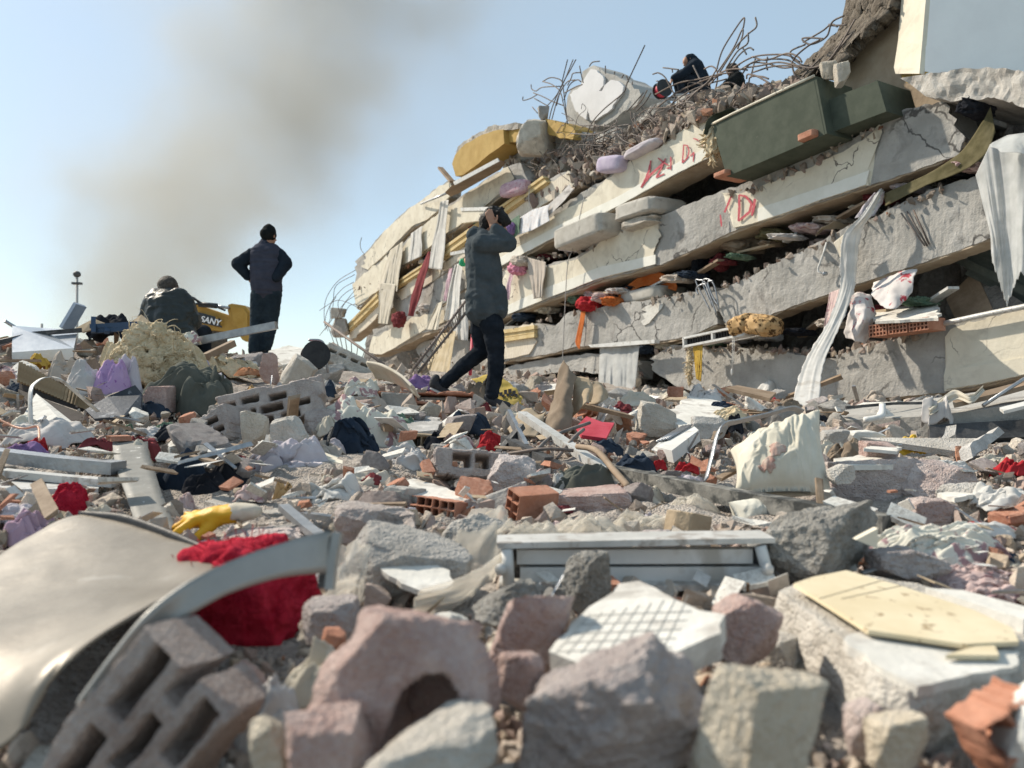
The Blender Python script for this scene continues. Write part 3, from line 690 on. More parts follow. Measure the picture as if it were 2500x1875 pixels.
# sprayed marks
def stroke(pts, w, parent, off=.052):
    p = resample(pts, max(6, int(np.linalg.norm(np.diff(V2(pts), axis=0), axis=1).sum() / 3))); tn = np.gradient(p, axis=0); tn /= np.linalg.norm(tn, axis=1, keepdims=True)
    nn = np.stack([-tn[:, 1], tn[:, 0]], -1); k = len(p); r = np.random.default_rng(int(abs(pts[0][0] * 7 + pts[0][1])))
    ww = w * .42 * (np.sin(np.linspace(.25, math.pi - .25, k)) ** .25) * (1 + .12 * r.normal(size=k))
    v = [F(*(p[i] + nn[i] * ww[i]), off) for i in range(k)] + [F(*(p[i] - nn[i] * ww[i]), off) for i in range(k)]
    f = [(i, i + 1, k + i + 1, k + i) for i in range(k - 1)]
    v2, f2 = solidify(np.array(v), f, .002)
    mesh('graffiti_stroke', v2, f2, M_GRAF, parent)
def z3(q): return [(1250 + a / 4.424, 100 + b / 4.424) for a, b in q]
def r5(q): return [(1700 + a / 2.765, 450 + b / 2.765) for a, b in q]
for q, w in (([(1498, 1290), (1480, 1400), (1440, 1500), (1392, 1582)], 6), ([(1392, 1582), (1500, 1440), (1600, 1350), (1640, 1300)], 6.5), ([(1640, 1300), (1610, 1380), (1555, 1475), (1645, 1435)], 4.5),
             ([(1575, 1262), (1620, 1300), (1690, 1345)], 4), ([(1658, 1268), (1640, 1310)], 4), ([(1713, 1250), (1716, 1320), (1712, 1392)], 4), ([(1722, 1362), (1668, 1376)], 3.5),
             ([(1852, 1122), (1848, 1220), (1838, 1320)], 4), ([(1852, 1122), (1895, 1130), (1912, 1190), (1895, 1260), (1838, 1320)], 4), ([(1925, 1245), (1965, 1200), (1955, 1305)], 3.5),
             ([(1955, 1052), (1990, 1062), (2026, 1082)], 3.5), ([(2062, 1130), (2038, 1150)], 3.5)): stroke(z3(q), w, b4)
for q, w in (([(238, 72), (215, 130), (190, 190)], 6), ([(162, 205), (170, 285)], 5), ([(288, 72), (290, 160), (284, 248)], 7), ([(288, 72), (335, 82), (372, 130), (360, 185), (284, 248)], 7), ([(395, 98), (388, 150), (374, 212)], 8)): stroke(r5(q), w, b5)

# hanging corner of the top storey, at the right
d0 = 8.3
xc = P(2263, 0, d0)[0]
def corner_pt(u, v): return P(u, v, d0)
def side_pt(u, v):
    d = xc * FPX / (u - W / 2); return P(u, v, d)
cw = fband('roof_storey_rubble', [(2190, 190), (2280, 172), (2400, 160), (2520, 178), (2650, 195)], [(2240, 225), (2300, 245), (2420, 235), (2520, 268), (2650, 290)], .25, 1.6, M_ROCKT, BLD, 4, 5, rows=9, step=9, disp=.12, seed=90, dscale=2)
v = [side_pt(2213, -120), side_pt(2211, 0), side_pt(2203, 100), side_pt(2193, 165), side_pt(2197, 180)]
e = [corner_pt(2272, -120), corner_pt(2271, 0), corner_pt(2262, 110), corner_pt(2257, 168), corner_pt(2256, 180)]
q = [corner_pt(2640, -120), corner_pt(2640, 0), corner_pt(2640, 150), corner_pt(2640, 200), corner_pt(2640, 205)]
vs = np.array(v + e); fs = grid_faces(2, 5)
v2, f2 = solidify(vs, fs, -.05); mesh('corner_wall', v2, f2, M_CREAM, BLD)
wf = [corner_pt(2271.5, -120), corner_pt(2640, -120), corner_pt(2640, 215), corner_pt(2500, 187), corner_pt(2468, 186), corner_pt(2392, 172), corner_pt(2340, 174), corner_pt(2296, 176), corner_pt(2295, 186), corner_pt(2257, 181)]
plate('white_inner_wall', wf, .07, M_WHITE, BLD)
plate('ochre_wall_underside', [side_pt(2197, 181), corner_pt(2257, 182), P(2296, 187, d0 + .05), P(2284, 203, d0 + .4), side_pt(2214, 203)], .03, M_OCHRE, BLD)
# tilted roof slab behind it, rough broken edge with bars
def slab_pt(u, v, o): return F(u, v, o)
rs = [[slab_pt(2092, -40, -.9), slab_pt(2150, -60, -.6), slab_pt(2216, -80, -.3)], [slab_pt(2082, 60, -.9), slab_pt(2140, 48, -.6), slab_pt(2212, 12, -.3)],
      [slab_pt(2030, 130, -.9), slab_pt(2080, 128, -.6), slab_pt(2140, 88, -.3)], [slab_pt(1960, 195, -.9), slab_pt(2000, 195, -.6), slab_pt(2045, 185, -.3)]]
bent_sheet('tilted_roof_slab', rs, .16, M_SLABD, BLD, n=(40, 110), wob=.07, seed=4)
plate('slab_underside', [F(2216, 0, -.5), F(2140, 75, -.5), F(2070, 160, -.5), F(2030, 270, -.5), F(2200, 290, -.5), F(2340, 290, -.5), F(2340, 150, -.5), F(2260, 100, -.5)], .1, M_SOFFIT, BLD)
# loose reddish tiles at the crest, ochre parapet
t, l = [(1104, 400), (1112, 375), (1135, 352), (1172, 332), (1208, 318), (1228, 316)], [(1112, 430), (1130, 428), (1160, 405), (1190, 380), (1216, 362), (1231, 350)]
op = fband('ochre_parapet', t, l, .12, .5, M_OCHRE, BLD, 1.6, .6, rows=7, step=5, disp=.01, seed=95)
fband('parapet_return', [(1230, 316), (1262, 312), (1282, 318)], [(1232, 349), (1262, 346), (1282, 350)], .0, .4, M_OCHRE, op, 1, .6, rows=5, step=6, disp=.008, seed=96)
fband('parapet_crust', [(1110, 372), (1135, 344), (1172, 322), (1205, 307), (1228, 306), (1262, 300)], [(1114, 380), (1136, 354), (1172, 334), (1208, 320), (1228, 318), (1262, 314)], .06, .5, M_ROCKG, op, 4, 1, rows=4, step=4, disp=.06, seed=97)
fband('ochre_block', [(1336, 292), (1370, 298), (1400, 310)], [(1340, 330), (1370, 335), (1398, 338)], -.2, .5, M_OCHRE, BLD, 3, 3, rows=5, step=6, disp=.03, seed=98, endj=4)
# crest of broken concrete above the marked beam
fband('roof_crest', [(1235, 372), (1262, 330), (1320, 330), (1400, 325), (1470, 330), (1530, 305), (1600, 262), (1660, 236), (1730, 224), (1800, 222), (1880, 212), (1990, 200)],
      [(1240, 470), (1300, 480), (1400, 470), (1450, 450), (1500, 430), (1540, 400), (1600, 370), (1660, 335), (1720, 300), (1790, 280), (1880, 270), (1990, 260)],
      -.45, 3.5, M_CONC, BLD, 8, 4, rows=16, step=9, disp=.22, seed=99, dscale=2.2)
# ------------------------------------------------------------------ fabrics and small surfaces
def fab(name, c, c2=None, c3=None, s3=14, lo3=.58, hi3=.62, scale=6, trans=.15, alpha=1.0, **k):
    return mat(name, c, c2, scale=scale, rough=.95, bump=.15, bscale=160, bdist=.003, c3=c3, s3=s3, lo3=lo3, hi3=hi3, trans=trans, alpha=alpha, spec=.1, **k)
C_WHITE = fab('white_curtain_cloth', (.66, .645, .61), (.77, .755, .725), trans=.3, c3=(.52, .48, .42), s3=5, lo3=.60, hi3=.76)
C_SHEER = fab('sheer_curtain_net', (.62, .63, .62), (.74, .75, .74), trans=.4, alpha=.62)
C_SHEERW = fab('cream_net', (.76, .71, .62), (.84, .80, .72), trans=.45, alpha=.34)
C_CREAM = fab('cream_curtain_cloth', (.60, .55, .45), (.70, .65, .56), trans=.25)
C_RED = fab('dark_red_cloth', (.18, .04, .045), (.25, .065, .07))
C_SCAR = fab('scarlet_cloth', (.36, .022, .03), (.48, .045, .05))
C_REDNET = mat('red_net', (.36, .012, .03), (.50, .03, .055), scale=30, rough=1, bump=.9, bscale=120, bdist=.01, spec=.1)
C_ORANGE = fab('orange_cloth', (.50, .13, .035), (.58, .19, .06))
C_GOLD = fab('gold_lace', (.56, .46, .30), (.66, .57, .42), alpha=.85, trans=.3)
C_PINKPAT = fab('pink_patterned_cloth', (.52, .36, .42), (.60, .46, .50), c3=(.36, .06, .13), s3=40)
C_PINK = fab('pink_cloth', (.60, .22, .32), (.70, .32, .42))
C_ROSE = fab('pale_rose_cloth', (.52, .39, .37), (.62, .50, .475), c3=(.38, .22, .23), s3=20, lo3=.55, hi3=.62)
C_LILAC = fab('lilac_cloth', (.46, .40, .52), (.56, .50, .60))
C_PURPLE = fab('purple_cloth', (.22, .135, .30), (.30, .20, .38))
C_BEIGE = fab('beige_cloth', (.46, .40, .34), (.54, .48, .42))
C_FLOWER = fab('white_flower_print', (.68, .68, .70), (.78, .78, .79), c3=(.50, .30, .18), s3=60, lo3=.60, hi3=.62)
C_REDFLOW = fab('red_flower_print', (.60, .56, .54), (.70, .66, .64), c3=(.45, .07, .09), s3=7, lo3=.56, hi3=.62)
C_GREEN = fab('green_cloth', (.10, .17, .12), (.20, .27, .20))
C_OLIVE = fab('olive_carpet', (.10, .088, .045), (.16, .14, .08))
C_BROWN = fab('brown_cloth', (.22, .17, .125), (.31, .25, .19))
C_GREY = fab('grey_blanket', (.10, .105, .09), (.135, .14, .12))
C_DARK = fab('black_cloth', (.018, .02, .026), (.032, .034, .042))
C_NAVY = fab('dark_denim', (.022, .034, .055), (.045, .06, .085))
C_MUST = fab('mustard_patterned_cloth', (.50, .32, .06), (.58, .40, .10), c3=(.16, .05, .02), s3=24)
C_LEOP = fab('brown_spotted_blanket', (.52, .33, .15), (.60, .41, .22), c3=(.10, .06, .03), s3=16, lo3=.53, hi3=.56)
C_YELLOW = fab('yellow_cloth', (.62, .40, .04), (.70, .48, .08))
C_WASH = fab('grey_white_cloth', (.50, .47, .45), (.62, .60, .58), c3=(.36, .32, .30), s3=6, lo3=.6, hi3=.75)
C_LILWASH = fab('pale_lilac_cloth', (.50, .46, .50), (.62, .58, .60), c3=(.40, .34, .34), s3=7, lo3=.6, hi3=.75)
C_FLORAL = fab('pale_floral_cloth', (.62, .60, .52), (.74, .72, .64), c3=(.40, .26, .27), s3=11, lo3=.545, hi3=.575)
M_MATT = mat('grey_mattress', (.37, .35, .31), (.45, .43, .39), scale=6, rough=.95, bump=.2, bscale=60, bdist=.006, c3=(.27, .25, .22), s3=5, lo3=.6, hi3=.74)
M_BRWN = mat('brown_board', (.21, .15, .10), (.30, .225, .16), scale=5, rough=.8, bump=.2, bscale=30)
M_CARD = mat('cardboard', (.35, .27, .18), (.43, .345, .245), scale=6, rough=.95, bump=.2, bscale=40)
M_ALU = mat('dull_white_metal', (.46, .455, .43), (.58, .57, .545), scale=9, rough=.45, bump=.15, bscale=40, metal=.15, c3=(.33, .30, .27), s3=16, lo3=.55, hi3=.64)
M_GALV = mat('galvanised_steel', (.30, .31, .325), (.40, .41, .42), scale=14, rough=.38, bump=.2, bscale=50, metal=.75, c3=(.33, .30, .28), s3=12, lo3=.62, hi3=.74)
M_DKMET = mat('dark_metal', (.06, .06, .062), (.10, .10, .10), scale=12, rough=.6, bump=.3, bscale=60, metal=.5, c3=(.22, .20, .18), s3=10, lo3=.62, hi3=.72)
M_WIRE = mat('grey_cable', (.30, .29, .28), (.38, .37, .35), scale=30, rough=.6, bump=.1)
M_BLKPL = mat('black_plastic', (.02, .02, .022), (.035, .035, .036), scale=9, rough=.5, bump=.15, bscale=40)
M_REDPL = mat('red_plastic', (.42, .03, .05), (.52, .06, .09), scale=9, rough=.45, bump=.1, bscale=40)
M_GRNPL = mat('green_plastic', (.02, .34, .16), (.03, .42, .2), scale=9, rough=.4)
M_SKINB = mat('pale_orange_plastic', (.66, .34, .22), None, rough=.5)
M_WPL = mat('white_plastic', (.58, .575, .55), (.68, .675, .65), scale=6, rough=.45, bump=.08, c3=(.44, .42, .38), s3=9, lo3=.53, hi3=.66)

def pad_geo(size, e=.45, n=16, seed=0, rough=.03):
    if n not in _CS: _CS[n] = cube_sphere(n)
    d, f = _CS[n]; v = np.sign(d) * np.abs(d) ** e; v = v * (1 + rough * fbm(d * 2.5 + seed, seed, 3)[:, None])
    return v * V2(size) / 2, f
def basis(x, z=(0, 0, 1)):
    x = V2(x); x = x / np.linalg.norm(x); y = np.cross(V2(z), x); y /= np.linalg.norm(y); zz = np.cross(x, y)
    return np.stack([x, y, zz], 1)
def fbasis(a, b):
    """axes for something lying along the facade from pixel a to pixel b: x along it, y into the building"""
    x = F(*b) - F(*a); x /= np.linalg.norm(x); z = np.cross(x, -FN); z /= np.linalg.norm(z); y = np.cross(z, x)
    if z[2] < 0: y, z = -y, -z
    return np.stack([x, y, z], 1)
def fpad(name, a, b, hpx, depth, m, off=.1, e=.4, seed=0, rough=.04, **kw):
    B = fbasis(a, b); L = np.linalg.norm(F(*b) - F(*a)); c = (F(*a, off) + F(*b, off)) / 2; h = hpx * px(c[1])
    v, f = pad_geo((L, depth, h), e, 16, seed, rough); return mesh(name, v @ B.T + c, f, m, None, True, **kw)

# ------------------------------------------------------------------ curtains and clothes hanging out of the storeys
cu = dict(cat='curtain')
hang('curtain', [(1076, 492), (1095, 488)], [(1046, 655), (1080, 660)], C_WHITE, .16, .2, .035, 2.5, 1, label='long narrow white lace curtain hanging below the brown panel', **cu)
hang('curtain', [(1004, 570), (1031, 551)], [(997, 640), (1028, 626)], C_WHITE, .10, .12, .03, 3.5, 2, label='short pale grey curtain pleated over the second storey edge', **cu)
hang('curtain', [(952, 612), (985, 588)], [(922, 706), (968, 712)], C_CREAM, .12, .2, .05, 2.5, 3, label='upper dirty cream curtain bunched at the broken column', **cu)
hang('curtain', [(928, 690), (966, 694)], [(924, 790), (946, 792)], C_CREAM, .22, .24, .04, 2, 4, label='lower dirty cream curtain end below a knot', **cu)
strip('curtain', [F(1047, 615, .1), F(1036, 660, .2), F(1018, 720, .25), F(1004, 772, .3)], [.25, .5, .55, .3], C_RED, side=F(1050, 700) - F(1000, 700), pleat=.05, freq=2, seed=5, label='dark red curtain hanging as a long twisted length', **cu)
cl = dict(cat='clothing')
def fheap(name, u, v, wpx, hpx, m, seed, off=.15, dep=.35, label=None, cat='clothing', folds=1.0):
    d = F(u, v, off)[1]; s = px(d); B = fbasis((u - wpx / 2, v), (u + wpx / 2, v)); v_, f = pad_geo((wpx * s, dep, hpx * s), .8, 22, seed, .25)
    q = v_ / (wpx * s) * 7; v_ = v_ * (1 + .22 * folds * ridge(np.stack([q[:, 0] * .6, q[:, 1], q[:, 2] * 1.2], -1) + seed, seed, 3)[:, None])
    return mesh(name, v_ @ B.T + F(u, v, off), f, m, None, True, label=label, cat=cat)
fheap('cloth_bundle', 974, 780, 40, 34, C_RED, 6, .3, .3, 'dark red cloth bundle at the foot of the red curtain')
strip('scarf', [F(1104, 656, .12), F(1094, 690, .2), F(1086, 735, .22)], [.2, .26, .16], C_PINKPAT, side=F(1150, 700) - F(1100, 700), pleat=.03, freq=1.5, seed=7, label='narrow pink patterned scarf beside the white green-topped curtain', **cl)
hang('curtain', [(1112, 646), (1130, 640)], [(1080, 782), (1112, 790)], C_WHITE, .16, .35, .05, 2.2, 8, sway=4, label='pale curtain draped below the green toy', **cu)
fheap('toy', 1130, 641, 16, 18, M_GRNPL, 9, .3, .16, 'small bright green plastic toy on the ledge behind the walking man', 'toy', .4)
v_, f_ = pad_geo((.16, .16, .17), 1, 10); mesh('ball', v_ + F(1142, 636, .3), f_, M_SKINB, None, True, label='pale orange ball beside the green toy', cat='ball')
hang('curtain', [(1066, 742), (1082, 735)], [(1040, 805), (1068, 806)], C_CREAM, .12, .3, .04, 2, 10, label='short cream curtain over the broken cream slab', **cu)
hang('curtain', [(1108, 735), (1142, 730)], [(1108, 830), (1142, 832)], C_WHITE, .25, .3, .05, 3, 11, label='white curtain behind the twisted spiral bar cage', **cu)
hang('curtain', [(1078, 815), (1112, 808)], [(1030, 920), (1098, 924)], C_GOLD, .35, .9, .05, 4, 12, label='gold lace curtain hanging down to the rubble', jag=1, **cu)
fheap('cloth_bundle', 1264, 655, 52, 30, C_PINK, 13, .1, .3, 'bright pink clothes stuffed in the gap beside the walking man')
fheap('cloth_bundle', 1272, 638, 50, 24, C_BEIGE, 14, .12, .3, 'crumpled beige clothes above the bright pink clothes')
strip('scarf', [F(1250, 668, .12), F(1243, 700, .18), F(1240, 732, .18)], [.16, .16, .12], C_PINKPAT, side=F(1150, 700) - F(1100, 700), pleat=.025, freq=1.5, seed=15, label='white scarf with pink ends below the bright pink clothes', **cl)
hang('shirt', [(1286, 628), (1333, 640)], [(1302, 730), (1324, 726)], C_BEIGE, .1, .16, .03, 3, 16, label='beige shirt hanging down the plaster of the lower marked beam', **cl)
hang('bed_sheet', [(1256, 540), (1300, 512), (1345, 498)], [(1262, 575), (1300, 562), (1340, 540)], C_FLOWER, .16, .2, .03, 3, 17, label='white flower print sheet laid over the marked beam', cat='sheet')
hang('blanket', [(1232, 548), (1268, 524)], [(1242, 596), (1268, 568)], C_GREEN, .2, .24, .03, 2, 18, label='green patterned blanket next to the white flower sheet', cat='blanket')
fheap('cloth_bundle', 1248, 560, 26, 30, C_PURPLE, 19, .25, .2, 'small purple cloth between the green blanket and the man')
hang('blanket', [(1330, 508), (1372, 470), (1392, 448)], [(1338, 530), (1380, 488), (1400, 462)], C_WASH, .12, .14, .03, 2, 20, label='dull white blanket rolled along the top of the marked beam', cat='blanket')
fpad('pillow', (1228, 470), (1288, 452), 36, .3, C_PINKPAT, .15, .6, 21, label='pink floral pillow lying above the yellow moulding', cat='pillow')
fpad('cushion', (1468, 405), (1524, 398), 40, .3, C_LILAC, .1, .5, 22, label='lilac cushion on the top edge of the marked beam', cat='cushion')
fpad('rolled_quilt', (1530, 386), (1612, 342), 22, .3, C_LILWASH, .08, .7, 23, .08, label='pale lilac rolled quilt along the marked beam', cat='quilt')
# bed board under the ochre parapet
t = thing('bed_board', F(1150, 440, .3), 'brown bed board with white edge sticking out under the ochre parapet', 'board')
plate('panel', [F(1086, 470, .55), F(1108, 448, .6), F(1216, 392, .55), F(1234, 398, .2), F(1222, 414, .1), F(1120, 472, .1), F(1100, 480, .2)], .03, M_BRWN, t)
plate('edge', [F(1106, 444, .63), F(1214, 386, .58), F(1218, 394, .57), F(1110, 452, .62)], .02, M_WPL, t)
bar('wood_stick', [F(1075, 410, .3), F(1104, 444, .4)], .12, .05, M_BRWN, label='short slat sticking up beside the ochre parapet', cat='slat')
tube('metal_rod', [F(1028, 498, .1), F(1090, 472, .4)], .025, M_GALV, label='thin metal rod under the bed board', cat='rod')
t = thing('light_fitting', F(1155, 535, .2), 'cream strip light box hanging behind the walking man', 'light')
plate('cover', [F(1126, 514, .3), F(1190, 512, .3), F(1176, 538, .3), F(1124, 545, .3)], .1, M_CREAM, t)
plate('top_rail', [F(1124, 507, .32), F(1192, 505, .32), F(1191, 514, .32), F(1125, 515, .32)], .12, M_WPL, t)
bar('white_rail', [F(1104, 620, .3), F(1150, 612, .35)], .1, .07, M_ALU, label='short white rail poking out behind the walking man', cat='rail')
# mattresses crushed between two beams
fpad('mattress', (1392, 592), (1512, 545), 52, .8, M_MATT, .05, .25, 31, .05, label='grey beige sofa seat jammed under the marked beam', cat='mattress')
t = thing('torn_mattress', F(1585, 530, 0), 'torn grey mattress with open stuffing beside the dark gap', 'mattress')
B = fbasis((1520, 545), (1655, 505)); v_, f_ = pad_geo((.95, .8, .26), .3, 18, 33, .06); mesh('cover', v_ @ B.T + F(1588, 516, -.1), f_, M_MATT, t, True)
v_, f_ = pad_geo((.8, .5, .16), .7, 18, 34, .3); mesh('stuffing', v_ @ B.T + F(1575, 546, .0), f_, M_ROCKT, t, True)
# dark green upholstered bases on the short-marked beam
def pr(pts, o, o2, m, name, par): return plate(name, [F(u, v, o) for u, v in pts], o - o2, m, par)
t = thing('sofa_base', F(1880, 430, .2), 'large dark green upholstered sofa base lying on its side with wool spilling out', 'sofa')
pr([(1738, 304), (1790, 278), (1900, 226), (1986, 188), (1992, 186), (2019, 326), (1960, 352), (1860, 395), (1774, 431)], .45, -.2, M_GREEN, 'front_panel', t)
tube('piping', [F(1738, 303, .46), F(1790, 277, .46), F(1900, 225, .46), F(1988, 185, .46)], .016, M_CREAM, t)
plate('end_panel', [F(1992, 187, .44), F(2014, 236, .0), F(2022, 300, .0), F(2020, 326, .44)], .03, M_GREEN, t)
def wool_tuft(name, centre, size, m, parent, seed, strands=70, ln=1.0):
    r = np.random.default_rng(seed); parts = []
    v_, f_ = pad_geo(size, .9, 20, seed, .35); parts.append((v_ + centre, f_))
    for i in range(strands):
        d = r.normal(size=3); d /= np.linalg.norm(d); p = centre + d * V2(size) * .45; L = ln * r.uniform(.3, .9) * min(size)
        q = [p]
        for k in range(4):
            d = d + r.normal(size=3) * .5 + np.array([0, 0, -.25]); d /= np.linalg.norm(d); q.append(q[-1] + d * L / 4)
        parts.append(tube_geo(smooth_path(q, 8), np.linspace(.14, .03, 8) * min(size), 4))
    v_, f_ = merge(parts); return mesh(name, v_, f_, m, parent, True)
s = px(fd(1750))
wool_tuft('wool_stuffing', F(1742, 345, .35), np.array([34, 40, 80]) * s, M_WOOL, t, 41)
strip('torn_cover', [F(1800, 268, .2), F(1760, 284, .3), F(1738, 300, .42), F(1725, 330, .45)], [.2, .25, .2, .1], M_GREEN, side=FN, pleat=.01, seed=42, parent=t)
t = thing('small_sofa_base', F(2090, 320, .2), 'shorter dark green upholstered sofa base behind the large one', 'sofa')
pr([(2008, 252), (2060, 228), (2142, 196), (2164, 272), (2090, 300), (2024, 326)], .3, -.3, M_GREEN, 'front_panel', t)
plate('end_panel', [F(2143, 196, .29), F(2200, 222, -.3), F(2188, 262, -.3), F(2165, 272, .29)], .03, M_GREEN, t)
for k, (a, c, h) in enumerate((((1774, 436), (1804, 424), 12), ((1980, 346), (2018, 330), 17))):
    fpad('roof_tile', a, c, h, .5, M_BRICK, .3, .18, 45 + k, .02, label=('reddish brick under the lower end of the large sofa base', 'reddish brick under the upper end of the large sofa base')[k], cat='brick')
# orange cloth, red clothes
strip('scarf', [F(1424, 760, .12), F(1420, 790, .14), F(1412, 835, .14), F(1415, 852, .14)], [.12, .16, .18, .05], C_ORANGE, side=F(1450, 760) - F(1400, 760), pleat=.012, freq=2, seed=51, label='bright orange scarf hanging down the bare beam', **cl)
fheap('cloth_bundle', 1440, 742, 62, 34, C_SCAR, 52, .0, .4, 'scarlet and white clothes in the gap above the orange scarf')
fheap('cloth_bundle', 1476, 728, 34, 24, C_ROSE, 57, -.05, .4, 'pale rose clothes beside the scarlet clothes')
fheap('cloth_bundle', 1498, 737, 40, 22, C_ORANGE, 53, .0, .4, 'crumpled orange cloth beside the scarlet clothes')
strip('blanket', [F(1510, 726, -.1), F(1540, 702, -.2), F(1572, 684, -.3), F(1610, 682, -.3), F(1652, 700, -.35)], [.12, .16, .2, .24, .14], C_ORANGE, side=np.array([0, 0, 1.0]), pleat=.02, freq=1.5, seed=54, label='long orange blanket folded over a mattress in the gap', cat='blanket')
fpad('mattress', (1540, 735), (1650, 712), 36, .7, M_MATT, -.45, .4, 55, .06, label='grey mattress under the long orange blanket', cat='mattress')
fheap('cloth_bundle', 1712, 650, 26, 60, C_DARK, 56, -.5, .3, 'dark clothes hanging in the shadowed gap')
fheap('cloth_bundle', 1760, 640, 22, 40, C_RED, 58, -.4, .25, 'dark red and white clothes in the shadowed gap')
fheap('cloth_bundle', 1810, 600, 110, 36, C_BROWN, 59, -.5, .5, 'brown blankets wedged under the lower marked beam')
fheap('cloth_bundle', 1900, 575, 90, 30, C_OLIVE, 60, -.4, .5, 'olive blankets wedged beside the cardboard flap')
# lower white curtain and its white board
hang('curtain', [(1464, 846), (1562, 843)], [(1462, 958), (1505, 962), (1548, 964)], C_SHEER, .08, .3, .06, 4, 61, jag=2, label='torn white net curtain hanging from the lowest bare beam', **cu)
plate('shutter_box', [F(1436, 842, .18), F(1500, 836, .18), F(1598, 829, .18), F(1598, 838, .18), F(1500, 846, .18), F(1442, 848, .18)], .1, M_WPL, label='white plastic window box above the torn net curtain', cat='board')
# grille with cords
t = thing('heater_grille', F(1750, 830, .2), 'white framed ventilation grille lying on the ledge', 'grille')
B = fbasis((1680, 835), (1822, 806)); L = np.linalg.norm(F(1822, 806) - F(1680, 835)); c = F(1751, 822, .25)
parts = []
for q, s_ in (((0, 0, .06), (L, .2, .03)), ((0, 0, -.06), (L, .2, .03)), ((-L / 2, 0, 0), (.03, .2, .14)), ((0, 0, 0), (.03, .2, .11)), ((L / 2, 0, 0), (.03, .2, .14))): parts.append(box_geo(q, s_))
v_, f_ = merge(parts); mesh('frame', v_ @ B.T + c, f_, M_WPL, t)
sl = None
for k in range(22):
    v_, f_ = box_geo((-L / 2 + L * (k + .75) / 22.5, .02, 0), (.012, .14, .09)); mesh('slat', v_ @ B.T + c, f_, M_DKMET, t)
v_, f_ = box_geo((0, .1, 0), (L, .01, .1)); mesh('backing', v_ @ B.T + c, f_, M_BLKPL, t)
for du in (0, 4): tube('cord', [F(1789 + du, 815, .36), F(1788 + du, 860, .36), F(1787 + du * .3, 905, .36)], .004, M_WPL, t)
v_, f_ = pad_geo((.03, .03, .09), .8, 8); mesh('cord_weight', v_ + F(1787, 908, .36), f_, M_WPL, t, True)
# spotted blanket tied in the middle
t = thing('rolled_blanket', F(1843, 815, .2), 'brown spotted blanket tied in the middle resting on the grille', 'blanket')
for a, c_, k in (((1795, 800), (1846, 785), 65), ((1840, 790), (1894, 800), 66)):
    B = fbasis(a, c_); L = np.linalg.norm(F(*c_) - F(*a)); v_, f_ = pad_geo((L * 1.15, .4, .26), .75, 22, k, .12)
    q = v_ * 9; v_ = v_ * (1 + .12 * ridge(np.stack([q[:, 0] * .5, q[:, 1], q[:, 2]], -1) + k, k, 2)[:, None]); mesh('roll', v_ @ B.T + (F(*a, .25) + F(*c_, .25)) / 2, f_, C_LEOP, t, True)
hang('patterned_cloth', [(1692, 846), (1716, 842)], [(1700, 925), (1712, 932)], C_MUST, .3, .34, .02, 1.5, 67, label='mustard patterned cloth hanging under the grille', cat='cloth')
t = thing('wool_strip', F(1682, 945, .3), 'ragged strip of raw wool hanging beside the mustard cloth', 'wool'); wool_tuft('fleece', F(1683, 895, .3), np.array([.07, .08, .52]), M_WOOL, t, 68, 120, 1.6)
# the long white curtain trailing to the ground
LWC = [F(2152, 462, .1), F(2120, 520, .25), F(2082, 570, .3), F(2072, 640, .32), F(2068, 705, .35), F(2036, 790, .6), F(1988, 885, 1.1), F(1962, 1005, 1.9)]
strip('curtain', LWC, [.04, .11, .19, .18, .15, .16, .20, .25], C_WHITE, side=np.array([1.0, -.35, 0.05]), pleat=.022, freq=1.6, seed=71, n=110, nc=22, jag=.006, label='very long white curtain trailing from the beam down to the pillow', **cu)
hang('curtain', [(2036, 592), (2068, 566)], [(2064, 655), (2076, 640)], C_CREAM, .2, .25, .03, 2, 72, label='cream lining bunched on the ledge behind the long white curtain', **cu)
strip('curtain', [F(2148, 470, .05), F(2130, 500, .0), F(2110, 530, .1)], [.1, .2, .2], C_LILWASH, side=np.array([1.0, -.35, 0.05]), pleat=.02, seed=73, label='pale fold of cloth behind the top of the long white curtain', **cu)
# red flower curtains in the lower gap
bent_sheet('patterned_curtain', [[F(2130, 690, .0), F(2180, 672, .0), F(2234, 656, .0)], [F(2128, 720, .2), F(2180, 715, .25), F(2228, 700, .1)], [F(2150, 745, .35), F(2180, 755, .4), F(2212, 735, .2)]], .004, C_REDFLOW, None, (30, 20), .03, 74, label='round folded curtain with red flowers at the mouth of the lower gap', cat='curtain')
bent_sheet('patterned_curtain', [[F(2078, 722, .3), F(2100, 712, .2), F(2128, 722, .1)], [F(2076, 760, .35), F(2110, 765, .4), F(2136, 778, .2)], [F(2064, 800, .4), F(2100, 800, .45), F(2132, 800, .2)], [F(2066, 824, .4), F(2090, 834, .45), F(2112, 838, .3)]], .004, C_REDFLOW, None, (30, 30), .04, 75, label='pleated curtain with red flowers spread below the round folded one', cat='curtain')
hang('patterned_cloth', [(2026, 715), (2052, 705)], [(2010, 800), (2040, 795)], C_ROSE, .25, .4, .04, 2, 76, label='pale rose cloth behind the left edge of the long white curtain', cat='cloth')
hang('patterned_cloth', [(1990, 860), (2016, 850)], [(1955, 905), (1972, 900)], C_WHITE, .3, .5, .02, 2, 77, label='white cloth corner left of the long white curtain', cat='cloth')
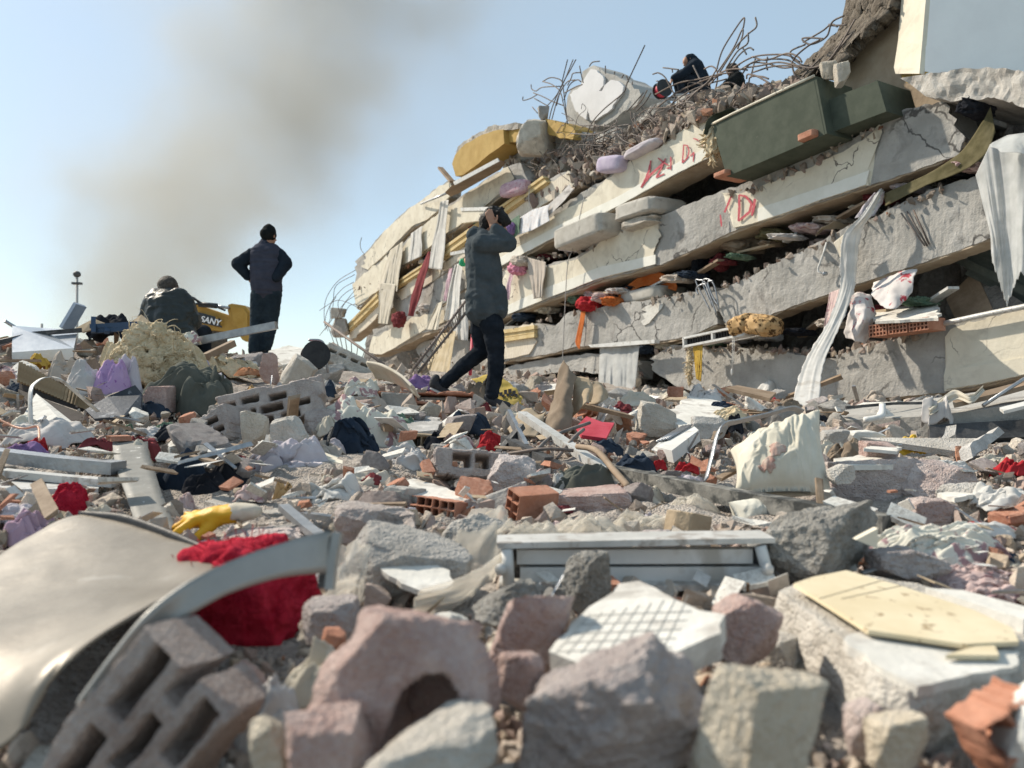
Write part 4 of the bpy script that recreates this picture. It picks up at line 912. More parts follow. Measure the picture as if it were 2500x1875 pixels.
# hollow brick slab in the lower gap
def clay_block(name, size, nx, nz, centre, B, m=M_BRICK, parent=None, wall=.014, seed=0, noise_=.004, **kw):
    """a hollow clay block: cells run through it along its local y"""
    L, D, Hh = size; parts = []
    for i in range(nx + 1): parts.append(box_geo((-L / 2 + wall / 2 + (L - wall) * i / nx, 0, 0), (wall, D, Hh)))
    for k in range(nz + 1): parts.append(box_geo((0, 0.0007, -Hh / 2 + wall / 2 + (Hh - wall) * k / nz), (L - .001, D - .003, wall)))
    v, f = merge(parts); v = v + np.stack([fbm(v * 22 + seed, seed + k, 2) for k in range(3)], -1) * noise_
    return mesh(name, v @ np.array(B).T + centre, f, m, parent, False, **kw)
t = thing('hollow_brick_wall_piece', F(2212, 800, .4), 'piece of white rendered hollow red brick wall in the lower gap', 'wall piece')
B = fbasis((2140, 815), (2285, 795)); L = np.linalg.norm(F(2285, 795) - F(2140, 815)); cb = F(2212, 796, .25)
plate('render', [F(2136, 784, .45), F(2290, 776, .45), F(2290, 742, -.35), F(2200, 744, -.35), F(2140, 766, -.1)], .03, M_PLAST, t, jag=.03, seed=4)
for k in range(3): clay_block('brick', (L / 3 - .02, .3, .13), 5, 3, cb + B[:, 0] * L * (k - 1) / 3 + np.array([0, 0, -.02]), B, M_BRICK, t, .012, k)
# sheer curtain at the right edge
hang('curtain', [(2386, 425), (2420, 352), (2470, 332), (2600, 330)], [(2428, 640), (2460, 742), (2490, 668), (2580, 690)], C_SHEER, .25, .45, .07, 4.5, 81, nr=60, nc=90, jag=3, label='sheer white curtain with scalloped hem hanging at the right edge', **cu)
hang('curtain', [(2420, 350), (2460, 330), (2520, 322), (2620, 318)], [(2440, 372), (2480, 372), (2540, 385), (2620, 380)], C_SHEER, .4, .5, .05, 3, 82, label='upper gathered fold of sheer white net at the right edge', **cu)
strip('carpet', [F(2424, 290, .1), F(2400, 340, .15), F(2345, 396, .1), F(2260, 440, .05), F(2160, 488, .0)], [.3, .34, .2, .12, .16], C_OLIVE, side=np.array([0, .3, 1.0]), pleat=.012, freq=1, seed=83, label='olive carpet squeezed out under the lower marked beam', cat='carpet')
fheap('cloth_bundle', 2385, 262, 56, 48, C_DARK, 84, .0, .4, 'dark bundled fabric beside the end of the lower marked beam')
plate('cardboard_flap', [F(1986, 570, -.1), F(2000, 548, -.1), F(2030, 533, -.2), F(2072, 548, -.4), F(2076, 560, -.4), F(2020, 584, .0)], .01, M_CARD, label='orange brown cardboard flap in the gap above the long bare beam', cat='cardboard', jag=.02)
t = thing('water_pipe', F(1998, 668, .1), 'thin white bent pipe with a tap hanging on the long bare beam', 'pipe')
tube('pipe', [F(2018, 592, .06), F(2010, 620, .1), F(1997, 655, .1), F(1998, 664, .1), F(2010, 668, .1)], .012, M_WPL, t); v_, f_ = pad_geo((.06, .05, .05), .6, 8); mesh('tap', v_ + F(2014, 668, .1), f_, M_GALV, t, True)
tube('drain_pipe', [F(2270, 798, .1), F(2350, 780, .12), F(2420, 765, .12), F(2520, 745, .12), F(2640, 715, .12)], .03, M_ALU, label='grey drain pipe lying along the lowest beam', cat='pipe')
# dark louvred shutter and boards in the right-hand gap
t = thing('louvred_shutter', F(2420, 690, -.6), 'dark louvred shutter fallen inside the right lower gap', 'shutter')
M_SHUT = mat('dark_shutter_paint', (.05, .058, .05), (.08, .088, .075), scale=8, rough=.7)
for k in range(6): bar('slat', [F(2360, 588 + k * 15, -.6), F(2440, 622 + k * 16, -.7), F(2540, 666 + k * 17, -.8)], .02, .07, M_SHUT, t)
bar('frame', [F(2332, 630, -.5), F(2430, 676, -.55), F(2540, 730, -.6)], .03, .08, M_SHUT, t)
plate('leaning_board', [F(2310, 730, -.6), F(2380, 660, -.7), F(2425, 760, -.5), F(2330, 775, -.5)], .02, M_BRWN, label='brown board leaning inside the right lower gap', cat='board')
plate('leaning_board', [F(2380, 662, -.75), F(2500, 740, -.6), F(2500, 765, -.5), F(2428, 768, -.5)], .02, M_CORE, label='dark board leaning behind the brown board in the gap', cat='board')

# ------------------------------------------------------------------ chunks and reinforcement on the crest
FO = -.9
def facet(pts, o): return [F(u, v, o) for u, v in z3(pts)]
t = thing('concrete_chunk', F(1470, 300, FO), 'large upended concrete chunk with a white painted face', 'concrete')
plate('body', facet([(600, 600), (640, 520), (745, 480), (760, 330), (880, 262), (960, 300), (1010, 345), (1120, 370), (1230, 430), (1370, 520), (1392, 590), (1350, 690), (1200, 760), (1060, 880), (880, 930), (620, 930), (590, 800)], FO), .7, M_CONC, t, jag=.05, seed=5)
plate('painted_face', facet([(622, 570), (740, 490), (790, 390), (850, 302), (900, 310), (950, 350), (990, 410), (985, 480), (940, 540), (970, 540), (1000, 480), (1070, 420), (1140, 430), (1205, 490), (1190, 560), (1090, 690), (1080, 730), (980, 800), (890, 862), (845, 855), (820, 720), (800, 850), (740, 810), (670, 720)], FO + .06), .05, mat('shaded_wall_paint', (.62, .615, .62), (.68, .675, .68), scale=3, rough=.85, bump=.1), t, jag=.02, seed=6)  # white toned down: the shade on this face is put into its colour
def frock(u, v, w, h, m, seed, off, label, group=None, n=10, **kw):
    d = F(u, v, off)[1]; s = px(d); g, f = rock_geo((w * s, w * s * .9, h * s), seed, n, **kw); return mesh('concrete_chunk', g + F(u, v, off), f, m, None, False, label=label, cat='concrete', group=group)
frock(1298, 340, 80, 92, M_ROCKT, 7, .0, 'rounded tan concrete lump beside the ochre parapet', boxy=.3)
frock(1327, 276, 26, 34, M_ROCKG, 8, -.2, 'small concrete lump stuck on rebars above the tan lump')
t = thing('hanging_chunk', F(2040, 205, .3), 'pair of broken plaster lumps dangling from bars over the sofa base', 'concrete')
for (u, v, w, h, k) in ((2025, 172, 36, 44, 9), (2056, 180, 32, 52, 10)):
    g, f = rock_geo(np.array([w, w * .8, h]) * px(fd(2040)), k, 10); mesh('lump', g + F(u, v, .3), f, M_ROCKT, t)
r = np.random.default_rng(31)
crest = V2([(1240, 380), (1300, 400), (1390, 345), (1470, 345), (1530, 318), (1600, 275), (1660, 248), (1730, 232), (1800, 228), (1880, 215), (1960, 200)])
crest_lo = V2([(1240, 460), (1300, 490), (1390, 470), (1470, 425), (1530, 388), (1600, 350), (1660, 315), (1730, 272), (1800, 255), (1880, 240), (1960, 220)])
pos, siz = [], []
for i in range(1500):
    a = r.uniform(0, 10); k = int(a); e = a - k; p = crest[k] * (1 - e) + crest[k + 1] * e; q = crest_lo[k] * (1 - e) + crest_lo[k + 1] * e; l = r.uniform() ** .8
    uv = p * (1 - l) + q * l; pos.append(F(uv[0], uv[1], -.5 + .45 * l + r.uniform(-.1, .15))); siz.append(math.exp(r.uniform(math.log(.05), math.log(.28))))
for top, bot, n_ in (([(880, 700), (985, 650), (1100, 575)], [(890, 712), (1000, 660), (1110, 585)], 90), ([(1000, 760), (1240, 640), (1440, 605), (1600, 528)], [(1000, 775), (1240, 652), (1440, 615), (1600, 536)], 240),
                     ([(1230, 800), (1400, 760), (1740, 705), (2000, 590), (2300, 455)], [(1230, 812), (1400, 770), (1740, 715), (2000, 600), (2300, 465)], 420), ([(1600, 850), (1800, 845), (2050, 855), (2300, 795)], [(1600, 862), (1800, 858), (2050, 868), (2300, 805)], 260),
                     ([(1780, 470), (1950, 395), (2150, 300)], [(1790, 490), (1960, 420), (2160, 320)], 260), ([(1000, 860), (1200, 900), (1560, 900)], [(1000, 915), (1200, 935), (1560, 950)], 260)):
    a, b = resample(top, 40), resample(bot, 40)
    for i in range(n_):
        k = r.integers(40); l = r.uniform(); uv = a[k] * (1 - l) + b[k] * l; pos.append(F(uv[0] + r.uniform(-6, 6), uv[1], r.uniform(-.5, .1))); siz.append(math.exp(r.uniform(math.log(.03), math.log(.13))))
chip_mass('crushed_concrete', np.array(pos), np.array(siz), 8, .72, label='crushed grey concrete lumps along the crest and ledges of the building', cat='rubble')

def z4(q): return [(1600 + a / 3.687, 30 + b / 3.687) for a, b in q]
def z1(q): return [(780 + a / 4.424, 580 + b / 4.424) for a, b in q]
RB = dict(cat='rebar', group='bent reinforcing bars on the crest')
def rebar(pts, off=-.2, r_=.011, off2=None, label='bent rusty reinforcing bar on the crest of the building', n=None, **kw):
    k = len(pts); off2 = off if off2 is None else off2
    p = [F(u, v, off + (off2 - off) * i / max(1, k - 1)) for i, (u, v) in enumerate(pts)]
    a = dict(RB); a.update(kw)
    q = smooth_path(p, n or max(8, 5 * k)); e = q[-1] - q[0]; L_ = np.linalg.norm(np.diff(q, axis=0), axis=1).sum(); bend = L_ / (np.linalg.norm(e) + 1e-6)
    pre = None
    if 'crest' in label: pre = f"{'short' if L_ < .5 else 'long' if L_ > 1.4 else 'medium'} {'straight' if bend < 1.04 else 'bent' if bend < 1.3 else 'curled'} rebar"
    o = tube('rebar', q, r_, M_REBAR, None, 5, label=label, **a)
    if pre: REB.append((o, pre, q.mean(0)))
REB = []
for q in ([(1435, 45), (1250, 440), (1200, 560), (1000, 730), (880, 860), (820, 980), (790, 1100)], [(600, 200), (540, 440)], [(660, 200), (560, 440), (470, 600), (380, 700)], [(690, 200), (620, 330), (540, 470), (440, 700), (400, 850)],
          [(205, 470), (215, 520), (260, 540), (330, 500), (520, 490)], [(120, 600), (120, 640), (200, 620), (270, 580)], [(230, 560), (330, 600), (430, 650), (560, 700)], [(330, 440), (400, 400), (470, 400), (540, 440), (560, 560), (600, 900)],
          [(240, 620), (400, 710)], [(220, 715), (275, 780)], [(340, 440), (430, 470), (520, 550), (560, 700), (600, 880)], [(730, 270), (750, 370), (770, 450)], [(835, 275), (870, 230), (945, 218)], [(1008, 268), (1010, 350)],
          [(1110, 330), (1105, 365)], [(1205, 365), (1185, 400)], [(1235, 375), (1260, 440)], [(1300, 440), (1300, 470)], [(600, 480), (640, 400), (660, 350), (740, 340)], [(560, 640), (620, 480), (700, 420), (745, 440)],
          [(570, 560), (640, 520), (700, 490), (760, 470)], [(480, 700), (520, 560), (600, 440), (680, 420)], [(430, 850), (500, 600), (560, 480)], [(660, 900), (700, 1060), (720, 1200), (700, 1300)], [(900, 860), (880, 980), (900, 1100), (870, 1140), (910, 1240), (880, 1400), (860, 1480), (880, 1580)],
          [(1000, 900), (990, 1050), (940, 1200), (860, 1340)], [(740, 1000), (780, 1140), (760, 1300), (740, 1420)], [(1520, 360), (1580, 345), (1650, 390), (1700, 480), (1760, 590)], [(1630, 288), (1730, 300), (1800, 310)], [(1730, 300), (1735, 340)],
          [(1420, 560), (1350, 640), (1280, 720), (1240, 760)], [(1460, 530), (1400, 640), (1310, 740)], [(1500, 560), (1440, 660), (1340, 760)], [(1280, 760), (1300, 860), (1380, 960), (1500, 1030), (1600, 1060)], [(1320, 780), (1340, 900), (1420, 990), (1560, 1040)],
          [(1400, 720), (1470, 780), (1560, 680)], [(640, 1000), (900, 1010), (1100, 930), (1280, 900)], [(800, 1100), (960, 1040), (1080, 980), (1180, 960), (1200, 1100)]): rebar(z3(q), -.35 + .35 * r.uniform(), .011)
for q in ([(550, 520), (600, 350), (700, 180), (795, 50), (795, 120), (780, 160)], [(560, 540), (700, 330), (780, 160), (785, 210), (740, 330)], [(580, 540), (720, 320), (830, 200), (910, 130), (900, 45)], [(640, 500), (740, 350), (830, 280), (835, 185)], [(680, 490), (760, 380), (840, 320), (885, 340)], [(785, 320), (820, 380)],
          [(1640, 130), (1580, 110), (1500, 170), (1330, 270)], [(1700, 30), (1590, 90), (1540, 220), (1400, 290), (1320, 240), (1400, 230), (1520, 240)], [(1720, 115), (1600, 120), (1560, 110)], [(1480, 250), (1380, 300), (1270, 390), (1240, 440)], [(1350, 290), (1220, 350), (1240, 420), (1330, 480)],
          [(870, 400), (1000, 430), (1180, 370), (1280, 400), (1320, 450)], [(700, 500), (870, 405), (1050, 380), (1200, 390), (1300, 450)], [(760, 520), (900, 440), (1060, 420), (1190, 430), (1260, 470)], [(800, 500), (940, 480), (1100, 450), (1240, 470), (1400, 500), (1540, 450), (1640, 330), (1720, 200), (1800, 60)],
          [(880, 540), (1040, 490), (1200, 480), (1400, 510), (1560, 440), (1660, 320), (1770, 190)], [(780, 560), (860, 460), (1000, 460), (1150, 500), (1300, 480), (1480, 470), (1600, 350), (1700, 230), (1850, 120)], [(1010, 400), (1000, 470), (1010, 520)], [(900, 420), (880, 500), (860, 590)],
          [(820, 600), (830, 560), (900, 570), (980, 610), (1030, 640)], [(840, 630), (860, 580), (960, 580), (1020, 600)], [(460, 640), (560, 560), (680, 500), (760, 470)], [(480, 660), (600, 540), (720, 510), (830, 520)], [(0, 740), (200, 640), (400, 600), (560, 560), (700, 540)], [(10, 860), (200, 720), (420, 620), (600, 560)],
          [(60, 900), (260, 740), (460, 650), (640, 600)], [(120, 920), (300, 760), (520, 600)], [(220, 880), (340, 740), (480, 620), (560, 500)], [(440, 510), (500, 485), (550, 520), (560, 600), (540, 700)], [(340, 480), (380, 560), (420, 640)], [(570, 700), (620, 640), (700, 640), (760, 690)],
          [(1610, 420), (1650, 340), (1720, 250)], [(1280, 630), (1380, 520), (1480, 420)], [(1120, 670), (1260, 660), (1360, 640)], [(1230, 440), (1240, 520), (1265, 580)]): rebar(z4(q), -.55 + .45 * r.uniform(), .012)
for i in range(90):
    a = r.uniform(.6, 9.8); k = int(a); e = a - k; p = crest[k] * (1 - e) + crest[k + 1] * e
    q = [p + r.normal(size=2) * (5, 8) + (0, 22)]
    for j in range(4): q.append(q[-1] + np.array([r.uniform(6, 26) * r.choice([-1, 1, 1]), r.uniform(-20, 14)]))
    rebar([tuple(x) for x in q], r.uniform(-.6, .1), r.uniform(.007, .011), r.uniform(-.6, .1))
for i in range(55):
    u, v = r.uniform(1290, 1720), 0; v = np.interp(u, [1290, 1400, 1500, 1600, 1720], [330, 320, 310, 270, 225]) + r.uniform(-10, 60); q = [np.array([u, v])]
    g_ = r.normal(size=2) * (9, 9)
    for j in range(6): g_ = g_ * .7 + r.normal(size=2) * (9, 10) + (0, 3.5); q.append(q[-1] + g_)
    rebar([tuple(x) for x in q], r.uniform(-.35, .05), r.uniform(.005, .008), r.uniform(-.3, .15))
# crushed contents packed into the gaps between the floors
_gap = [([(900, 748), (1000, 672), (1100, 602), (1250, 492)], 9), ([(1000, 776), (1240, 652), (1440, 588), (1600, 512)], 14), ([(1240, 786), (1450, 718), (1650, 684), (1850, 606), (2050, 530), (2250, 446), (2380, 404)], 30), ([(1500, 852), (1700, 838), (1850, 822), (2000, 800), (2200, 745), (2300, 720)], 16)]
_cc = [(C_BROWN, 'brown'), (C_WASH, 'grey white'), (C_DARK, 'black'), (C_ROSE, 'rose'), (C_BEIGE, 'beige'), (C_NAVY, 'navy'), (C_CREAM, 'cream'), (C_RED, 'dark red'), (C_GREEN, 'green'), (C_LILWASH, 'pale lilac')]
k_ = 0
for line, n_ in _gap:
    q = resample(line, 60)
    for i in range(n_):
        u, v = q[min(59, int((i + r.uniform()) / n_ * 60))]; off = r.uniform(-.45, -.12); k_ += 1; p_ = F(u, v, off)
        if k_ % 3:
            m_, nm = _cc[k_ % 10]; o = fheap('crushed_bedding', u, v + r.uniform(-2, 6), r.uniform(30, 75), r.uniform(12, 24), m_, 700 + k_, off, .4, f'crushed {nm} bedding {whereabouts(p_, p_[2] > CZ + 1.6)}', 'bedding', 1.3); o['group'] = 'bedding crushed between the floors'
        else:
            a_ = r.normal() * .25; du = r.uniform(20, 50); bar('broken_board', [F(u - du, v + du * (.35 + a_), off), F(u + du, v - du * (.35 + a_), off + r.uniform(-.1, .25))], .12, .03, (M_BRWN, M_CARD, M_ALU)[k_ % 9 // 3], label=f"broken {('brown', 'tan', 'white')[k_ % 9 // 3]} board {whereabouts(p_, p_[2] > CZ + 1.6)}", cat='board', group='boards stuck between the floors')
LR = dict(group='loose bars curling out of the left end', label='thin curled bar sticking out of the left end of the building')
for q in ([(390, 350), (200, 470), (80, 640), (50, 800), (60, 960)], [(380, 400), (180, 520), (150, 700), (130, 900)], [(380, 540), (280, 600), (200, 700), (230, 850)], [(370, 480), (240, 560), (120, 720), (110, 900), (0, 1060)], [(400, 620), (280, 700), (200, 850), (140, 980)],
          [(400, 720), (320, 740), (260, 860)], [(455, 0), (440, 60), (450, 130), (490, 185)], [(420, 760), (300, 700), (180, 680), (40, 760), (0, 790)], [(60, 1000), (150, 860), (260, 720), (390, 560)], [(90, 1010), (60, 900), (100, 760), (180, 640)]): rebar(z1(q), .1 + .5 * r.uniform(), .010, **LR)
frock(826, 765, 34, 26, M_ROCKG, 12, .4, 'small concrete lump caught in the curled bars at the left end')
frock(832, 800, 42, 44, M_ROCKG, 13, .3, 'broken concrete corner below the curled bars')
for q, lb in (([(1426, 480), (1400, 600), (1386, 645), (1379, 760), (1372, 905)], 'thin cable hanging straight down past the two marked beams'), ([(1293, 460), (1291, 485), (1295, 508)], 'short cable hanging over the yellow moulding')):
    tube('cable', smooth_path([F(u, v, .2) for u, v in q], 30), .008, M_WIRE, None, 5, label=lb, cat='cable')
for k, q in enumerate(([(1735, 760), (1700, 690), (1708, 684), (1722, 690), (1748, 740)], [(1740, 750), (1716, 690), (1730, 682), (1745, 700), (1756, 760)], [(1750, 770), (1725, 700), (1712, 695), (1700, 705), (1705, 720)], [(1752, 745), (1738, 720), (1728, 690), (1740, 685)])):
    tube('rebar_loop', smooth_path([F(u, v, .1 + .04 * k) for u, v in q], 24), .012, M_GALV, None, 5, label='pale looped bar at the joint between the two bare beams', cat='rebar', group='pale looped bars at the beam joint')

# rebar cages propped on the rubble at the building's foot
def cage(name, a, b, a2, b2, d0, d1, turns, label, spiral=True):
    t = thing(name, P(*a, d0), label, 'rebar cage')
    p0, p1, q0, q1 = P(*a, d0), P(*b, d1), P(*a2, d0 - .1), P(*b2, d1 - .1)
    tube('bar', [p0, p1], .022, M_REBAR, t); tube('bar', [q0, q1], .022, M_REBAR, t)
    for i in range(turns):
        e = (i + .5) / turns; x, y = p0 * (1 - e) + p1 * e, q0 * (1 - e) + q1 * e; m_ = (x + y) / 2; ax = (p1 - p0) / np.linalg.norm(p1 - p0); up = np.cross(ax, y - x); up /= np.linalg.norm(up)
        rr = np.linalg.norm(y - x) / 2
        if spiral: pts = [m_ + (x - m_) * 1.1 * math.cos(w) + up * rr * 1.4 * math.sin(w) + ax * .04 * w / 6 for w in np.linspace(0, 6.28, 14)]
        else: pts = [x, y]
        tube('hoop', pts, .007, M_REBAR, t, 4)
cage('rebar_cage', (999, 915), (1139, 732), (1020, 910), (1142, 758), 11.5, 12.5, 13, 'spiral bound rebar cage leaning up behind the walking man')
cage('rebar_ladder', (972, 915), (792, 786), (940, 918), (812, 838), 11.2, 13.5, 11, 'fallen rebar ladder sloping down to the left of the gold curtain', False)
# ------------------------------------------------------------------ people
M_SKIN = mat('skin', (.33, .17, .11), (.38, .21, .14), scale=12, rough=.55, bump=.05)
M_HAIR = mat('black_hair', (.012, .011, .011), (.025, .022, .02), scale=60, rough=.6, bump=.9, bscale=180, bdist=.01)
M_HAIRB = mat('greying_brown_hair', (.05, .042, .035), (.10, .085, .07), scale=60, rough=.7, bump=.9, bscale=180, bdist=.01)
M_PARKA = fab('slate_parka', (.060, .074, .082), (.085, .10, .11))
M_JEANS = fab('black_jeans', (.010, .014, .020), (.022, .028, .038))
M_DENIM = fab('dark_blue_jeans', (.018, .028, .038), (.035, .05, .062))
M_VEST = fab('quilted_slate_vest', (.052, .056, .078), (.066, .07, .095))
M_NAVYK = fab('navy_sleeve', (.013, .02, .03), (.022, .03, .042))
M_BEAN = fab('black_beanie', (.010, .012, .013), (.018, .02, .02))
M_LEATH = mat('black_leather', (.012, .016, .015), (.022, .028, .026), scale=10, rough=.42, bump=.3, bscale=30, spec=.4)
M_SHOE = mat('dark_trainer', (.03, .03, .034), (.05, .05, .054), scale=12, rough=.7)
M_SOLE = mat('pale_sole', (.42, .41, .40), (.5, .49, .48), scale=12, rough=.7)

def capsule(p0, r0, p1, r1, axis=None, k=1.0, n=14):
    p0, p1 = V2(p0), V2(p1); ax = p1 - p0; L = np.linalg.norm(ax)
    z = ax / L if L > 1e-6 else np.array([0, 0, 1.0]); x = np.cross(z, [0, 0, 1.0] if abs(z[2]) < .9 else [1.0, 0, 0]); x /= np.linalg.norm(x); y = np.cross(z, x)
    rings = [(p0 - z * r0 * math.cos(t), r0 * math.sin(t)) for t in np.linspace(.12, math.pi / 2, 6)] + [(p1 + z * r1 * math.sin(t), r1 * math.cos(t)) for t in np.linspace(0, math.pi / 2 - .12, 6)]
    v = [c + r * (math.cos(a) * x + math.sin(a) * y) for c, r in rings for a in np.linspace(0, 2 * math.pi, n, endpoint=False)]
    v = np.array(v); f = grid_faces(len(rings), n, 0, True) + [tuple(range(n - 1, -1, -1)), tuple((len(rings) - 1) * n + i for i in range(n))]
    if axis is not None:
        axis = V2(axis) / np.linalg.norm(axis); m_ = (p0 + p1) / 2; v = v + np.outer((v - m_) @ axis, axis) * (k - 1)
    return v, f

def blob(name, caps, voxel, m, parent, wr=0.0, wf=14.0, seed=0, stretch=(1, 1, 1), sm=6, **kw):
    """tapered limbs fused into one continuous skin, then wrinkled"""
    v, f = merge([capsule(*c) for c in caps]); me = bpy.data.meshes.new('tmp'); me.from_pydata(v.tolist(), [], f)
    o = bpy.data.objects.new('tmp', me); COL.objects.link(o)
    a = o.modifiers.new('r', 'REMESH'); a.mode = 'VOXEL'; a.voxel_size = voxel
    b = o.modifiers.new('s', 'SMOOTH'); b.factor = .5; b.iterations = sm
    dg = bpy.context.evaluated_depsgraph_get(); dg.update(); e = o.evaluated_get(dg); m2 = bpy.data.meshes.new_from_object(e)
    n = len(m2.vertices); co = np.zeros(n * 3, np.float32); m2.vertices.foreach_get('co', co); co = co.reshape(-1, 3).astype(float)
    fc = [tuple(p.vertices) for p in m2.polygons]
    if wr:
        nm = np.zeros(n * 3, np.float32); m2.vertex_normals.foreach_get('vector', nm); nm = nm.reshape(-1, 3)
        q = co * wf * V2(stretch); q = q + .5 * np.stack([fbm(q * .5, seed + 3, 2), fbm(q * .5 + 9, seed + 4, 2), fbm(q * .5 + 21, seed + 5, 2)], -1)
        co = co + nm * (wr * ridge(q, seed, 3))[:, None]
    bpy.data.objects.remove(o); bpy.data.meshes.remove(me); bpy.data.meshes.remove(m2)
    return mesh(name, co, fc, m, parent, True, **kw)

def head(C, R, fwd, up):
    """capsules of a head: centre C, radius R about .105, facing fwd"""
    fwd, up = V2(fwd) / np.linalg.norm(fwd), V2(up) / np.linalg.norm(up); s = np.cross(fwd, up)
    c = [(C + up * R * .25 - fwd * R * .12, R * .86, C + up * R * .2 + fwd * R * .15, R * .82, s, .88), (C - up * R * .25 + fwd * R * .25, R * .62, C - up * R * .7 + fwd * R * .42, R * .42, s, .95),
         (C + fwd * R * .92 + up * R * .02, R * .10, C + fwd * R * 1.12 - up * R * .28, R * .15), (C + fwd * R * .85 + up * R * .2 + s * R * .2, R * .16, C + fwd * R * .85 + up * R * .2 - s * R * .2, R * .16),
         (C + fwd * R * .86 - up * R * .52 + s * R * .12, R * .12, C + fwd * R * .86 - up * R * .52 - s * R * .12, R * .12)]
    for g in (-1, 1): c.append((C + s * g * R * .86 + up * R * .12 - fwd * R * .08, R * .16, C + s * g * R * .88 - up * R * .15 - fwd * R * .02, R * .12))
    return c
def hand(W_, fdir, back, R=.035, curl=.3):
    """palm and five fingers from wrist W_ pointing along fdir; back = outward side of the hand"""
    f = V2(fdir) / np.linalg.norm(fdir); b = V2(back) / np.linalg.norm(back); s = np.cross(f, b); c = [(W_, .026, W_ + f * .07, .033, b, .6)]
    for i, (o, L) in enumerate(((-.030, .062), (-.010, .074), (.010, .078), (.030, .068))):
        k = W_ + f * .08 + s * o; m_ = k + f * L * .55 - b * curl * L * .2; e = m_ + f * L * .5 - b * curl * L * .55; c += [(k, .0095, m_, .009), (m_, .009, e, .0075)]
    k = W_ + f * .03 + s * .03; m_ = k + f * .03 + s * .028; c += [(k, .012, m_, .0105), (m_, .0105, m_ + f * .03 + s * .008 - b * .01, .009)]
    return c

# --- the walking man, both hands to his head
D = 7.0
def J(u, v, o=0.0): return P(u, v, D + o)
def r6(a, b, o=0.0): return J(1000 + a / 2.765, 450 + b / 2.765, o)
t = thing('person', P(1195, 985, D), 'man in slate parka and black jeans walking with hands on head', 'person')
HC = r6(572, 262); fw = V2([.93, -.1, -.33]); up = V2([.33, 0, .93])
NS, FS = r6(488, 405, -.17), r6(498, 400, .17); NE, FE = r6(668, 400, -.16), r6(655, 395, .2); NW, FW = r6(560, 285, -.13), r6(575, 280, .13)
HIP = r6(520, 860); KF, AF = r6(585, 1140, -.06), r6(552, 1440, -.08); KR, AR = r6(497, 1120, .1), r6(238, 1340, .12)
body = head(HC, .108, fw, up) + [(HC - up * .07 - V2([.02, 0, 0]), .055, r6(500, 380), .065), (r6(505, 440), .12, HIP, .10), (NS, .06, NE, .045), (NE, .042, NW, .03), (FS, .06, FE, .045), (FE, .042, FW, .03), (HIP + V2([0, -.08, 0]), .085, KF, .055), (KF, .055, AF, .04), (HIP + V2([0, .08, 0]), .085, KR, .055), (KR, .055, AR, .04)]
body += hand(NW, V2([-.25, .05, 1]), V2([0, -1, .1]), curl=.25) + hand(FW, V2([-.25, -.05, 1]), V2([0, 1, .1]), curl=.25)
blob('body', body, .0085, M_SKIN, t, sm=3)
jk = [(r6(485, 430), .15, r6(505, 620), .165, (0, 1, 0), 1.25), (r6(505, 620), .16, r6(510, 850), .165, (0, 1, 0), 1.2), (r6(455, 780), .10, r6(455, 860), .10, (0, 1, 0), 1.5), (r6(585, 740), .10, r6(588, 850), .10, (0, 1, 0), 1.5),
      (NS, .085, NE, .075), (NE, .075, NW * .8 + NE * .2, .055), (FS, .085, FE, .075), (FE, .075, FW * .8 + FE * .2, .055), (r6(500, 380, -.05), .09, r6(470, 400, .05), .10, (0, 1, 0), 1.3)]
jk += [(r6(425, 862), .05, r6(620, 858), .05, (0, 1, 0), 3.2), (r6(420, 760), .06, r6(430, 850), .05, (0, 1, 0), 2.4)]
jo = blob('parka', jk, .011, M_PARKA, t, wr=.010, wf=13, seed=3, stretch=(1, 1, 1.6), sm=5)
blob('hood', [(r6(478, 345, -.07), .055, r6(428, 355, -.04), .05), (r6(478, 345, .07), .055, r6(428, 355, .04), .05), (r6(430, 340, -.05), .06, r6(430, 350, .05), .06), (r6(490, 320, -.06), .03, r6(440, 305, -.03), .03)], .010, M_PARKA, t, wr=.008, wf=18, seed=4)
blob('jeans', [(HIP + V2([0, -.05, -.01]), .105, r6(560, 960, -.08), .105), (r6(560, 960, -.08), .10, KF, .078), (KF, .078, r6(580, 1280, -.07), .07), (r6(580, 1280, -.07), .07, AF + V2([0, 0, .02]), .062),
               (HIP + V2([-.02, .05, -.01]), .10, r6(480, 990, .08), .10), (r6(480, 990, .08), .098, KR, .075), (KR, .075, r6(360, 1230, .11), .068), (r6(360, 1230, .11), .066, AR, .056)], .012, M_JEANS, t, wr=.008, wf=16, seed=5, stretch=(1, 1, 1.8))
hr = [(HC + up * .055 - fw * .03, .092, HC + up * .045 + fw * .045, .078), (HC - fw * .06 - up * .01, .085, HC - fw * .06 - up * .07, .06), (HC + up * .07 + fw * .06, .05, HC + up * .05 + fw * .12, .025)]
rr = np.random.default_rng(2)
for i in range(26):
    d_ = rr.normal(size=3); d_ = d_ - V2(fw) * .2 + up * .9; d_ /= np.linalg.norm(d_); hr.append((HC + up * .04 - fw * .02 + d_ * .085, .02, HC + up * .04 - fw * .02 + d_ * rr.uniform(.105, .135) + fw * .02, .006))
blob('hair', hr, .008, M_HAIR, t, wr=.006, wf=60, seed=6, sm=2)
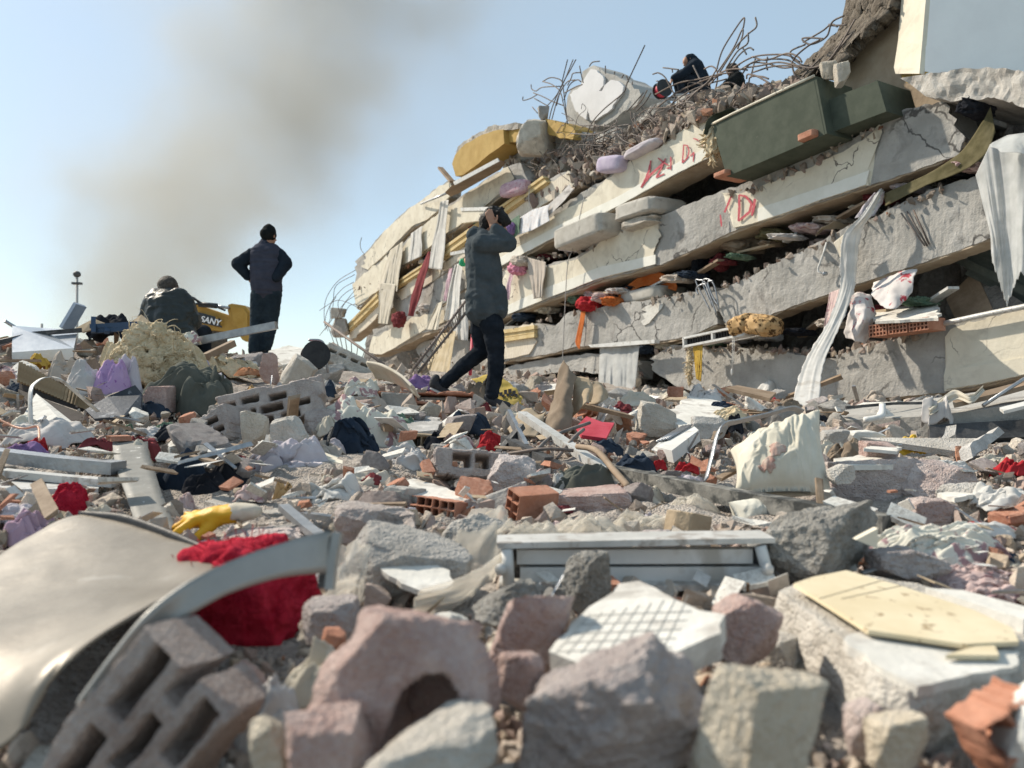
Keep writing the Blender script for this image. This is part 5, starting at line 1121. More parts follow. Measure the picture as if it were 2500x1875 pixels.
def shoe(parent, heel, toe, w=.048, h=.06):
    heel, toe = V2(heel), V2(toe); d_ = toe - heel; L = np.linalg.norm(d_)
    s = blob('shoe', [(heel + V2([0, 0, h * .6]), w, heel + d_ * .35 + V2([0, 0, h * .55]), w * .95), (heel + d_ * .35 + V2([0, 0, h * .4]), w, toe - d_ * .08 + V2([0, 0, h * .12]), w * .75), (heel + V2([0, 0, h]), w * .9, heel + d_ * .12 + V2([0, 0, h * 1.6]), w * .85)], .010, M_SHOE, parent, sm=3)
    v_, f_ = pad_geo((L + .08, w * 2.15, .024), .5, 10); mesh('sole', v_ @ basis(d_).T + (heel + toe) / 2 - V2([0, 0, .018]), f_, M_SOLE, s, True)
shoe(t, r6(520, 1492, -.08), r6(672, 1500, -.1)); shoe(t, r6(165, 1375, .12), r6(262, 1418, .12))

# --- the man in the beanie, hands on hips, back to us
D = 10.6
def r1(a, b, o=0.0): return J(a / 2.458, 500 + b / 2.458, o)
t = thing('person', P(645, 868, D), 'man in black beanie and slate vest standing hands on hips', 'person')
HC = r1(1614, 192); fw, up = V2([.45, .88, .05]), V2([0, 0, 1.0])
LS, RS, LE, RE, LW, RW = r1(1515, 290), r1(1672, 290), r1(1428, 355, -.02), r1(1715, 350, -.02), r1(1488, 430, .02), r1(1660, 436, -.12)
HIP = r1(1598, 545); LK, LA, RK, RA = r1(1545, 715, .04), r1(1528, 880), r1(1622, 715, .06), r1(1592, 862, .06)
blob('body', head(HC, .112, fw, up) + [(HC - up * .06, .06, r1(1600, 265), .07), (r1(1598, 310), .13, HIP, .09), (LS, .06, LE, .045), (LE, .042, LW, .03), (RS, .06, RE, .045), (RE, .042, RW, .03), (HIP + V2([-.09, 0, 0]), .09, LK, .06), (LK, .055, LA, .04), (HIP + V2([.08, 0, 0]), .09, RK, .06), (RK, .055, RA, .04)]
     + hand(LW, V2([.5, .1, -.6]), V2([-.7, -.7, 0])) + hand(RW, V2([-.9, .05, -.25]), V2([.1, -1, 0])), .010, M_SKIN, t, sm=3)
blob('vest', [(r1(1575, 300), .15, r1(1585, 400), .17, (1, 0, 0), 1.12), (r1(1625, 300), .15, r1(1615, 400), .17, (1, 0, 0), 1.1), (r1(1598, 400), .185, r1(1600, 505), .17, (1, 0, 0), 1.2), (r1(1590, 245), .085, r1(1600, 270), .12)], .015, M_VEST, t, wr=.016, wf=5, seed=13, stretch=(.5, .5, 3.6), sm=5)
blob('sleeves', [(LS + V2([0, 0, -.02]), .09, LE, .085), (LE, .085, LW, .06), (RS + V2([0, 0, -.02]), .09, RE, .09), (RE, .09, RW, .065), (r1(1550, 290), .09, r1(1640, 290), .09), (r1(1590, 232), .075, r1(1602, 250), .085)], .013, M_NAVYK, t, wr=.009, wf=14, seed=14)
blob('jeans', [(HIP + V2([-.08, 0, .02]), .13, LK, .10), (LK, .10, LA + V2([0, 0, .02]), .085), (HIP + V2([.08, 0, .02]), .13, RK, .10), (RK, .10, RA + V2([0, 0, .02]), .085)], .014, M_DENIM, t, wr=.010, wf=12, seed=15, stretch=(1, 1, 1.8))
blob('beanie', [(HC + up * .045 - fw * .01, .115, HC + up * .075, .095), (HC + up * .09, .07, HC + up * .135, .045)], .010, M_BEAN, t, wr=.003, wf=40, seed=16)
shoe(t, r1(1525, 905, -.04), r1(1545, 900, .16)); shoe(t, r1(1590, 885, .04), r1(1612, 880, .22))

# --- the seated man in a black leather coat
D = 8.0
t = thing('person', P(415, 830, D), 'man in black leather coat sitting hunched with his back turned', 'person')
HC = r1(1008, 510, .18); fw, up = V2([.05, .8, -.6]), V2([0, .6, .8])
LS, RS = r1(925, 590, .08), r1(1098, 590, .08); LE, RE = r1(890, 690, .12), r1(1148, 700, .12); LW, RW = r1(950, 760, .4), r1(1090, 760, .4); HIP = r1(1030, 790, .05)
blob('body', head(HC, .108, fw, up) + [(HC - up * .06, .06, r1(1008, 580, .1), .07), (r1(1010, 610, .08), .13, HIP, .11), (LS, .06, LE, .045), (LE, .042, LW, .03), (RS, .06, RE, .045), (RE, .042, RW, .03), (HIP + V2([-.1, .05, 0]), .09, HIP + V2([-.14, .48, .08]), .065), (HIP + V2([-.14, .48, .08]), .06, HIP + V2([-.14, .52, -.3]), .045), (HIP + V2([.1, .05, 0]), .09, HIP + V2([.14, .48, .08]), .065), (HIP + V2([.14, .48, .08]), .06, HIP + V2([.14, .52, -.3]), .045)]
     + hand(LW, V2([.5, .3, .1]), V2([0, 0, 1])) + hand(RW, V2([-.5, .3, .1]), V2([0, 0, 1])), .010, M_SKIN, t, sm=3)
blob('coat', [(r1(960, 600, .06), .13, r1(960, 760, .02), .16), (r1(1060, 600, .06), .13, r1(1070, 760, .02), .17), (r1(1010, 600, .05), .15, r1(1010, 780, 0), .17), (r1(980, 780, 0), .14, r1(1100, 800, 0), .14), (LS, .105, LE, .095), (LE, .095, LW, .07), (RS, .105, RE, .095), (RE, .095, RW, .07), (r1(985, 545, .1), .07, r1(1035, 545, .1), .07), (r1(940, 550, .06), .08, r1(1080, 550, .06), .08)], .014, M_LEATH, t, wr=.018, wf=9, seed=23, stretch=(1, 1, 1.5), sm=4)
blob('trousers', [(HIP + V2([-.1, .05, 0]), .12, HIP + V2([-.14, .48, .08]), .09), (HIP + V2([-.14, .48, .08]), .085, HIP + V2([-.14, .52, -.3]), .07), (HIP + V2([.1, .05, 0]), .12, HIP + V2([.14, .48, .08]), .09), (HIP + V2([.14, .48, .08]), .085, HIP + V2([.14, .52, -.3]), .07)], .014, M_JEANS, t)
blob('hair', [(HC + up * .04 - fw * .03, .098, HC + up * .035 + fw * .03, .09), (HC - fw * .05, .09, HC - fw * .045 - up * .04, .075)], .009, M_HAIRB, t, wr=.006, wf=45, seed=26)

# --- two people up on the crest
D = 14.2
def q4(a, b, o=0.0): return J(1600 + a / 3.687, 30 + b / 3.687, o)
t = thing('person', q4(330, 740), 'person in dark hooded clothes crouching on the crest of the building', 'person')
HC = q4(298, 445); fw, up = V2([-.85, -.2, -.45]), V2([-.45, 0, .85])
S, Hp, K, A = q4(350, 500), q4(420, 690), q4(205, 585), q4(225, 720)
blob('body', head(HC, .105, fw, up) + [(HC - up * .05, .06, S, .07), (S, .12, Hp, .11), (S + V2([0, -.15, 0]), .06, q4(240, 560, -.18), .045), (q4(240, 560, -.18), .042, q4(150, 605, -.12), .03), (S + V2([0, .15, 0]), .06, q4(240, 550, .15), .045), (q4(240, 550, .15), .042, q4(150, 600, .08), .03),
     (Hp + V2([0, -.09, 0]), .09, K + V2([0, -.1, 0]), .06), (K + V2([0, -.1, 0]), .055, A + V2([0, -.1, 0]), .04), (Hp + V2([0, .09, 0]), .09, K + V2([0, .1, 0]), .06), (K + V2([0, .1, 0]), .055, A + V2([0, .1, 0]), .04)] + hand(q4(150, 605, -.12), V2([-.3, .1, -.8]), V2([-.8, -.3, .3])) + hand(q4(150, 600, .08), V2([-.3, -.1, -.8]), V2([-.8, .3, .3])), .011, M_SKIN, t, sm=3)
blob('jacket', [(S, .165, q4(400, 620), .175, (0, 1, 0), 1.15), (q4(400, 600), .16, Hp, .16, (0, 1, 0), 1.15), (S + V2([0, -.15, 0]), .09, q4(240, 560, -.18), .075), (q4(240, 560, -.18), .07, q4(165, 592, -.12), .055), (S + V2([0, .15, 0]), .09, q4(240, 550, .15), .075), (q4(240, 550, .15), .07, q4(165, 588, .08), .055), (HC - fw * .05 + up * .01, .115, HC - fw * .08 - up * .03, .11)], .015, M_NAVYK, t, wr=.010, wf=12, seed=33)
blob('trousers', [(Hp + V2([0, -.09, 0]), .13, K + V2([0, -.1, 0]), .085), (K + V2([0, -.1, 0]), .085, A + V2([0, -.1, 0]), .065), (Hp + V2([0, .09, 0]), .13, K + V2([0, .1, 0]), .085), (K + V2([0, .1, 0]), .085, A + V2([0, .1, 0]), .065)], .014, M_JEANS, t, wr=.008, wf=14, seed=34)
shoe(t, A + V2([.06, -.1, -.07]), A + V2([-.14, -.1, -.08])); shoe(t, A + V2([.06, .1, -.07]), A + V2([-.14, .1, -.08]))
t = thing('person', q4(720, 730), 'person in black half hidden behind the bent bars on the crest', 'person')
HC = q4(690, 525); fw, up = V2([-.9, -.3, -.2]), V2([-.1, 0, 1.0]); S, Hp = q4(725, 610), q4(735, 720)
blob('body', head(HC, .105, fw, up) + [(HC - up * .05, .06, S, .07), (S, .12, Hp, .11), (S + V2([0, -.15, 0]), .06, q4(640, 650, -.2), .045), (q4(640, 650, -.2), .042, q4(585, 690, -.2), .03), (S + V2([0, .15, 0]), .06, q4(690, 690, .2), .045), (q4(690, 690, .2), .042, q4(640, 710, .2), .03), (Hp, .11, q4(620, 740), .08)] + hand(q4(585, 690, -.2), V2([-.8, .1, -.4]), V2([-.3, -.6, .6])), .011, M_SKIN, t, sm=3)
blob('jacket', [(S, .15, Hp, .17, (0, 1, 0), 1.15), (S + V2([0, -.15, 0]), .09, q4(640, 650, -.2), .075), (q4(640, 650, -.2), .07, q4(595, 684, -.2), .055), (S + V2([0, .15, 0]), .09, q4(690, 690, .2), .075), (q4(690, 690, .2), .07, q4(645, 706, .2), .055), (HC - up * .09, .075, S, .1)], .015, M_BEAN, t, wr=.010, wf=12, seed=36)
blob('trousers', [(Hp, .15, q4(600, 735, -.08), .1), (Hp, .15, q4(610, 740, .1), .1)], .015, M_DENIM, t)
blob('hair', [(HC + up * .04 - fw * .02, .098, HC + up * .03 + fw * .03, .09), (HC - fw * .05, .09, HC - fw * .04 - up * .04, .07)], .010, M_HAIR, t, wr=.005, wf=40, seed=37)
# ------------------------------------------------------------------ shapes for the debris field
def plane(a, b, c):
    a, b, c = V2(a), V2(b), V2(c); n = np.cross(b - a, c - a); n /= np.linalg.norm(n); o = np.array([0, 0, CZ])
    if np.dot(n, o - a) < 0: n = -n
    def at(u, v, lift=0.0):
        r = np.array([(u - W / 2) / FPX, 1.0, (VH - v) / FPX]); return o + r * (np.dot(a + n * lift - o, n) / np.dot(r, n))
    return at
def mask_geo(mask, size, ny=3, it=2, noise_=.004, seed=0, f=28.0):
    """a block whose x-z section is a boolean mask (holes, broken outline), run through along y; corners worn round"""
    nx, nz = mask.shape; L, D, Hh = size; idx = {}; vs = []; fs = []
    def vid(i, j, k):
        if (i, j, k) not in idx: idx[(i, j, k)] = len(vs); vs.append((L * (i / nx - .5), D * (j / ny - .5), Hh * (k / nz - .5)))
        return idx[(i, j, k)]
    pm = np.zeros((nx + 2, nz + 2), bool); pm[1:-1, 1:-1] = mask
    for i in range(nx):
        for k in range(nz):
            if not mask[i, k]: continue
            fs.append((vid(i, 0, k), vid(i + 1, 0, k), vid(i + 1, 0, k + 1), vid(i, 0, k + 1))); fs.append((vid(i, ny, k), vid(i, ny, k + 1), vid(i + 1, ny, k + 1), vid(i + 1, ny, k)))
            for j in range(ny):
                if not pm[i, k + 1]: fs.append((vid(i, j, k), vid(i, j, k + 1), vid(i, j + 1, k + 1), vid(i, j + 1, k)))
                if not pm[i + 2, k + 1]: fs.append((vid(i + 1, j, k), vid(i + 1, j + 1, k), vid(i + 1, j + 1, k + 1), vid(i + 1, j, k + 1)))
                if not pm[i + 1, k]: fs.append((vid(i, j, k), vid(i, j + 1, k), vid(i + 1, j + 1, k), vid(i + 1, j, k)))
                if not pm[i + 1, k + 2]: fs.append((vid(i, j, k + 1), vid(i + 1, j, k + 1), vid(i + 1, j + 1, k + 1), vid(i, j + 1, k + 1)))
    v = np.array(vs); e = np.array(list({tuple(sorted((q[a], q[(a + 1) % 4]))) for q in fs for a in range(4)}))
    for _ in range(it):
        s = np.zeros_like(v); c = np.zeros(len(v)); np.add.at(s, e[:, 0], v[e[:, 1]]); np.add.at(s, e[:, 1], v[e[:, 0]]); np.add.at(c, e[:, 0], 1); np.add.at(c, e[:, 1], 1); v = v * .5 + .5 * s / c[:, None]
    v = v + np.stack([fbm(v * f + seed + 31 * k, seed + k, 4) for k in range(3)], -1) * noise_
    return v, fs
def chip(v, seed, k=10, lo=.84, hi=.97):
    """knock flat fracture faces off the corners of a block"""
    r_ = np.random.default_rng(seed)
    for i in range(k):
        nn = r_.normal(size=3); nn /= np.linalg.norm(nn); h = v @ nn; v = v - np.outer(np.maximum(0, h - h.max() * r_.uniform(lo, hi)), nn)
    return v
def slots(nx, nz, rects, broken=0.0, seed=0):
    m = np.ones((nx, nz), bool)
    for x0, x1, z0, z1 in rects: m[int(x0 * nx):max(int(x0 * nx) + 1, int(x1 * nx)), int(z0 * nz):max(int(z0 * nz) + 1, int(z1 * nz))] = False
    if broken:
        I, K = np.meshgrid(np.arange(nx) / nx, np.arange(nz) / nz, indexing='ij'); n = fbm(np.stack([I * 5, K * 3, I * 0 + seed], -1).reshape(-1, 3), seed, 3).reshape(nx, nz)
        ed = np.minimum(np.minimum(I, 1 - I) * 2.2, np.minimum(K, 1 - K) * 1.4); m &= ~(ed < broken * (.5 + n))
    return m
def cells(cx, cz, w=.16):
    return [((i + w) / cx, (i + 1 - w * .2) / cx, (k + w) / cz, (k + 1 - w * .2) / cz) for i in range(cx) for k in range(cz)]
def block(name, u, v, d, L, D, Hh, R, rects, m, nx=36, nz=18, broken=0.0, seed=0, it=2, noise_=.005, ny=3, parent=None, **kw):
    g, f = mask_geo(slots(nx, nz, rects, broken, seed), (L, D, Hh), ny, it, noise_, seed); g = chip(g, seed)
    return mesh(name, g @ np.array(R).T + P(u, v, d) + np.array([0, D * .5, 0]), f, m, parent, False, **kw)
def pillow(name, corners, bulge, m, seed=0, wr=.3, n=44, parent=None, prints=None, **kw):
    A, B_, C, D_ = [V2(c) for c in corners]; a = np.linspace(-1, 1, n); S, T = np.meshgrid(a, a, indexing='ij'); s, t = (S + 1) / 2, (T + 1) / 2
    base = (A[None, None] * ((1 - s) * (1 - t))[..., None] + B_ * (s * (1 - t))[..., None] + C * (s * t)[..., None] + D_ * ((1 - s) * t)[..., None])
    cen = (A + B_ + C + D_) / 4; pin = 1 - .10 * (1 - np.maximum(np.abs(S), np.abs(T)) * 0) * ((1 - S * S) * (T * T) + (1 - T * T) * (S * S))
    base = cen + (base - cen) * pin[..., None]; nn = np.cross(B_ - A, D_ - A); nn /= np.linalg.norm(nn)
    if np.dot(nn, np.array([0, 0, CZ]) - cen) < 0: nn = -nn
    th = ((1 - S ** 2) * (1 - T ** 2)) ** .42
    q = np.stack([S * 1.3, T * 4.2, S * 0 + seed], -1).reshape(-1, 3); q = q + .5 * np.stack([fbm(q, seed + 3, 2), fbm(q + 8, seed + 4, 2), q[:, 0] * 0], -1)
    fo = ridge(q, seed, 3).reshape(n, n)
    f1 = base + nn * (bulge * (th + wr * .35 * fo * np.clip(th + .2, 0, 1)))[..., None]; f2_ = base - nn * (bulge * .8 * th)[..., None]
    v = np.vstack([f1.reshape(-1, 3), f2_.reshape(-1, 3)]); g = grid_faces(n, n); f = g + [tuple(i + n * n for i in q_[::-1]) for q_ in g]
    b = list(range(n)) + [i * n + n - 1 for i in range(1, n)] + [(n - 1) * n + i for i in range(n - 2, -1, -1)] + [i * n for i in range(n - 2, 0, -1)]
    f += [(b[i], b[(i + 1) % len(b)], b[(i + 1) % len(b)] + n * n, b[i] + n * n) for i in range(len(b))]
    if prints:
        mp, shape = prints; F1 = f1.reshape(-1, 3); Sf, Tf = S.ravel(), T.ravel(); fs_ = [q_ for q_ in g if shape(Sf[list(q_)].mean(), Tf[list(q_)].mean())]
        us = sorted({i for q_ in fs_ for i in q_}); ix = {k: i for i, k in enumerate(us)}; vv, ff = solidify(F1[us] + nn * .0025, [tuple(ix[i] for i in q_) for q_ in fs_], .002); mesh('flower_print', vv, ff, mp, parent, True)
    return mesh(name, v, f, m, parent, True, **kw)
def Pg(u, v, lift=0.0): return G(u, v, None, lift)
def bars(name, pts, w, h, m, label, cat, d=None, n=None, up=(0, 0, 1), **kw):
    """pts = photo points, each (u, v) on the ground or (u, v, d)"""
    p = [P(q[0], q[1], q[2] if len(q) > 2 else (d or hit(q[0], q[1]))) for q in pts]
    if n: p = smooth_path(p, n)
    return bar(name, p, w, h, m, None, up, label=label, cat=cat, **kw)
def panel(name, pts, th, m, label, cat, d=None, **kw):
    p = [P(q[0], q[1], q[2] if len(q) > 2 else (d or hit(q[0], q[1]))) for q in pts]
    return plate(name, p, th, m, None, label=label, cat=cat, **kw)

# ------------------------------------------------------------------ far left: the ridge with the two men, excavator, lamp
M_YEL = mat('excavator_yellow', (.40, .225, .04), (.46, .28, .065), scale=5, rough=.45, bump=.05, c3=(.30, .20, .08), s3=7, lo3=.64, hi3=.78)
M_DKG = mat('dark_grey_paint', (.045, .05, .055), (.06, .065, .07), scale=6, rough=.5)
M_TEAL = mat('tinted_glass', (.10, .28, .25), (.14, .34, .30), scale=3, rough=.15, spec=.6)
M_WHT = mat('white_lettering', (.8, .8, .8), None, rough=.5)
M_RST = mat('red_stripe', (.50, .05, .03), None, rough=.5)
DX = 16.0
def X(u, v, o=0.0): return P(u, v, DX + o)
t = thing('excavator', P(540, 835, DX + .3) * (1, 1, 0) + V2([0, 0, gz(P(540, 835, DX)[0], DX)]), 'yellow excavator boom with a dark name plate rising behind the ridge', 'excavator')
def slabx(name, pts, o, th, m, par): return plate(name, [X(u, v, o) for u, v in pts], th, m, par)
bm_ = slabx('boom', [(452, 734), (470, 740), (520, 762), (560, 776), (585, 782), (590, 806), (573, 813), (520, 806), (479, 802), (462, 800)], 0, .45, M_YEL, t)
slabx('boom_edge', [(462, 737), (520, 757), (565, 772), (564, 777), (520, 763), (462, 742)], -.02, .5, M_YEL, bm_)
slabx('arm', [(557, 744), (566, 741), (598, 746), (612, 762), (614, 800), (609, 828), (600, 834), (592, 830), (575, 806), (566, 790), (556, 760)], -.06, .36, M_YEL, t)
slabx('arm_plate', [(562, 748), (594, 752), (604, 766), (604, 800), (596, 820), (580, 800), (570, 784)], -.10, .03, M_YEL, t)
tube('cylinder', [X(486, 743, -.1), X(530, 747, -.1)], .055, M_DKG, t, 10); tube('piston', [X(528, 747, -.1), X(560, 752, -.1)], .03, M_GALV, t, 8)
for k, q in enumerate(([(455, 733), (462, 726), (474, 728), (486, 740)], [(455, 737), (466, 730), (480, 733), (494, 742)], [(470, 742), (500, 742), (520, 746), (550, 758)])): tube('hose', smooth_path([X(a, b, -.12 - .03 * k) for a, b in q], 14), .022, M_BLKPL, t)
pl = slabx('name_plate', [(481, 763), (486, 762), (528, 774), (538, 799), (490, 788)], -.07, .02, M_DKG, t)
slabx('stripe', [(481, 763), (484, 763), (493, 788), (490, 788)], -.085, .01, M_RST, pl)
for (a, b) in ((526, 776), (531, 782), (528, 786), (533, 792), (537, 797), (533, 779), (538, 788)): slabx('checker', [(a, b - 2.5), (a + 4, b - 1.5), (a + 5, b + 3), (a + 1, b + 2)], -.09, .008, M_DKG if a % 2 else M_YEL, pl)
fc = bpy.data.curves.new('lettering', 'FONT'); fc.body = 'SANY'; fc.size = .165; fc.extrude = .006; fc.shear = .12; fc.offset = .0035
fo_ = bpy.data.objects.new('lettering', fc); COL.objects.link(fo_); fc.materials.append(M_WHT)
dg_ = bpy.context.evaluated_depsgraph_get(); dg_.update(); lm = bpy.data.meshes.new_from_object(fo_.evaluated_get(dg_)); bpy.data.objects.remove(fo_); lm.name = 'lettering'; fo_ = link('lettering', lm, M_WHT); fo_.parent = pl; fo_.location = Vector(X(488.5, 784, -.1)) - Vector(world_loc(pl)); fo_.rotation_euler = (math.radians(90), math.radians(13), 0)
cb_ = slabx('cab', [(484, 803), (512, 801), (516, 900), (484, 900)], .3, 1.0, M_DKG, t); slabx('window', [(488, 806), (508, 804), (510, 822), (489, 824)], .27, .02, M_TEAL, cb_)
tube('mirror_arm', [X(516, 822, .2), X(526, 812, .2), X(530, 830, .2)], .02, M_DKG, t)
v_, f_ = box_geo((X(560, 900, 1.2)[0], DX + 1.2, gz(X(560, 0)[0], DX + 1.2) + .55), (2.6, 1.8, 1.0)); mesh('house', v_, f_, M_YEL, t)
for s_ in (-.8, .8):
    v_, f_ = pad_geo((3.0, .5, .7), .4, 10); mesh('track', v_ + (X(560, 900, 1.2)[0], DX + 1.2 + s_, gz(X(560, 0)[0], DX + 1.2) + .2), f_, M_BLKPL, t, True)
t = thing('lamp_post', (P(188, 672, 45)[0], 45, gz(P(188, 672, 45)[0], 45)), 'thin distant lamp post with a round head above the ridge', 'lamp')
pb, pt = V2(t.location), P(188, 678, 45)
tube('pole', [pb, pt], .07, M_WIRE, t, 8); v_, f_ = pad_geo((.42, .42, .38), 1, 8); mesh('lamp_head', v_ + pt + (0, 0, .2), f_, M_DKMET, t, True); v_, f_ = box_geo(P(188, 692, 45), (.5, .3, .12)); mesh('bracket', v_, f_, M_DKMET, t)
t = thing('pole', (P(102, 800, 40)[0], 40, gz(P(102, 800, 40)[0], 40)), 'short far pole beyond the ridge near the left edge', 'pole')
tube('shaft', [V2(t.location), P(102, 790, 40)], .06, M_WIRE, t)

M_BLUEG = mat('blue_grey_paint', (.22, .28, .36), (.30, .36, .44), scale=6, rough=.6, bump=.1)
M_SHEET = mat('pale_sheet_metal', (.48, .50, .53), (.60, .62, .64), scale=4, rough=.3, metal=.6, bump=.15, bscale=9, bdist=.02)
panel('blue_board', [(150, 802, 7.6), (186, 742, 7.6), (212, 750, 7.7), (178, 808, 7.7)], .05, M_BLUEG, 'blue grey board standing up at a slant on the ridge', 'board')
panel('metal_cabinet', [(30, 795, 7.0), (100, 800, 7.3), (190, 806, 7.3), (180, 850, 6.8), (30, 860, 6.6)], .1, M_SHEET, 'dented pale metal cabinet side lying on the left ridge', 'cabinet')
bars('metal_bar', [(-40, 845, 6.6), (80, 815, 7.0), (200, 806, 7.2)], .05, .04, M_DKMET, 'long dark bar crossing the ridge at the left edge', 'bar')
bars('metal_bar', [(470, 835, 7.6), (675, 794, 7.4)], .06, .07, M_GALV, 'long grey flat bar sticking out in front of the standing man', 'bar')
bars('timber', [(500, 872, 7.0), (570, 838, 7.3)], .06, .06, M_BRWN, 'short timber below the long grey flat bar', 'timber')
cloth('jacket', 255, 808, 120, 52, C_DARK, 1, 7.5, folds=1.4, label='black quilted jacket heaped on the ridge beside the seated man', cat='clothing')
panel('cardboard_box', [(178, 804, 7.4), (228, 778, 7.3), (262, 792, 7.2), (200, 812, 7.3)], .02, M_CARD, 'torn cardboard flap under the black quilted jacket', 'cardboard')
panel('cardboard_box', [(305, 796, 7.2), (345, 768, 7.2), (374, 792, 7.1), (330, 802, 7.1)], .02, M_CARD, 'torn cardboard flap beside the seated man', 'cardboard')
t = thing('metal_bedstead', P(235, 812, 7.2), 'dark blue metal bedstead rails between the cardboard flaps', 'bedstead')
M_NAVP = mat('navy_paint', (.03, .06, .11), (.05, .08, .14), scale=6, rough=.5)
for q in ([(228, 775), (228, 812)], [(222, 797), (345, 790)], [(236, 808), (340, 800)], [(260, 795), (262, 812)]): bar('rail', [P(*q[0], 7.2), P(*q[1], 7.15)], .04, .04, M_NAVP, t)

# wool heap
t = thing('wool_heap', P(365, 930, 5.9), 'heap of yellowed raw wool spilling from burst bedding on the ridge', 'wool')
r = np.random.default_rng(61)
core = cloth('fleece', 370, 940, 250, 150, M_WOOL, 62, 5.9, .6, 1.6, 7, n=70, parent=None); core.parent = t; core.location = core.location - t.location
parts = []
for i in range(260):
    a, b = r.uniform(-1, 1), r.uniform(0, 1) ** .8; hgt = (1 - abs(a) ** 2.2); u, v = 372 + a * 118, 938 - b * 146 * hgt; d = 5.86 + .14 * b + r.uniform(-.04, .04)
    p = P(u, v, d - .06); dr = V2([r.normal(), -.3, r.normal() * .6 - .5]); q = [p]
    for k in range(5): dr = dr / np.linalg.norm(dr) + r.normal(size=3) * .75 + V2([0, -.05, -.15]); q.append(q[-1] + dr / np.linalg.norm(dr) * r.uniform(.025, .065))
    parts.append(tube_geo(smooth_path(q, 14), np.linspace(1, .35, 14) * r.uniform(.002, .007), 4))
for i in range(260):
    a, b = r.uniform(-1, 1), r.uniform(0, 1) ** .8; hgt = (1 - abs(a) ** 2.2); p = P(372 + a * 112, 936 - b * 140 * hgt, 5.80 + .14 * b)
    g, f = pad_geo((r.uniform(.06, .15), .06, r.uniform(.04, .085)), .9, 10, i, .3); q = g * 45; g = g * (1 + .30 * ridge(np.stack([q[:, 0] * .35, q[:, 1], q[:, 2]], -1) + i, 3, 3)[:, None]); parts.append((g @ rot(r.normal() * 25, r.normal() * 45, r.normal() * 25).T + p, f))
v_, f_ = merge(parts); mesh('wool_locks', v_, f_, M_WOOL, t, True)['kind'] = 'stuff'
core2 = cloth('fleece', 285, 880, 120, 80, M_WOOL, 63, 6.4, .7, 1.6, 6); core2.parent = t; core2.location = core2.location - t.location
core3 = cloth('wool_scatter', 530, 900, 160, 44, M_WOOL, 64, 7.0, .7, 1.6, 8, label='scattered tufts of wool right of the wool heap', cat='wool')
C_CARPET = fab('faded_orange_mat', (.36, .16, .08), (.44, .23, .13))
C_STARS = fab('pink_star_print', (.46, .30, .52), (.54, .38, .58), c3=(.26, .10, .34), s3=30, lo3=.62, hi3=.66)
cloth('bed_sheet', 256, 948, 96, 88, C_STARS, 2, 5.4, .8, .7, 4, ang=.9, label='lilac star print bedding left of the wool heap', cat='sheet')
cloth('bed_sheet', 296, 944, 84, 90, C_LILWASH, 3, 5.55, .5, .6, 5, ang=.9, label='pale lilac sheet edge between star print and wool', cat='sheet')
cloth('bed_sheet', 188, 940, 90, 66, C_WASH, 4, 5.4, .7, .7, 5, ang=.6, label='grey white sheet drooping by the brown blanket', cat='sheet')
cloth('blanket', 214, 930, 70, 74, C_BROWN, 5, 5.6, .7, 1.2, 5, label='brown knitted blanket left of the lilac bedding', cat='blanket')
cloth('blanket', 145, 915, 80, 70, C_BEIGE, 6, 5.8, .7, 1.2, 5, label='beige blanket rolled beside the brown knitted blanket', cat='blanket')
cloth('cushion', 88, 878, 52, 34, C_MUST, 7, 6.2, .8, .8, 4, label='mustard and red patterned cushion on the left ridge', cat='cushion')
cloth('rag', 520, 938, 60, 40, C_LILWASH, 8, 6.0, .7, 1.2, 5, label='pale cloth scrap right of the grey blanket', cat='cloth')
cloth('rag', 487, 885, 40, 38, C_LILAC, 9, 6.2, .7, 1.2, 5, label='lilac cloth scrap at the right foot of the wool heap', cat='cloth')
cloth('bed_sheet', 455, 820, 56, 26, C_FLORAL, 10, 7.4, .7, 1, 5, label='flower print cushion cover below the seated man', cat='sheet')
# striped wooden slat panel, fallen
t = thing('slatted_panel', P(140, 960, 4.9), 'fallen panel with dark brown vertical ribs at left', 'panel')
pa, pb_, pc, pd = P(52, 892, 5.0), P(228, 985, 4.6), P(214, 1010, 4.6), P(46, 952, 4.9)
M_RIB = mat('brown_ribbed_wood', (.24, .17, .10), (.32, .24, .15), scale=8, rough=.8); M_RIBD = mat('dark_underside', (.04, .035, .03), (.06, .05, .045), scale=8, rough=.9)
plate('backing', [pa, pb_, pc, pd], .03, M_RIBD, t)
for i in range(22):
    e = (i + .5) / 22; a, b = pa * (1 - e) + pb_ * e, (pa * (1 - e) + pb_ * e) * .35 + (pd * (1 - e) + pc * e) * .65; bar('rib', [a + V2([0, -.02, .02]), b + V2([0, -.02, .0])], .022, .022, M_RIB, t)
panel('dark_panel', [(44, 950, 4.85), (210, 1012, 4.5), (215, 1040, 4.3), (80, 1000, 4.4)], .02, M_RIBD, 'dark underside of a board below the ribbed panel', 'board')
panel('hardboard', [(58, 1012, 4.1), (88, 960, 4.4), (212, 1058, 3.9), (190, 1072, 3.7)], .012, M_PLAST, 'pale board slanting below the dark board at left', 'board')
M_BLKB = mat('scuffed_black_board', (.03, .035, .045), (.05, .055, .065), scale=6, rough=.5, bump=.2, c3=(.30, .31, .33), s3=18, lo3=.60, hi3=.70)
panel('black_board', [(208, 1000, 4.2), (262, 968, 4.4), (330, 940, 4.5), (346, 960, 4.5), (344, 1000, 4.3), (300, 1016, 4.1), (230, 1022, 4.05)], .015, M_BLKB, 'scuffed black curved board left of the grey blanket', 'board')
t = thing('bent_strip', P(80, 1085, 3.7), 'bent pale metal strip arching over the rubble at left', 'strip')
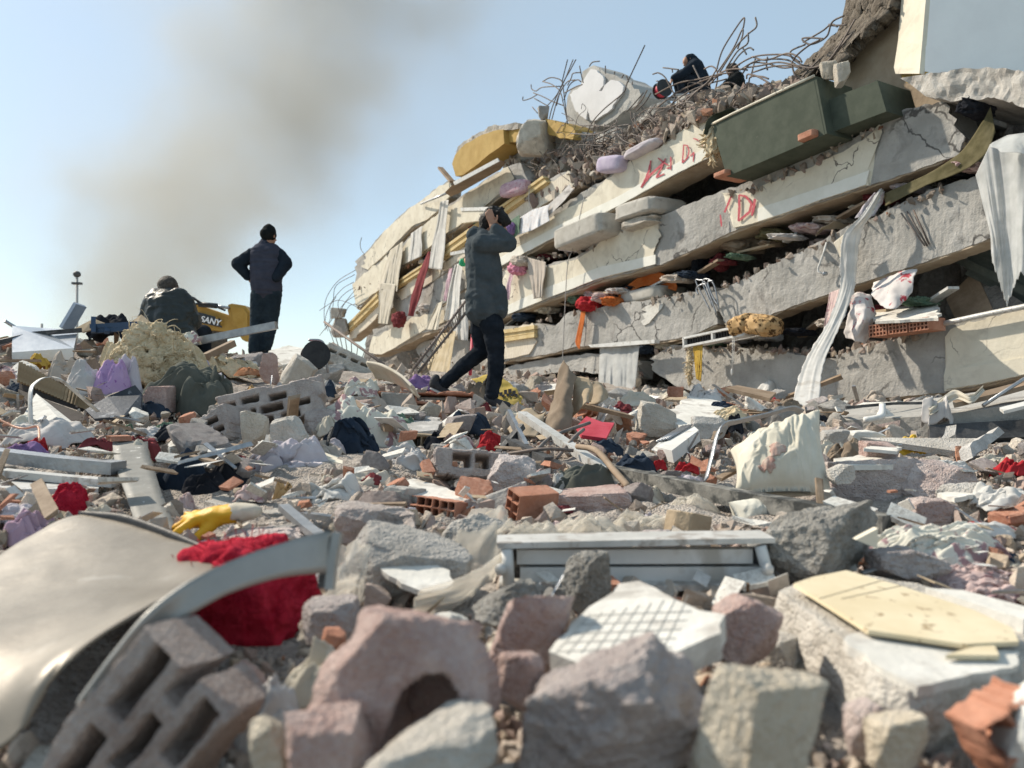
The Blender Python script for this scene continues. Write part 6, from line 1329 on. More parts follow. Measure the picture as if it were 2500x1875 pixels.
strip('band', [P(80, 1086, 3.6), P(74, 1020, 3.6), P(74, 955, 3.65), P(88, 932, 3.75), P(115, 920, 3.85), P(150, 928, 3.85), P(195, 965, 3.9), P(240, 1004, 4.0)], [.028] * 8, M_ALU, side=V2([.9, -.4, .1]), thick=.004, nc=4, parent=t)
# blanket over a block
rock('concrete_block', 378, 970, 66, 60, M_ROCKR, 11, 4.6, .9, n=14, boxy=.97, cuts=3, rough=.02, label='squared reddish concrete block under the grey blanket', cat='concrete')
t = thing('draped_blanket', P(470, 1010, 4.6), 'dark grey blanket draped over blocks right of the squared block', 'blanket')
for k, (u, v, w, h, s_) in enumerate(((440, 950, 210, 66, 71), (485, 1004, 130, 112, 72), (532, 975, 70, 96, 73), (420, 1012, 60, 90, 77))):
    o = cloth('fold', u, v, w, h, C_GREY, s_, 4.75 - .1 * (k == 1), .55, 1.3, 4, ang=(.1, .7, 1.4, 1.2)[k], power=3, n=60); o.parent = t; o.location = o.location - t.location
cloth('tarpaulin', 80, 1062, 200, 50, C_WASH, 12, 3.5, .8, .7, 5, ang=.1, n=70, label='flattened dusty white plastic sheet at the left edge', cat='sheet')
cloth('rag', 42, 1100, 110, 30, C_PURPLE, 13, 3.2, .7, 1, 5, label='purple cloth under the dusty white plastic sheet', cat='cloth')
cloth('rag', 82, 1082, 50, 34, C_SCAR, 14, 3.35, .7, 1, 5, label='small red cloth at the foot of the bent strip', cat='cloth')
t = thing('pink_cable', P(10, 1040, 3.4), 'thin orange cord lying on the dusty white plastic sheet', 'cord'); tube('cord', smooth_path([P(-10, 1020, 3.4), P(30, 1040, 3.38), P(60, 1046, 3.36), P(92, 1042, 3.4), P(96, 1075, 3.3)], 24), .005, M_SKINB, t)

# hollow pumice blocks
SL = [(x, x + .17, z, z + .12) for z, xs in ((.12, (.10, .34, .60)), (.36, (.06, .42, .70)), (.60, (.12, .36, .62)), (.80, (.3, .58))) for x in xs]
def at_rot(ry, rz=0, rx=0): return rot(rx, ry, rz)
block('pumice_block', 655, 1000, 4.2, .58, .22, .23, rot(-14, -13, 8), [(.08, .20, .66, .78), (.26, .42, .68, .82), (.50, .66, .62, .76), (.06, .24, .38, .52), (.32, .36, .40, .52), (.42, .62, .36, .50), (.70, .86, .36, .48), (.10, .26, .12, .24), (.34, .50, .12, .24), (.58, .76, .12, .24)], M_PUM, 64, 30, .12, 3, ny=4, label='large hollow pumice block with three rows of slots', cat='block')
block('pumice_block', 527, 1052, 4.0, .19, .2, .21, rot(-10, -22, -8), [(.2, .7, .62, .74), (.25, .8, .36, .48), (.3, .75, .12, .24)], M_PUM, 30, 26, .2, 4, ny=4, label='broken end of a slotted pumice block leaning left', cat='block')
block('pumice_block', 738, 962, 4.6, .22, .2, .18, rot(-12, -8, 10), [(.25, .8, .66, .78), (.12, .6, .40, .54), (.3, .75, .14, .26)], M_PUM, 30, 24, .15, 5, ny=4, label='small slotted pumice block above the large one', cat='block')
rock('pumice_chunk', 780, 1022, 100, 46, M_PUM, 15, None, .7, n=16, rough=.08, fine=.05, label='flat broken pumice piece right of the slotted block', cat='block')
rock('concrete_chunk', 700, 1056, 96, 84, M_ROCKT, 16, None, .8, n=18, label='pyramid shaped tan concrete lump below the slotted block', cat='concrete')
rock('concrete_chunk', 612, 1045, 64, 70, M_ROCKT, 17, None, .8, n=16, label='pale faceted lump in front of the slotted block', cat='concrete')
rock('concrete_chunk', 722, 902, 76, 76, M_ROCKT, 18, 6.4, .9, n=16, R=rot(0, 30, 10), label='squarish grey lump tilted below the cable reel', cat='concrete')
rock('concrete_chunk', 650, 895, 44, 60, M_ROCKR, 19, 6.6, .9, n=14, label='pink lump standing by the standing man', cat='concrete')
panel('plaster_slab', [(655, 860, 8.2), (705, 846, 8.6), (790, 862, 8.4), (740, 880, 7.8), (690, 884, 7.6)], .06, M_PLAST, 'pale plaster slab behind the standing man', 'plaster', jag=.03)
cloth('rag', 600, 900, 60, 16, C_CARPET, 15, 6.8, .8, 1, 5, label='faded orange mat at the feet of the standing man', cat='mat')
cloth('bundle', 610, 960, 70, 34, C_LEOP, 16, 5.2, .8, 1, 5, label='tan patterned bundle right of the grey blanket', cat='cloth')
cloth('rag', 700, 945, 40, 20, C_RED, 17, 5.3, .8, 1.2, 5, label='dark red scrap above the small pumice block', cat='cloth')
cloth('clothing', 790, 945, 50, 32, C_NAVY, 18, 5.4, .8, 1.3, 5, label='navy garment right of the small pumice block', cat='clothing')
cloth('rag', 880, 945, 80, 40, C_FLORAL, 19, 5.9, .8, 1.3, 5, label='crumpled peach and white clothes by the carpet roll', cat='clothing')
t = thing('carpet_roll', P(960, 955, 6.2), 'pale curved carpet piece drooping in front of the rebar cages', 'carpet')
strip('pile', [P(905, 905, 6.6), P(940, 912, 6.4), P(985, 935, 6.1), P(1012, 958, 5.9)], [.22, .22, .2, .16], C_CREAM, side=V2([.25, .75, -.6]), thick=.02, pleat=.004, parent=t)
bars('pipe', [(700, 950), (760, 954), (860, 962)], .035, .03, M_GALV, 'grey metal strip lying left of the clay brick row', 'strip')

# cable reels
def reel(name, C, R, axis, label):
    t = thing(name, C - V2([0, 0, R * 1.15]), label, 'cable reel'); B = basis(axis, (0, 0, 1)); n_ = 28
    def disc(off, th, r_, m, nm):
        ring = [(off + s_, r_ * math.cos(a), r_ * math.sin(a)) for s_ in (-th / 2, th / 2) for a in np.linspace(0, 6.283, n_, endpoint=False)]
        f = grid_faces(2, n_, 0, True) + [tuple(range(n_ - 1, -1, -1)), tuple(range(n_, 2 * n_))]; mesh(nm, V2(ring) @ B.T + C, f, m, t)
    disc(-.07, .012, R, M_BLKPL, 'flange'); disc(.07, .012, R, M_BLKPL, 'flange'); disc(0, .13, R * .75, M_REDPL, 'cable')
    for a in np.linspace(0, 6.283, 5, endpoint=False):
        v_, f_ = pad_geo((.012, R * .3, R * .24), .8, 6); mesh('window', v_ @ B.T + C + B @ V2([-.078, R * .62 * math.cos(a + .6), R * .62 * math.sin(a + .6)]), f_, M_REDPL, t, True)
    s_ = B[:, 0]; y = B[:, 1]
    tube('stand', smooth_path([C + s_ * -.1 + y * R * 1.0 - V2([0, 0, R * 1.15]), C + s_ * -.1 + y * R * .8 + V2([0, 0, R * .6]), C + s_ * -.1 + y * R * .5 + V2([0, 0, R * 1.2]), C + s_ * -.1 - y * R * .4 + V2([0, 0, R * 1.25])], 16), .012, M_GALV, t)
    tube('handle', [C - s_ * .09, C - s_ * .1 + y * R * .75 + V2([0, 0, R * .3])], .012, M_ALU, t)
reel('cable_reel', P(770, 868, 7.0), .125, V2([.35, -.9, .1]), 'black cable reel with red spots standing near the standing man')
reel('cable_reel', F(1617, 219, -.8), .15, V2([.35, -.9, .1]), 'black cable reel beside the crouching person on the crest')

# ------------------------------------------------------------------ middle distance
t = thing('clay_brick_row', P(1030, 1008, 6.2), 'row of broken red hollow clay bricks in front of the walking man', 'wall piece')
for k, (u, L) in enumerate(((938, .17), (1028, .42), (1120, .24))):
    g, f = mask_geo(slots(30, 14, [(.06, .94, .10, .36), (.06, .94, .48, .82)] if k != 1 else [(.03, .30, .12, .40), (.34, .62, .1, .42), (.66, .97, .14, .40), (.03, .40, .52, .84), (.46, .97, .5, .86)], .18 if k else .05, 20 + k), (L, .2, .16), 3, 1, .008, 20 + k)
    mesh('brick', g @ rot(-6, 2, 2).T + P(u, 982, 6.2), f, M_BRICK, t)
g, f = mask_geo(slots(20, 10, [], .1, 9), (.26, .19, .155), 3, 1, .005, 29); mesh('mortar', g @ rot(-6, 2, 2).T + P(968, 984, 6.18), f, M_CONC, t)
plate('mortar_bed', [P(905, 968, 6.2), P(1150, 972, 6.2), P(1155, 964, 6.45), P(912, 960, 6.45)], .02, M_CONC, t, jag=.03)
panel('concrete_slab', [(972, 1025, 5.0), (1010, 1010, 5.3), (1075, 1022, 5.1), (1068, 1045, 4.6), (1010, 1052, 4.5)], .12, M_ROCKG, 'angular grey concrete slab below the clay brick row', 'concrete', jag=.03)
panel('white_bar', [(1078, 1030, 5.0), (1120, 998, 5.3), (1136, 1003, 5.3), (1090, 1036, 4.9)], .06, M_PLAST, 'short white painted block right of the angular slab', 'block')
block('clay_brick', 1030, 1082, 4.4, .24, .17, .09, rot(-10, 3, -8), [(.05, .25, .2, .8), (.3, .5, .2, .8), (.55, .75, .2, .8)], M_CARD, 30, 12, .05, 31, label='dusty orange hollow brick in the middle of the rubble', cat='brick')
cloth('bed_sheet', 880, 1095, 240, 128, C_FLORAL, 21, 4.1, .7, 1.2, 6, ang=-.5, tilt=-.5, n=76, label='cream sheet with purple flowers sprawled in the middle', cat='sheet')
bars('timber', [(860, 985, 4.6), (950, 1045, 4.1)], .05, .04, M_BRWN, 'grey brown timber lying on the cream flowered sheet', 'timber')
cloth('clothing', 850, 1108, 130, 90, C_NAVY, 22, 3.75, .7, 1.8, 6, n=70, label='heap of black and navy clothes by the flowered sheet', cat='clothing')
cloth('rag', 800, 1045, 70, 44, C_CREAM, 23, 4.1, .7, 1.4, 6, label='yellowed cloth left of the navy clothes', cat='cloth')
cloth('rag', 812, 1098, 50, 34, C_LILWASH, 24, 3.7, .7, 1.4, 6, label='pale lilac scrap under the navy clothes', cat='cloth')
bars('metal_rod', [(795, 1098, 3.6), (812, 1042, 3.65)], .012, .012, M_DKMET, 'thin dark rod upright by the navy clothes', 'rod')
cloth('bed_sheet', 690, 1182, 230, 100, C_LILWASH, 25, 3.2, .7, 1.5, 7, ang=.25, n=80, label='large crumpled pale lilac sheet left of centre', cat='sheet')
panel('plaster_board', [(765, 1096, 3.6), (905, 1138, 3.3), (890, 1146, 3.2), (750, 1110, 3.4)], .015, M_CREAM, 'long cream plaster board beside the lilac sheet', 'board')
cloth('cushion', 890, 1188, 150, 52, C_CREAM, 26, 3.0, .8, .8, 4, label='flat cream cushion right of the lilac sheet', cat='cushion')
cloth('rag', 800, 1236, 150, 72, C_WHITE, 27, 2.65, .8, 1.6, 6, n=70, label='torn white quilted cloth with yellow stuffing', cat='cloth')
cloth('rag', 690, 1220, 60, 56, C_LEOP, 28, 2.75, .7, 1.4, 5, label='tan cloth twisted beside the torn white quilt', cat='cloth')
cloth('rag', 985, 1140, 110, 56, C_WASH, 29, 3.4, .8, 1.6, 7, label='frayed beige fabric behind the hollow pumice lump', cat='cloth')
# hollow pumice lump, clay bricks with plaster
block('pumice_lump', 1135, 1148, 3.05, .32, .2, .14, rot(-14, 5, 12), [(.30, .50, .42, .80), (.58, .74, .42, .78), (.5, .86, .0, .18)], M_PUM, 46, 22, .22, 33, ny=4, label='broken hollow pumice lump with two dark openings', cat='block')
rock('concrete_chunk', 1250, 1160, 120, 80, M_ROCKP, 34, None, .8, n=18, fine=.05, label='purple grey lump right of the hollow pumice lump', cat='concrete')
t = thing('plastered_clay_brick', P(1060, 1262, 2.6), 'red hollow brick chunk capped with thick white plaster', 'brick')
g, f = mask_geo(slots(40, 16, cells(6, 2, .2), .04, 35), (.17, .14, .06), 4, 1, .003, 35); mesh('brick', g @ rot(-8, 4, -24).T + P(1078, 1240, 2.55), f, M_BRICK, t)
g, f = mask_geo(slots(26, 10, [], .15, 36), (.10, .14, .06), 4, 1, .005, 36); mesh('mortar', g @ rot(-8, 4, -24).T + P(985, 1210, 2.68), f, M_CONC, t)
pl_ = plane(P(970, 1175, 2.85), P(1090, 1250, 2.45), P(1158, 1225, 2.6)); plate('plaster', [pl_(965, 1176), pl_(1010, 1168), pl_(1090, 1190), pl_(1158, 1222), pl_(1148, 1236), pl_(1105, 1246), pl_(1050, 1228), pl_(1000, 1206)], .022, M_PLAST, t, jag=.012)
t = thing('clay_brick', P(1270, 1270, 2.6), 'red brick with diamond openings and grey mortar', 'brick')
g, f = mask_geo(slots(18, 22, cells(2, 3, .2), .0, 37), (.075, .16, .10), 4, 1, .002, 37); mesh('brick', g @ rot(0, 16, -58).T + P(1298, 1232, 2.5), f, M_BRICK, t)
g, f = rock_geo((.2, .13, .09), 38, 14); mesh('mortar', g @ rot(0, -22, -20).T + P(1225, 1228, 2.6), f, M_CONC, t)
rock('concrete_chunk', 1440, 1235, 230, 66, M_ROCKR, 39, 2.7, .8, n=18, fine=.03, rough=.04, flat_top=True, label='wide low reddish rubble lump in front of the dark jacket', cat='concrete')
cloth('jacket', 1430, 1218, 190, 92, C_GREY, 40, 3.0, .75, 1.3, 4, ang=.4, n=74, label='dusty dark grey jacket with a burnt hole', cat='clothing')
cloth('rag', 1365, 1172, 36, 40, C_WHITE, 41, 3.05, .7, 1.5, 5, label='white stuffing in the torn jacket', cat='cloth')
# metal frame and long beam
WOODG = mat('weathered_grey_timber', (.16, .155, .14), (.26, .25, .225), scale=9, rough=.85, bump=.4, bscale=24, c3=(.05, .052, .05), s3=7, lo3=.47, hi3=.56)
bars('long_beam', [(1470, 1148, 3.4), (1800, 1216, 2.62), (2170, 1282, 2.15)], .06, .055, WOODG, 'long weathered dark beam lying in front of the pillow', 'beam')
bars('angle_bar', [(1275, 1012, 4.2), (1480, 1150, 3.3)], .05, .035, M_ALU, 'pale angle bar leaning down to the long beam', 'bar')
bars('angle_bar', [(1232, 1075, 3.9), (1340, 1130, 3.4)], .045, .05, M_DKMET, 'dark steel angle left of the grey jacket', 'bar')
bars('angle_bar', [(1242, 1010, 4.1), (1285, 1095, 3.7)], .02, .05, M_GALV, 'flat bar sticking up left of the angle bar', 'bar')
bars('pipe', [(1275, 1040, 3.9), (1232, 1090, 3.8), (1215, 1112, 3.7)], .03, .03, M_DKMET, 'short dark pipe under the angle bars', 'pipe')
for q, lb in (([(1300, 1110, 3.6), (1350, 1065, 3.8), (1440, 1032, 4.0)], 'bent rebar pointing at the red plastic piece'), ([(1360, 1118, 3.5), (1400, 1070, 3.7), (1425, 1048, 3.8)], 'short rebar under the bent rebar'), ([(1240, 1108, 3.6), (1330, 1096, 3.5), (1400, 1100, 3.5)], 'rebar lying flat left of the jacket'),
              ([(1212, 1140, 3.2), (1216, 1120, 3.3), (1230, 1108, 3.35), (1240, 1120, 3.3), (1210, 1150, 3.15), (1260, 1165, 3.1), (1310, 1190, 2.95)], 'curly pale wire by the purple grey lump'), ([(1410, 1090, 3.5), (1455, 1100, 3.3), (1500, 1150, 3.0), (1535, 1190, 2.85)], 'bent rusty pipe over the dusty jacket')):
    tube('rebar', smooth_path([P(*x) for x in q], 26), .014 if 'pipe' in lb else .009, M_BRWN if 'pipe' in lb else (M_ALU if 'wire' in lb else M_REBAR), label=lb, cat='rebar')
panel('red_plastic_piece', [(1408, 1040, 4.4), (1432, 1016, 4.7), (1470, 1030, 4.6), (1500, 1032, 4.6), (1490, 1050, 4.4), (1480, 1070, 4.2), (1420, 1062, 4.2)], .02, M_REDPL, 'broken red plastic chair piece in the middle rubble', 'plastic')
cloth('rag', 1198, 1082, 70, 44, C_SCAR, 42, 4.0, .7, 1.6, 6, label='bright red shiny cloth left of the angle bars', cat='cloth')
cloth('rag', 1265, 1068, 40, 26, C_SCAR, 43, 4.2, .7, 1.6, 6, label='small red scrap behind the angle bars', cat='cloth')
cloth('rag', 1612, 1125, 40, 22, C_SCAR, 44, 3.6, .7, 1.2, 5, label='small red scrap beside the bent flat strap', cat='cloth')
cloth('rag', 1680, 1128, 60, 24, C_SCAR, 45, 3.5, .7, 1.2, 5, label='flat red cloth left of the pillow', cat='cloth')
# brown cardboard and cloth standing up
M_CARDG = mat('greyed_cardboard', (.27, .215, .15), (.36, .295, .215), scale=6, rough=.95, bump=.25, bscale=30)
t = thing('torn_cardboard', P(1400, 1055, 5.0), 'torn brown cardboard and cloth standing up like a peak', 'cardboard')
bent_sheet('flap', [[P(1316, 1060, 4.8), P(1350, 985, 5.0), P(1378, 880, 5.1)], [P(1340, 1062, 4.7), P(1370, 990, 4.85), P(1392, 900, 5.0)], [P(1398, 1045, 4.75), P(1396, 985, 4.85), P(1404, 925, 5.0)]], .006, C_BROWN, t, (24, 24), .03, 3)
bent_sheet('flap', [[P(1396, 1020, 4.95), P(1400, 960, 5.0), P(1404, 920, 5.05)], [P(1430, 985, 4.8), P(1436, 955, 4.9), P(1430, 925, 5.1)], [P(1440, 980, 5.0), P(1446, 950, 5.0), P(1440, 925, 5.1)]], .006, M_CARD, t, (16, 16), .012, 4)
bent_sheet('flap', [[P(1440, 990, 5.1), P(1440, 955, 5.2), P(1446, 932, 5.2)], [P(1462, 985, 5.0), P(1470, 955, 5.1), P(1462, 935, 5.2)], [P(1484, 972, 5.1), P(1482, 958, 5.2), P(1468, 938, 5.3)]], .006, M_CARDG, t, (16, 16), .012, 5)
bent_sheet('flap', [[P(1240, 1050, 5.0), P(1270, 1010, 5.0), P(1300, 1000, 5.0)], [P(1262, 1062, 4.8), P(1290, 1035, 4.8), P(1318, 1015, 4.9)], [P(1310, 1062, 4.7), P(1320, 1040, 4.8), P(1330, 1010, 4.9)]], .006, M_CARDG, t, (16, 16), .02, 6)
C_YB = fab('yellow_black_scarf', (.40, .30, .075), (.48, .37, .12))
t = thing('club_scarf', P(1260, 990, 7.3), 'yellow scarf with a black woven pattern behind the front shoe', 'scarf')
at = plane(P(1222, 960, 7.4), P(1282, 990, 7.2), P(1262, 920, 7.7))
bent_sheet('fabric', [[at(1150, 925), at(1200, 912), at(1228, 918)], [at(1210, 955), at(1230, 945), at(1252, 945)], [at(1214, 975), at(1245, 972), at(1268, 962)], [at(1225, 985), at(1255, 990), at(1280, 986)]], .006, C_YB, t, (30, 26), .028, 7)
for (a, b, w, h) in ((1218, 958, 9, 8), (1230, 952, 8, 10), (1240, 950, 9, 9), (1251, 954, 8, 9), (1224, 964, 8, 5), (1236, 961, 7, 6), (1246, 962, 7, 5), (1257, 962, 7, 7)):
    plate('woven_mark', [at(a, b, .035), at(a + w, b - 1, .035), at(a + w, b + h, .035), at(a + 1, b + h, .035)], .003, C_DARK, t)
cloth('blanket', 1165, 968, 80, 54, C_BROWN, 46, 6.9, .8, 1.4, 5, ang=1.0, label='brown blanket behind the walking man', cat='blanket')
cloth('rag', 1020, 940, 90, 34, C_PURPLE, 47, 8.0, .8, 1.4, 6, label='violet cloth by the rear foot of the walking man', cat='cloth')
cloth('rag', 1064, 936, 50, 26, C_PINK, 48, 8.1, .8, 1.4, 6, label='pink cloth beside the violet cloth', cat='cloth')
cloth('rag', 1178, 992, 40, 20, C_RED, 49, 6.0, .8, 1.4, 6, label='small dark red cloth left of the front shoe', cat='cloth')
tube('red_pipe', [P(1148, 915, 9), P(1155, 795, 9.5)], .02, M_REDPL, label='thin red pole standing behind the walking man', cat='pole')

# ------------------------------------------------------------------ right of centre: pillow and slabs
t = thing('pillow', P(1905, 1220, 2.9), 'large dirty cream pillow with a faded red flower', 'pillow')
C_PILL = fab('dirty_cream_ticking', (.60, .56, .46), (.70, .665, .57), c3=(.47, .42, .34), s3=6, lo3=.6, hi3=.75)
C_FLW = fab('faded_red_print', (.46, .27, .22), (.60, .49, .41), scale=26)
def petals(s, t, c=((.34, -.08, .17), (.66, -.30, .16))):
    return any(math.hypot((s - a) * 1.0, (t - b) * 1.0) < r_ * (1 + .16 * math.sin(3 * math.atan2(t - b, s - a) + a * 9) + .12 * math.sin(7 * math.atan2(t - b, s - a))) for a, b, r_ in c)
pillow('cover', [P(1782, 1100, 3.05), P(1792, 1212, 2.85), P(2032, 1205, 2.8), P(2002, 1000, 3.15)], .115, C_PILL, 3, .42, 90, t, (C_FLW, petals))
pillow('pillow', [P(1778, 1226, 2.55), P(1802, 1296, 2.5), P(1900, 1262, 2.5), P(1890, 1216, 2.6)], .06, C_FLORAL, 5, .3, label='smaller flowered pillow squashed under the long beam', cat='pillow')
t = thing('bent_strap', P(1728, 1172, 3.1), 'bent flat steel strap rising left of the pillow', 'strap')
strip('band', [P(1722, 1172, 3.05), P(1738, 1110, 3.1), P(1758, 1042, 3.15), P(1800, 1028, 3.25), P(1870, 1012, 3.4), P(1930, 996, 3.6), P(1958, 1005, 3.7)], [.03] * 7, M_GALV, side=V2([.5, -.4, .75]), thick=.005, nc=4, parent=t)
rock('concrete_slab', 2140, 1190, 240, 140, M_ROCKP, 51, 3.0, .8, n=26, cuts=5, boxy=.9, rough=.04, fine=.03, flat_top=True, label='massive purple grey concrete block right of the pillow', cat='concrete')
panel('plaster_crust', [(2035, 1118, 3.15), (2110, 1108, 3.3), (2215, 1116, 3.2), (2180, 1136, 2.98), (2060, 1138, 2.95)], .02, M_PLAST, 'white plaster crust on top of the massive block', 'plaster', jag=.02)
rock('brick_piece', 2155, 1100, 86, 40, M_ROCKR, 52, 3.2, .7, n=14, boxy=.95, cuts=2, label='pinkish brick lying on the massive block', cat='brick')
panel('plaster_crust', [(2110, 1094, 3.05), (2130, 1084, 3.3), (2198, 1090, 3.25), (2190, 1104, 3.0)], .012, M_PLAST, 'white plaster on the pinkish brick', 'plaster', jag=.01)
rock('brick_piece', 2060, 1155, 60, 44, M_ROCKT, 53, 2.75, .7, n=14, boxy=.9, label='small tan block between pillow and massive block', cat='block')
rock('concrete_chunk', 2320, 1185, 200, 110, M_ROCKP, 54, 2.9, .9, n=24, fine=.05, label='broad rough lump right of the massive block', cat='concrete')
rock('concrete_chunk', 2400, 1220, 110, 90, M_ROCKG, 55, 2.6, .9, n=20, fine=.05, label='rounded grey lump near the right edge', cat='concrete')
rock('concrete_chunk', 2290, 1250, 110, 70, M_ROCKP, 56, 2.35, .9, n=20, fine=.05, label='purple grey lump above the red and white cloth', cat='concrete')
panel('plaster_crust', [(2288, 1205, 2.6), (2340, 1196, 2.75), (2385, 1206, 2.6), (2330, 1215, 2.45)], .015, M_PLAST, 'white plaster flake on the broad rough lump', 'plaster', jag=.01)
rock('concrete_chunk', 2040, 1072, 60, 44, M_ROCKG, 57, None, .9, n=16, label='grey lump behind the right corner of the pillow', cat='concrete')
rock('plaster_lump', 2130, 1068, 90, 38, M_PLAST, 58, None, .8, n=16, label='rounded white plaster lump behind the pillow', cat='plaster')
cloth('blanket', 2080, 1110, 110, 52, C_BROWN, 59, 3.6, .8, 1, 7, label='dark striped blanket behind the massive block', cat='blanket')
panel('concrete_fin', [(2100, 1068, 4.2), (2390, 1070, 4.0), (2436, 1045, 4.2), (2430, 1052, 4.2), (2360, 1105, 3.9)], .03, M_ROCKG, 'thin broken concrete fin lying at right', 'concrete')
panel('concrete_fin', [(2360, 1092, 3.8), (2430, 1045, 4.1), (2445, 1060, 4.1), (2400, 1105, 3.7)], .06, M_ROCKG, 'upturned concrete fin near the right edge', 'concrete', jag=.02)
panel('concrete_fin', [(2290, 1086, 4.0), (2310, 1038, 4.2), (2335, 1034, 4.2), (2330, 1070, 4.1)], .1, M_ROCKG, 'upright concrete shard beside the yellow bag', 'concrete', jag=.02)
cloth('plastic_bag', 2226, 1086, 84, 32, C_YELLOW, 61, 4.1, .8, 1.2, 5, label='bright yellow plastic bag at right', cat='bag')
cloth('rag', 2340, 1128, 110, 26, C_WHITE, 62, 3.2, .8, 1, 6, label='white checked cloth behind the rough lumps', cat='cloth')
cloth('rag', 2490, 1138, 90, 40, C_SCAR, 63, 3.1, .8, 1, 5, label='coral red cloth at the right edge', cat='cloth')
cloth('rag', 2480, 1206, 150, 50, C_WHITE, 64, 2.5, .8, 1.4, 6, label='lacy white cloth at the right edge', cat='cloth')
t = thing('warning_flag', P(2420, 1270, 2.1), 'red and white banner cloth at the right edge', 'banner')
for k, (u, v, w, h, m_) in enumerate(((2420, 1270, 200, 26, C_SCAR), (2420, 1262, 160, 28, C_WHITE))):
    o = cloth('stripe', u, v, w, h, m_, 65 + k, 2.1 - .03 * k, .5, .6, 4, ang=.1); o.parent = t; o.location = o.location - t.location
cloth('bed_sheet', 2330, 1336, 370, 84, C_FLORAL, 67, 1.85, .6, .8, 10, ang=.12, n=110, stretch=8, lump=.2, label='wrinkled cream floral sheet at right', cat='sheet')
cloth('towel', 2400, 1400, 250, 56, C_ROSE, 68, 1.68, .6, .9, 11, ang=.12, n=100, stretch=8, lump=.2, label='upper pink floral towel below the cream floral sheet', cat='towel')
cloth('towel', 2410, 1440, 270, 52, C_ROSE, 69, 1.58, .6, .9, 11, ang=-.1, n=100, stretch=8, lump=.2, label='lower pink floral towel at the right edge', cat='towel')
rock('concrete_chunk', 2240, 1385, 170, 70, M_ROCKP, 71, 1.65, .9, n=22, fine=.06, label='rough lump left of the pink towels', cat='concrete')
# drywall, lumps, radiator end on the middle right
panel('plasterboard', [(1628, 1012, 5.2), (1690, 962, 6.2), (1770, 985, 5.8), (1764, 1028, 5.0), (1660, 1040, 4.8)], .03, M_PLAST, 'large white plasterboard sheet right of the red plastic', 'board', jag=.03)
rock('concrete_chunk', 1612, 1022, 110, 76, M_ROCKT, 72, 4.9, .9, n=18, label='big tan lump in front of the white plasterboard', cat='concrete')
rock('concrete_chunk', 1742, 1042, 90, 54, M_ROCKG, 73, 4.7, .9, n=16, label='grey slab lump right of the plasterboard', cat='concrete')
t = thing('radiator_end', P(1650, 1100, 3.9), 'white panel radiator lying on its face left of the pillow', 'radiator')
ra = plane(P(1600, 1090, 3.9), P(1690, 1062, 4.1), P(1640, 1060, 4.3))
plate('casing', [ra(1598, 1090), ra(1650, 1060), ra(1694, 1040), ra(1706, 1050), ra(1640, 1100)], .06, M_WPL, t)
for k in range(4): tube('fin', [ra(1604 + 8 * k, 1078 - 2 * k, .01), ra(1668 + 7 * k, 1040 - 1 * k, .01)], .006, M_GALV, t)
rock('red_brick_piece', 1652, 955, 40, 24, M_BRICK, 74, 6.4, .8, n=12, boxy=.95, label='small red and grey brick near the wool strip', cat='brick')
cloth('bundle', 1730, 965, 90, 40, C_WASH, 75, 6.0, .8, 1.3, 8, label='striped grey white cloth near the building foot', cat='cloth')
panel('wooden_board', [(1772, 946, 6.3), (1800, 940, 6.6), (1895, 958, 6.5), (1880, 972, 6.0)], .03, M_BRWN, 'thin brown board leaning on rubble near the building foot', 'board')
cloth('plush', 1790, 1008, 90, 30, M_WOOL, 76, 5.2, .8, 1.2, 6, label='tan fluffy toy lying on the plasterboard', cat='toy')
cloth('clothing', 1798, 1030, 40, 40, C_DARK, 77, 4.9, .8, 1.2, 6, label='small black garment beside the tan fluffy toy', cat='clothing')
cloth('rag', 1770, 985, 60, 20, C_NAVY, 78, 5.6, .8, 1.2, 6, label='blue cloth strip above the tan fluffy toy', cat='cloth')
v_, f_ = pad_geo((.04, .04, .04), 1, 10); mesh('ball', v_ + Pg(1890, 978, .02), f_, M_REDPL, None, True, label='small red and white ball by the long curtain', cat='ball')
cloth('rag', 1560, 975, 90, 34, C_CREAM, 79, 6.2, .8, 1.4, 6, label='cream cloth in front of the torn net curtain', cat='cloth')
cloth('rag', 1520, 1000, 70, 30, C_RED, 80, 5.8, .8, 1.4, 6, label='maroon cloth in front of the torn net curtain', cat='cloth')
cloth('plastic_bag', 1490, 1010, 60, 40, C_WASH, 81, 5.4, .8, 1.4, 6, label='grey plastic bag behind the red plastic piece', cat='bag')
block('clay_brick', 1432, 1005, 5.4, .13, .16, .09, rot(-10, 20, 20), cells(3, 2, .2), M_BRICK, 24, 18, .05, 82, label='broken red hollow brick beside the torn cardboard', cat='brick')
# slab and fittings below the lowest beam
panel('floor_slab', [(2030, 1010, 5.6), (2060, 985, 6.4), (2640, 905, 6.2), (2640, 1010, 4.9), (2280, 1035, 5.0)], .18, M_CONCB, 'low concrete slab in front of the lowest beam', 'concrete', jag=.05)
panel('steel_channel', [(2270, 1038, 4.9), (2640, 1015, 4.8), (2640, 1062, 4.7), (2270, 1075, 4.8)], .06, M_DKMET, 'dark steel channel along the front of the low slab', 'channel')
bars('pipe', [(2065, 995, 5.6), (2180, 985, 5.6), (2260, 984, 5.7)], .02, .02, M_DKMET, 'thin dark pipe on the low slab', 'pipe')
t = thing('white_tap', P(2170, 1028, 5.2), 'white bent bathroom pipe lying before the low slab', 'pipe'); tube('pipe', smooth_path([P(2110, 1026, 5.1), P(2150, 1018, 5.1), P(2154, 1000, 5.2), P(2154, 988, 5.3)], 14), .022, M_WPL, t, 8)
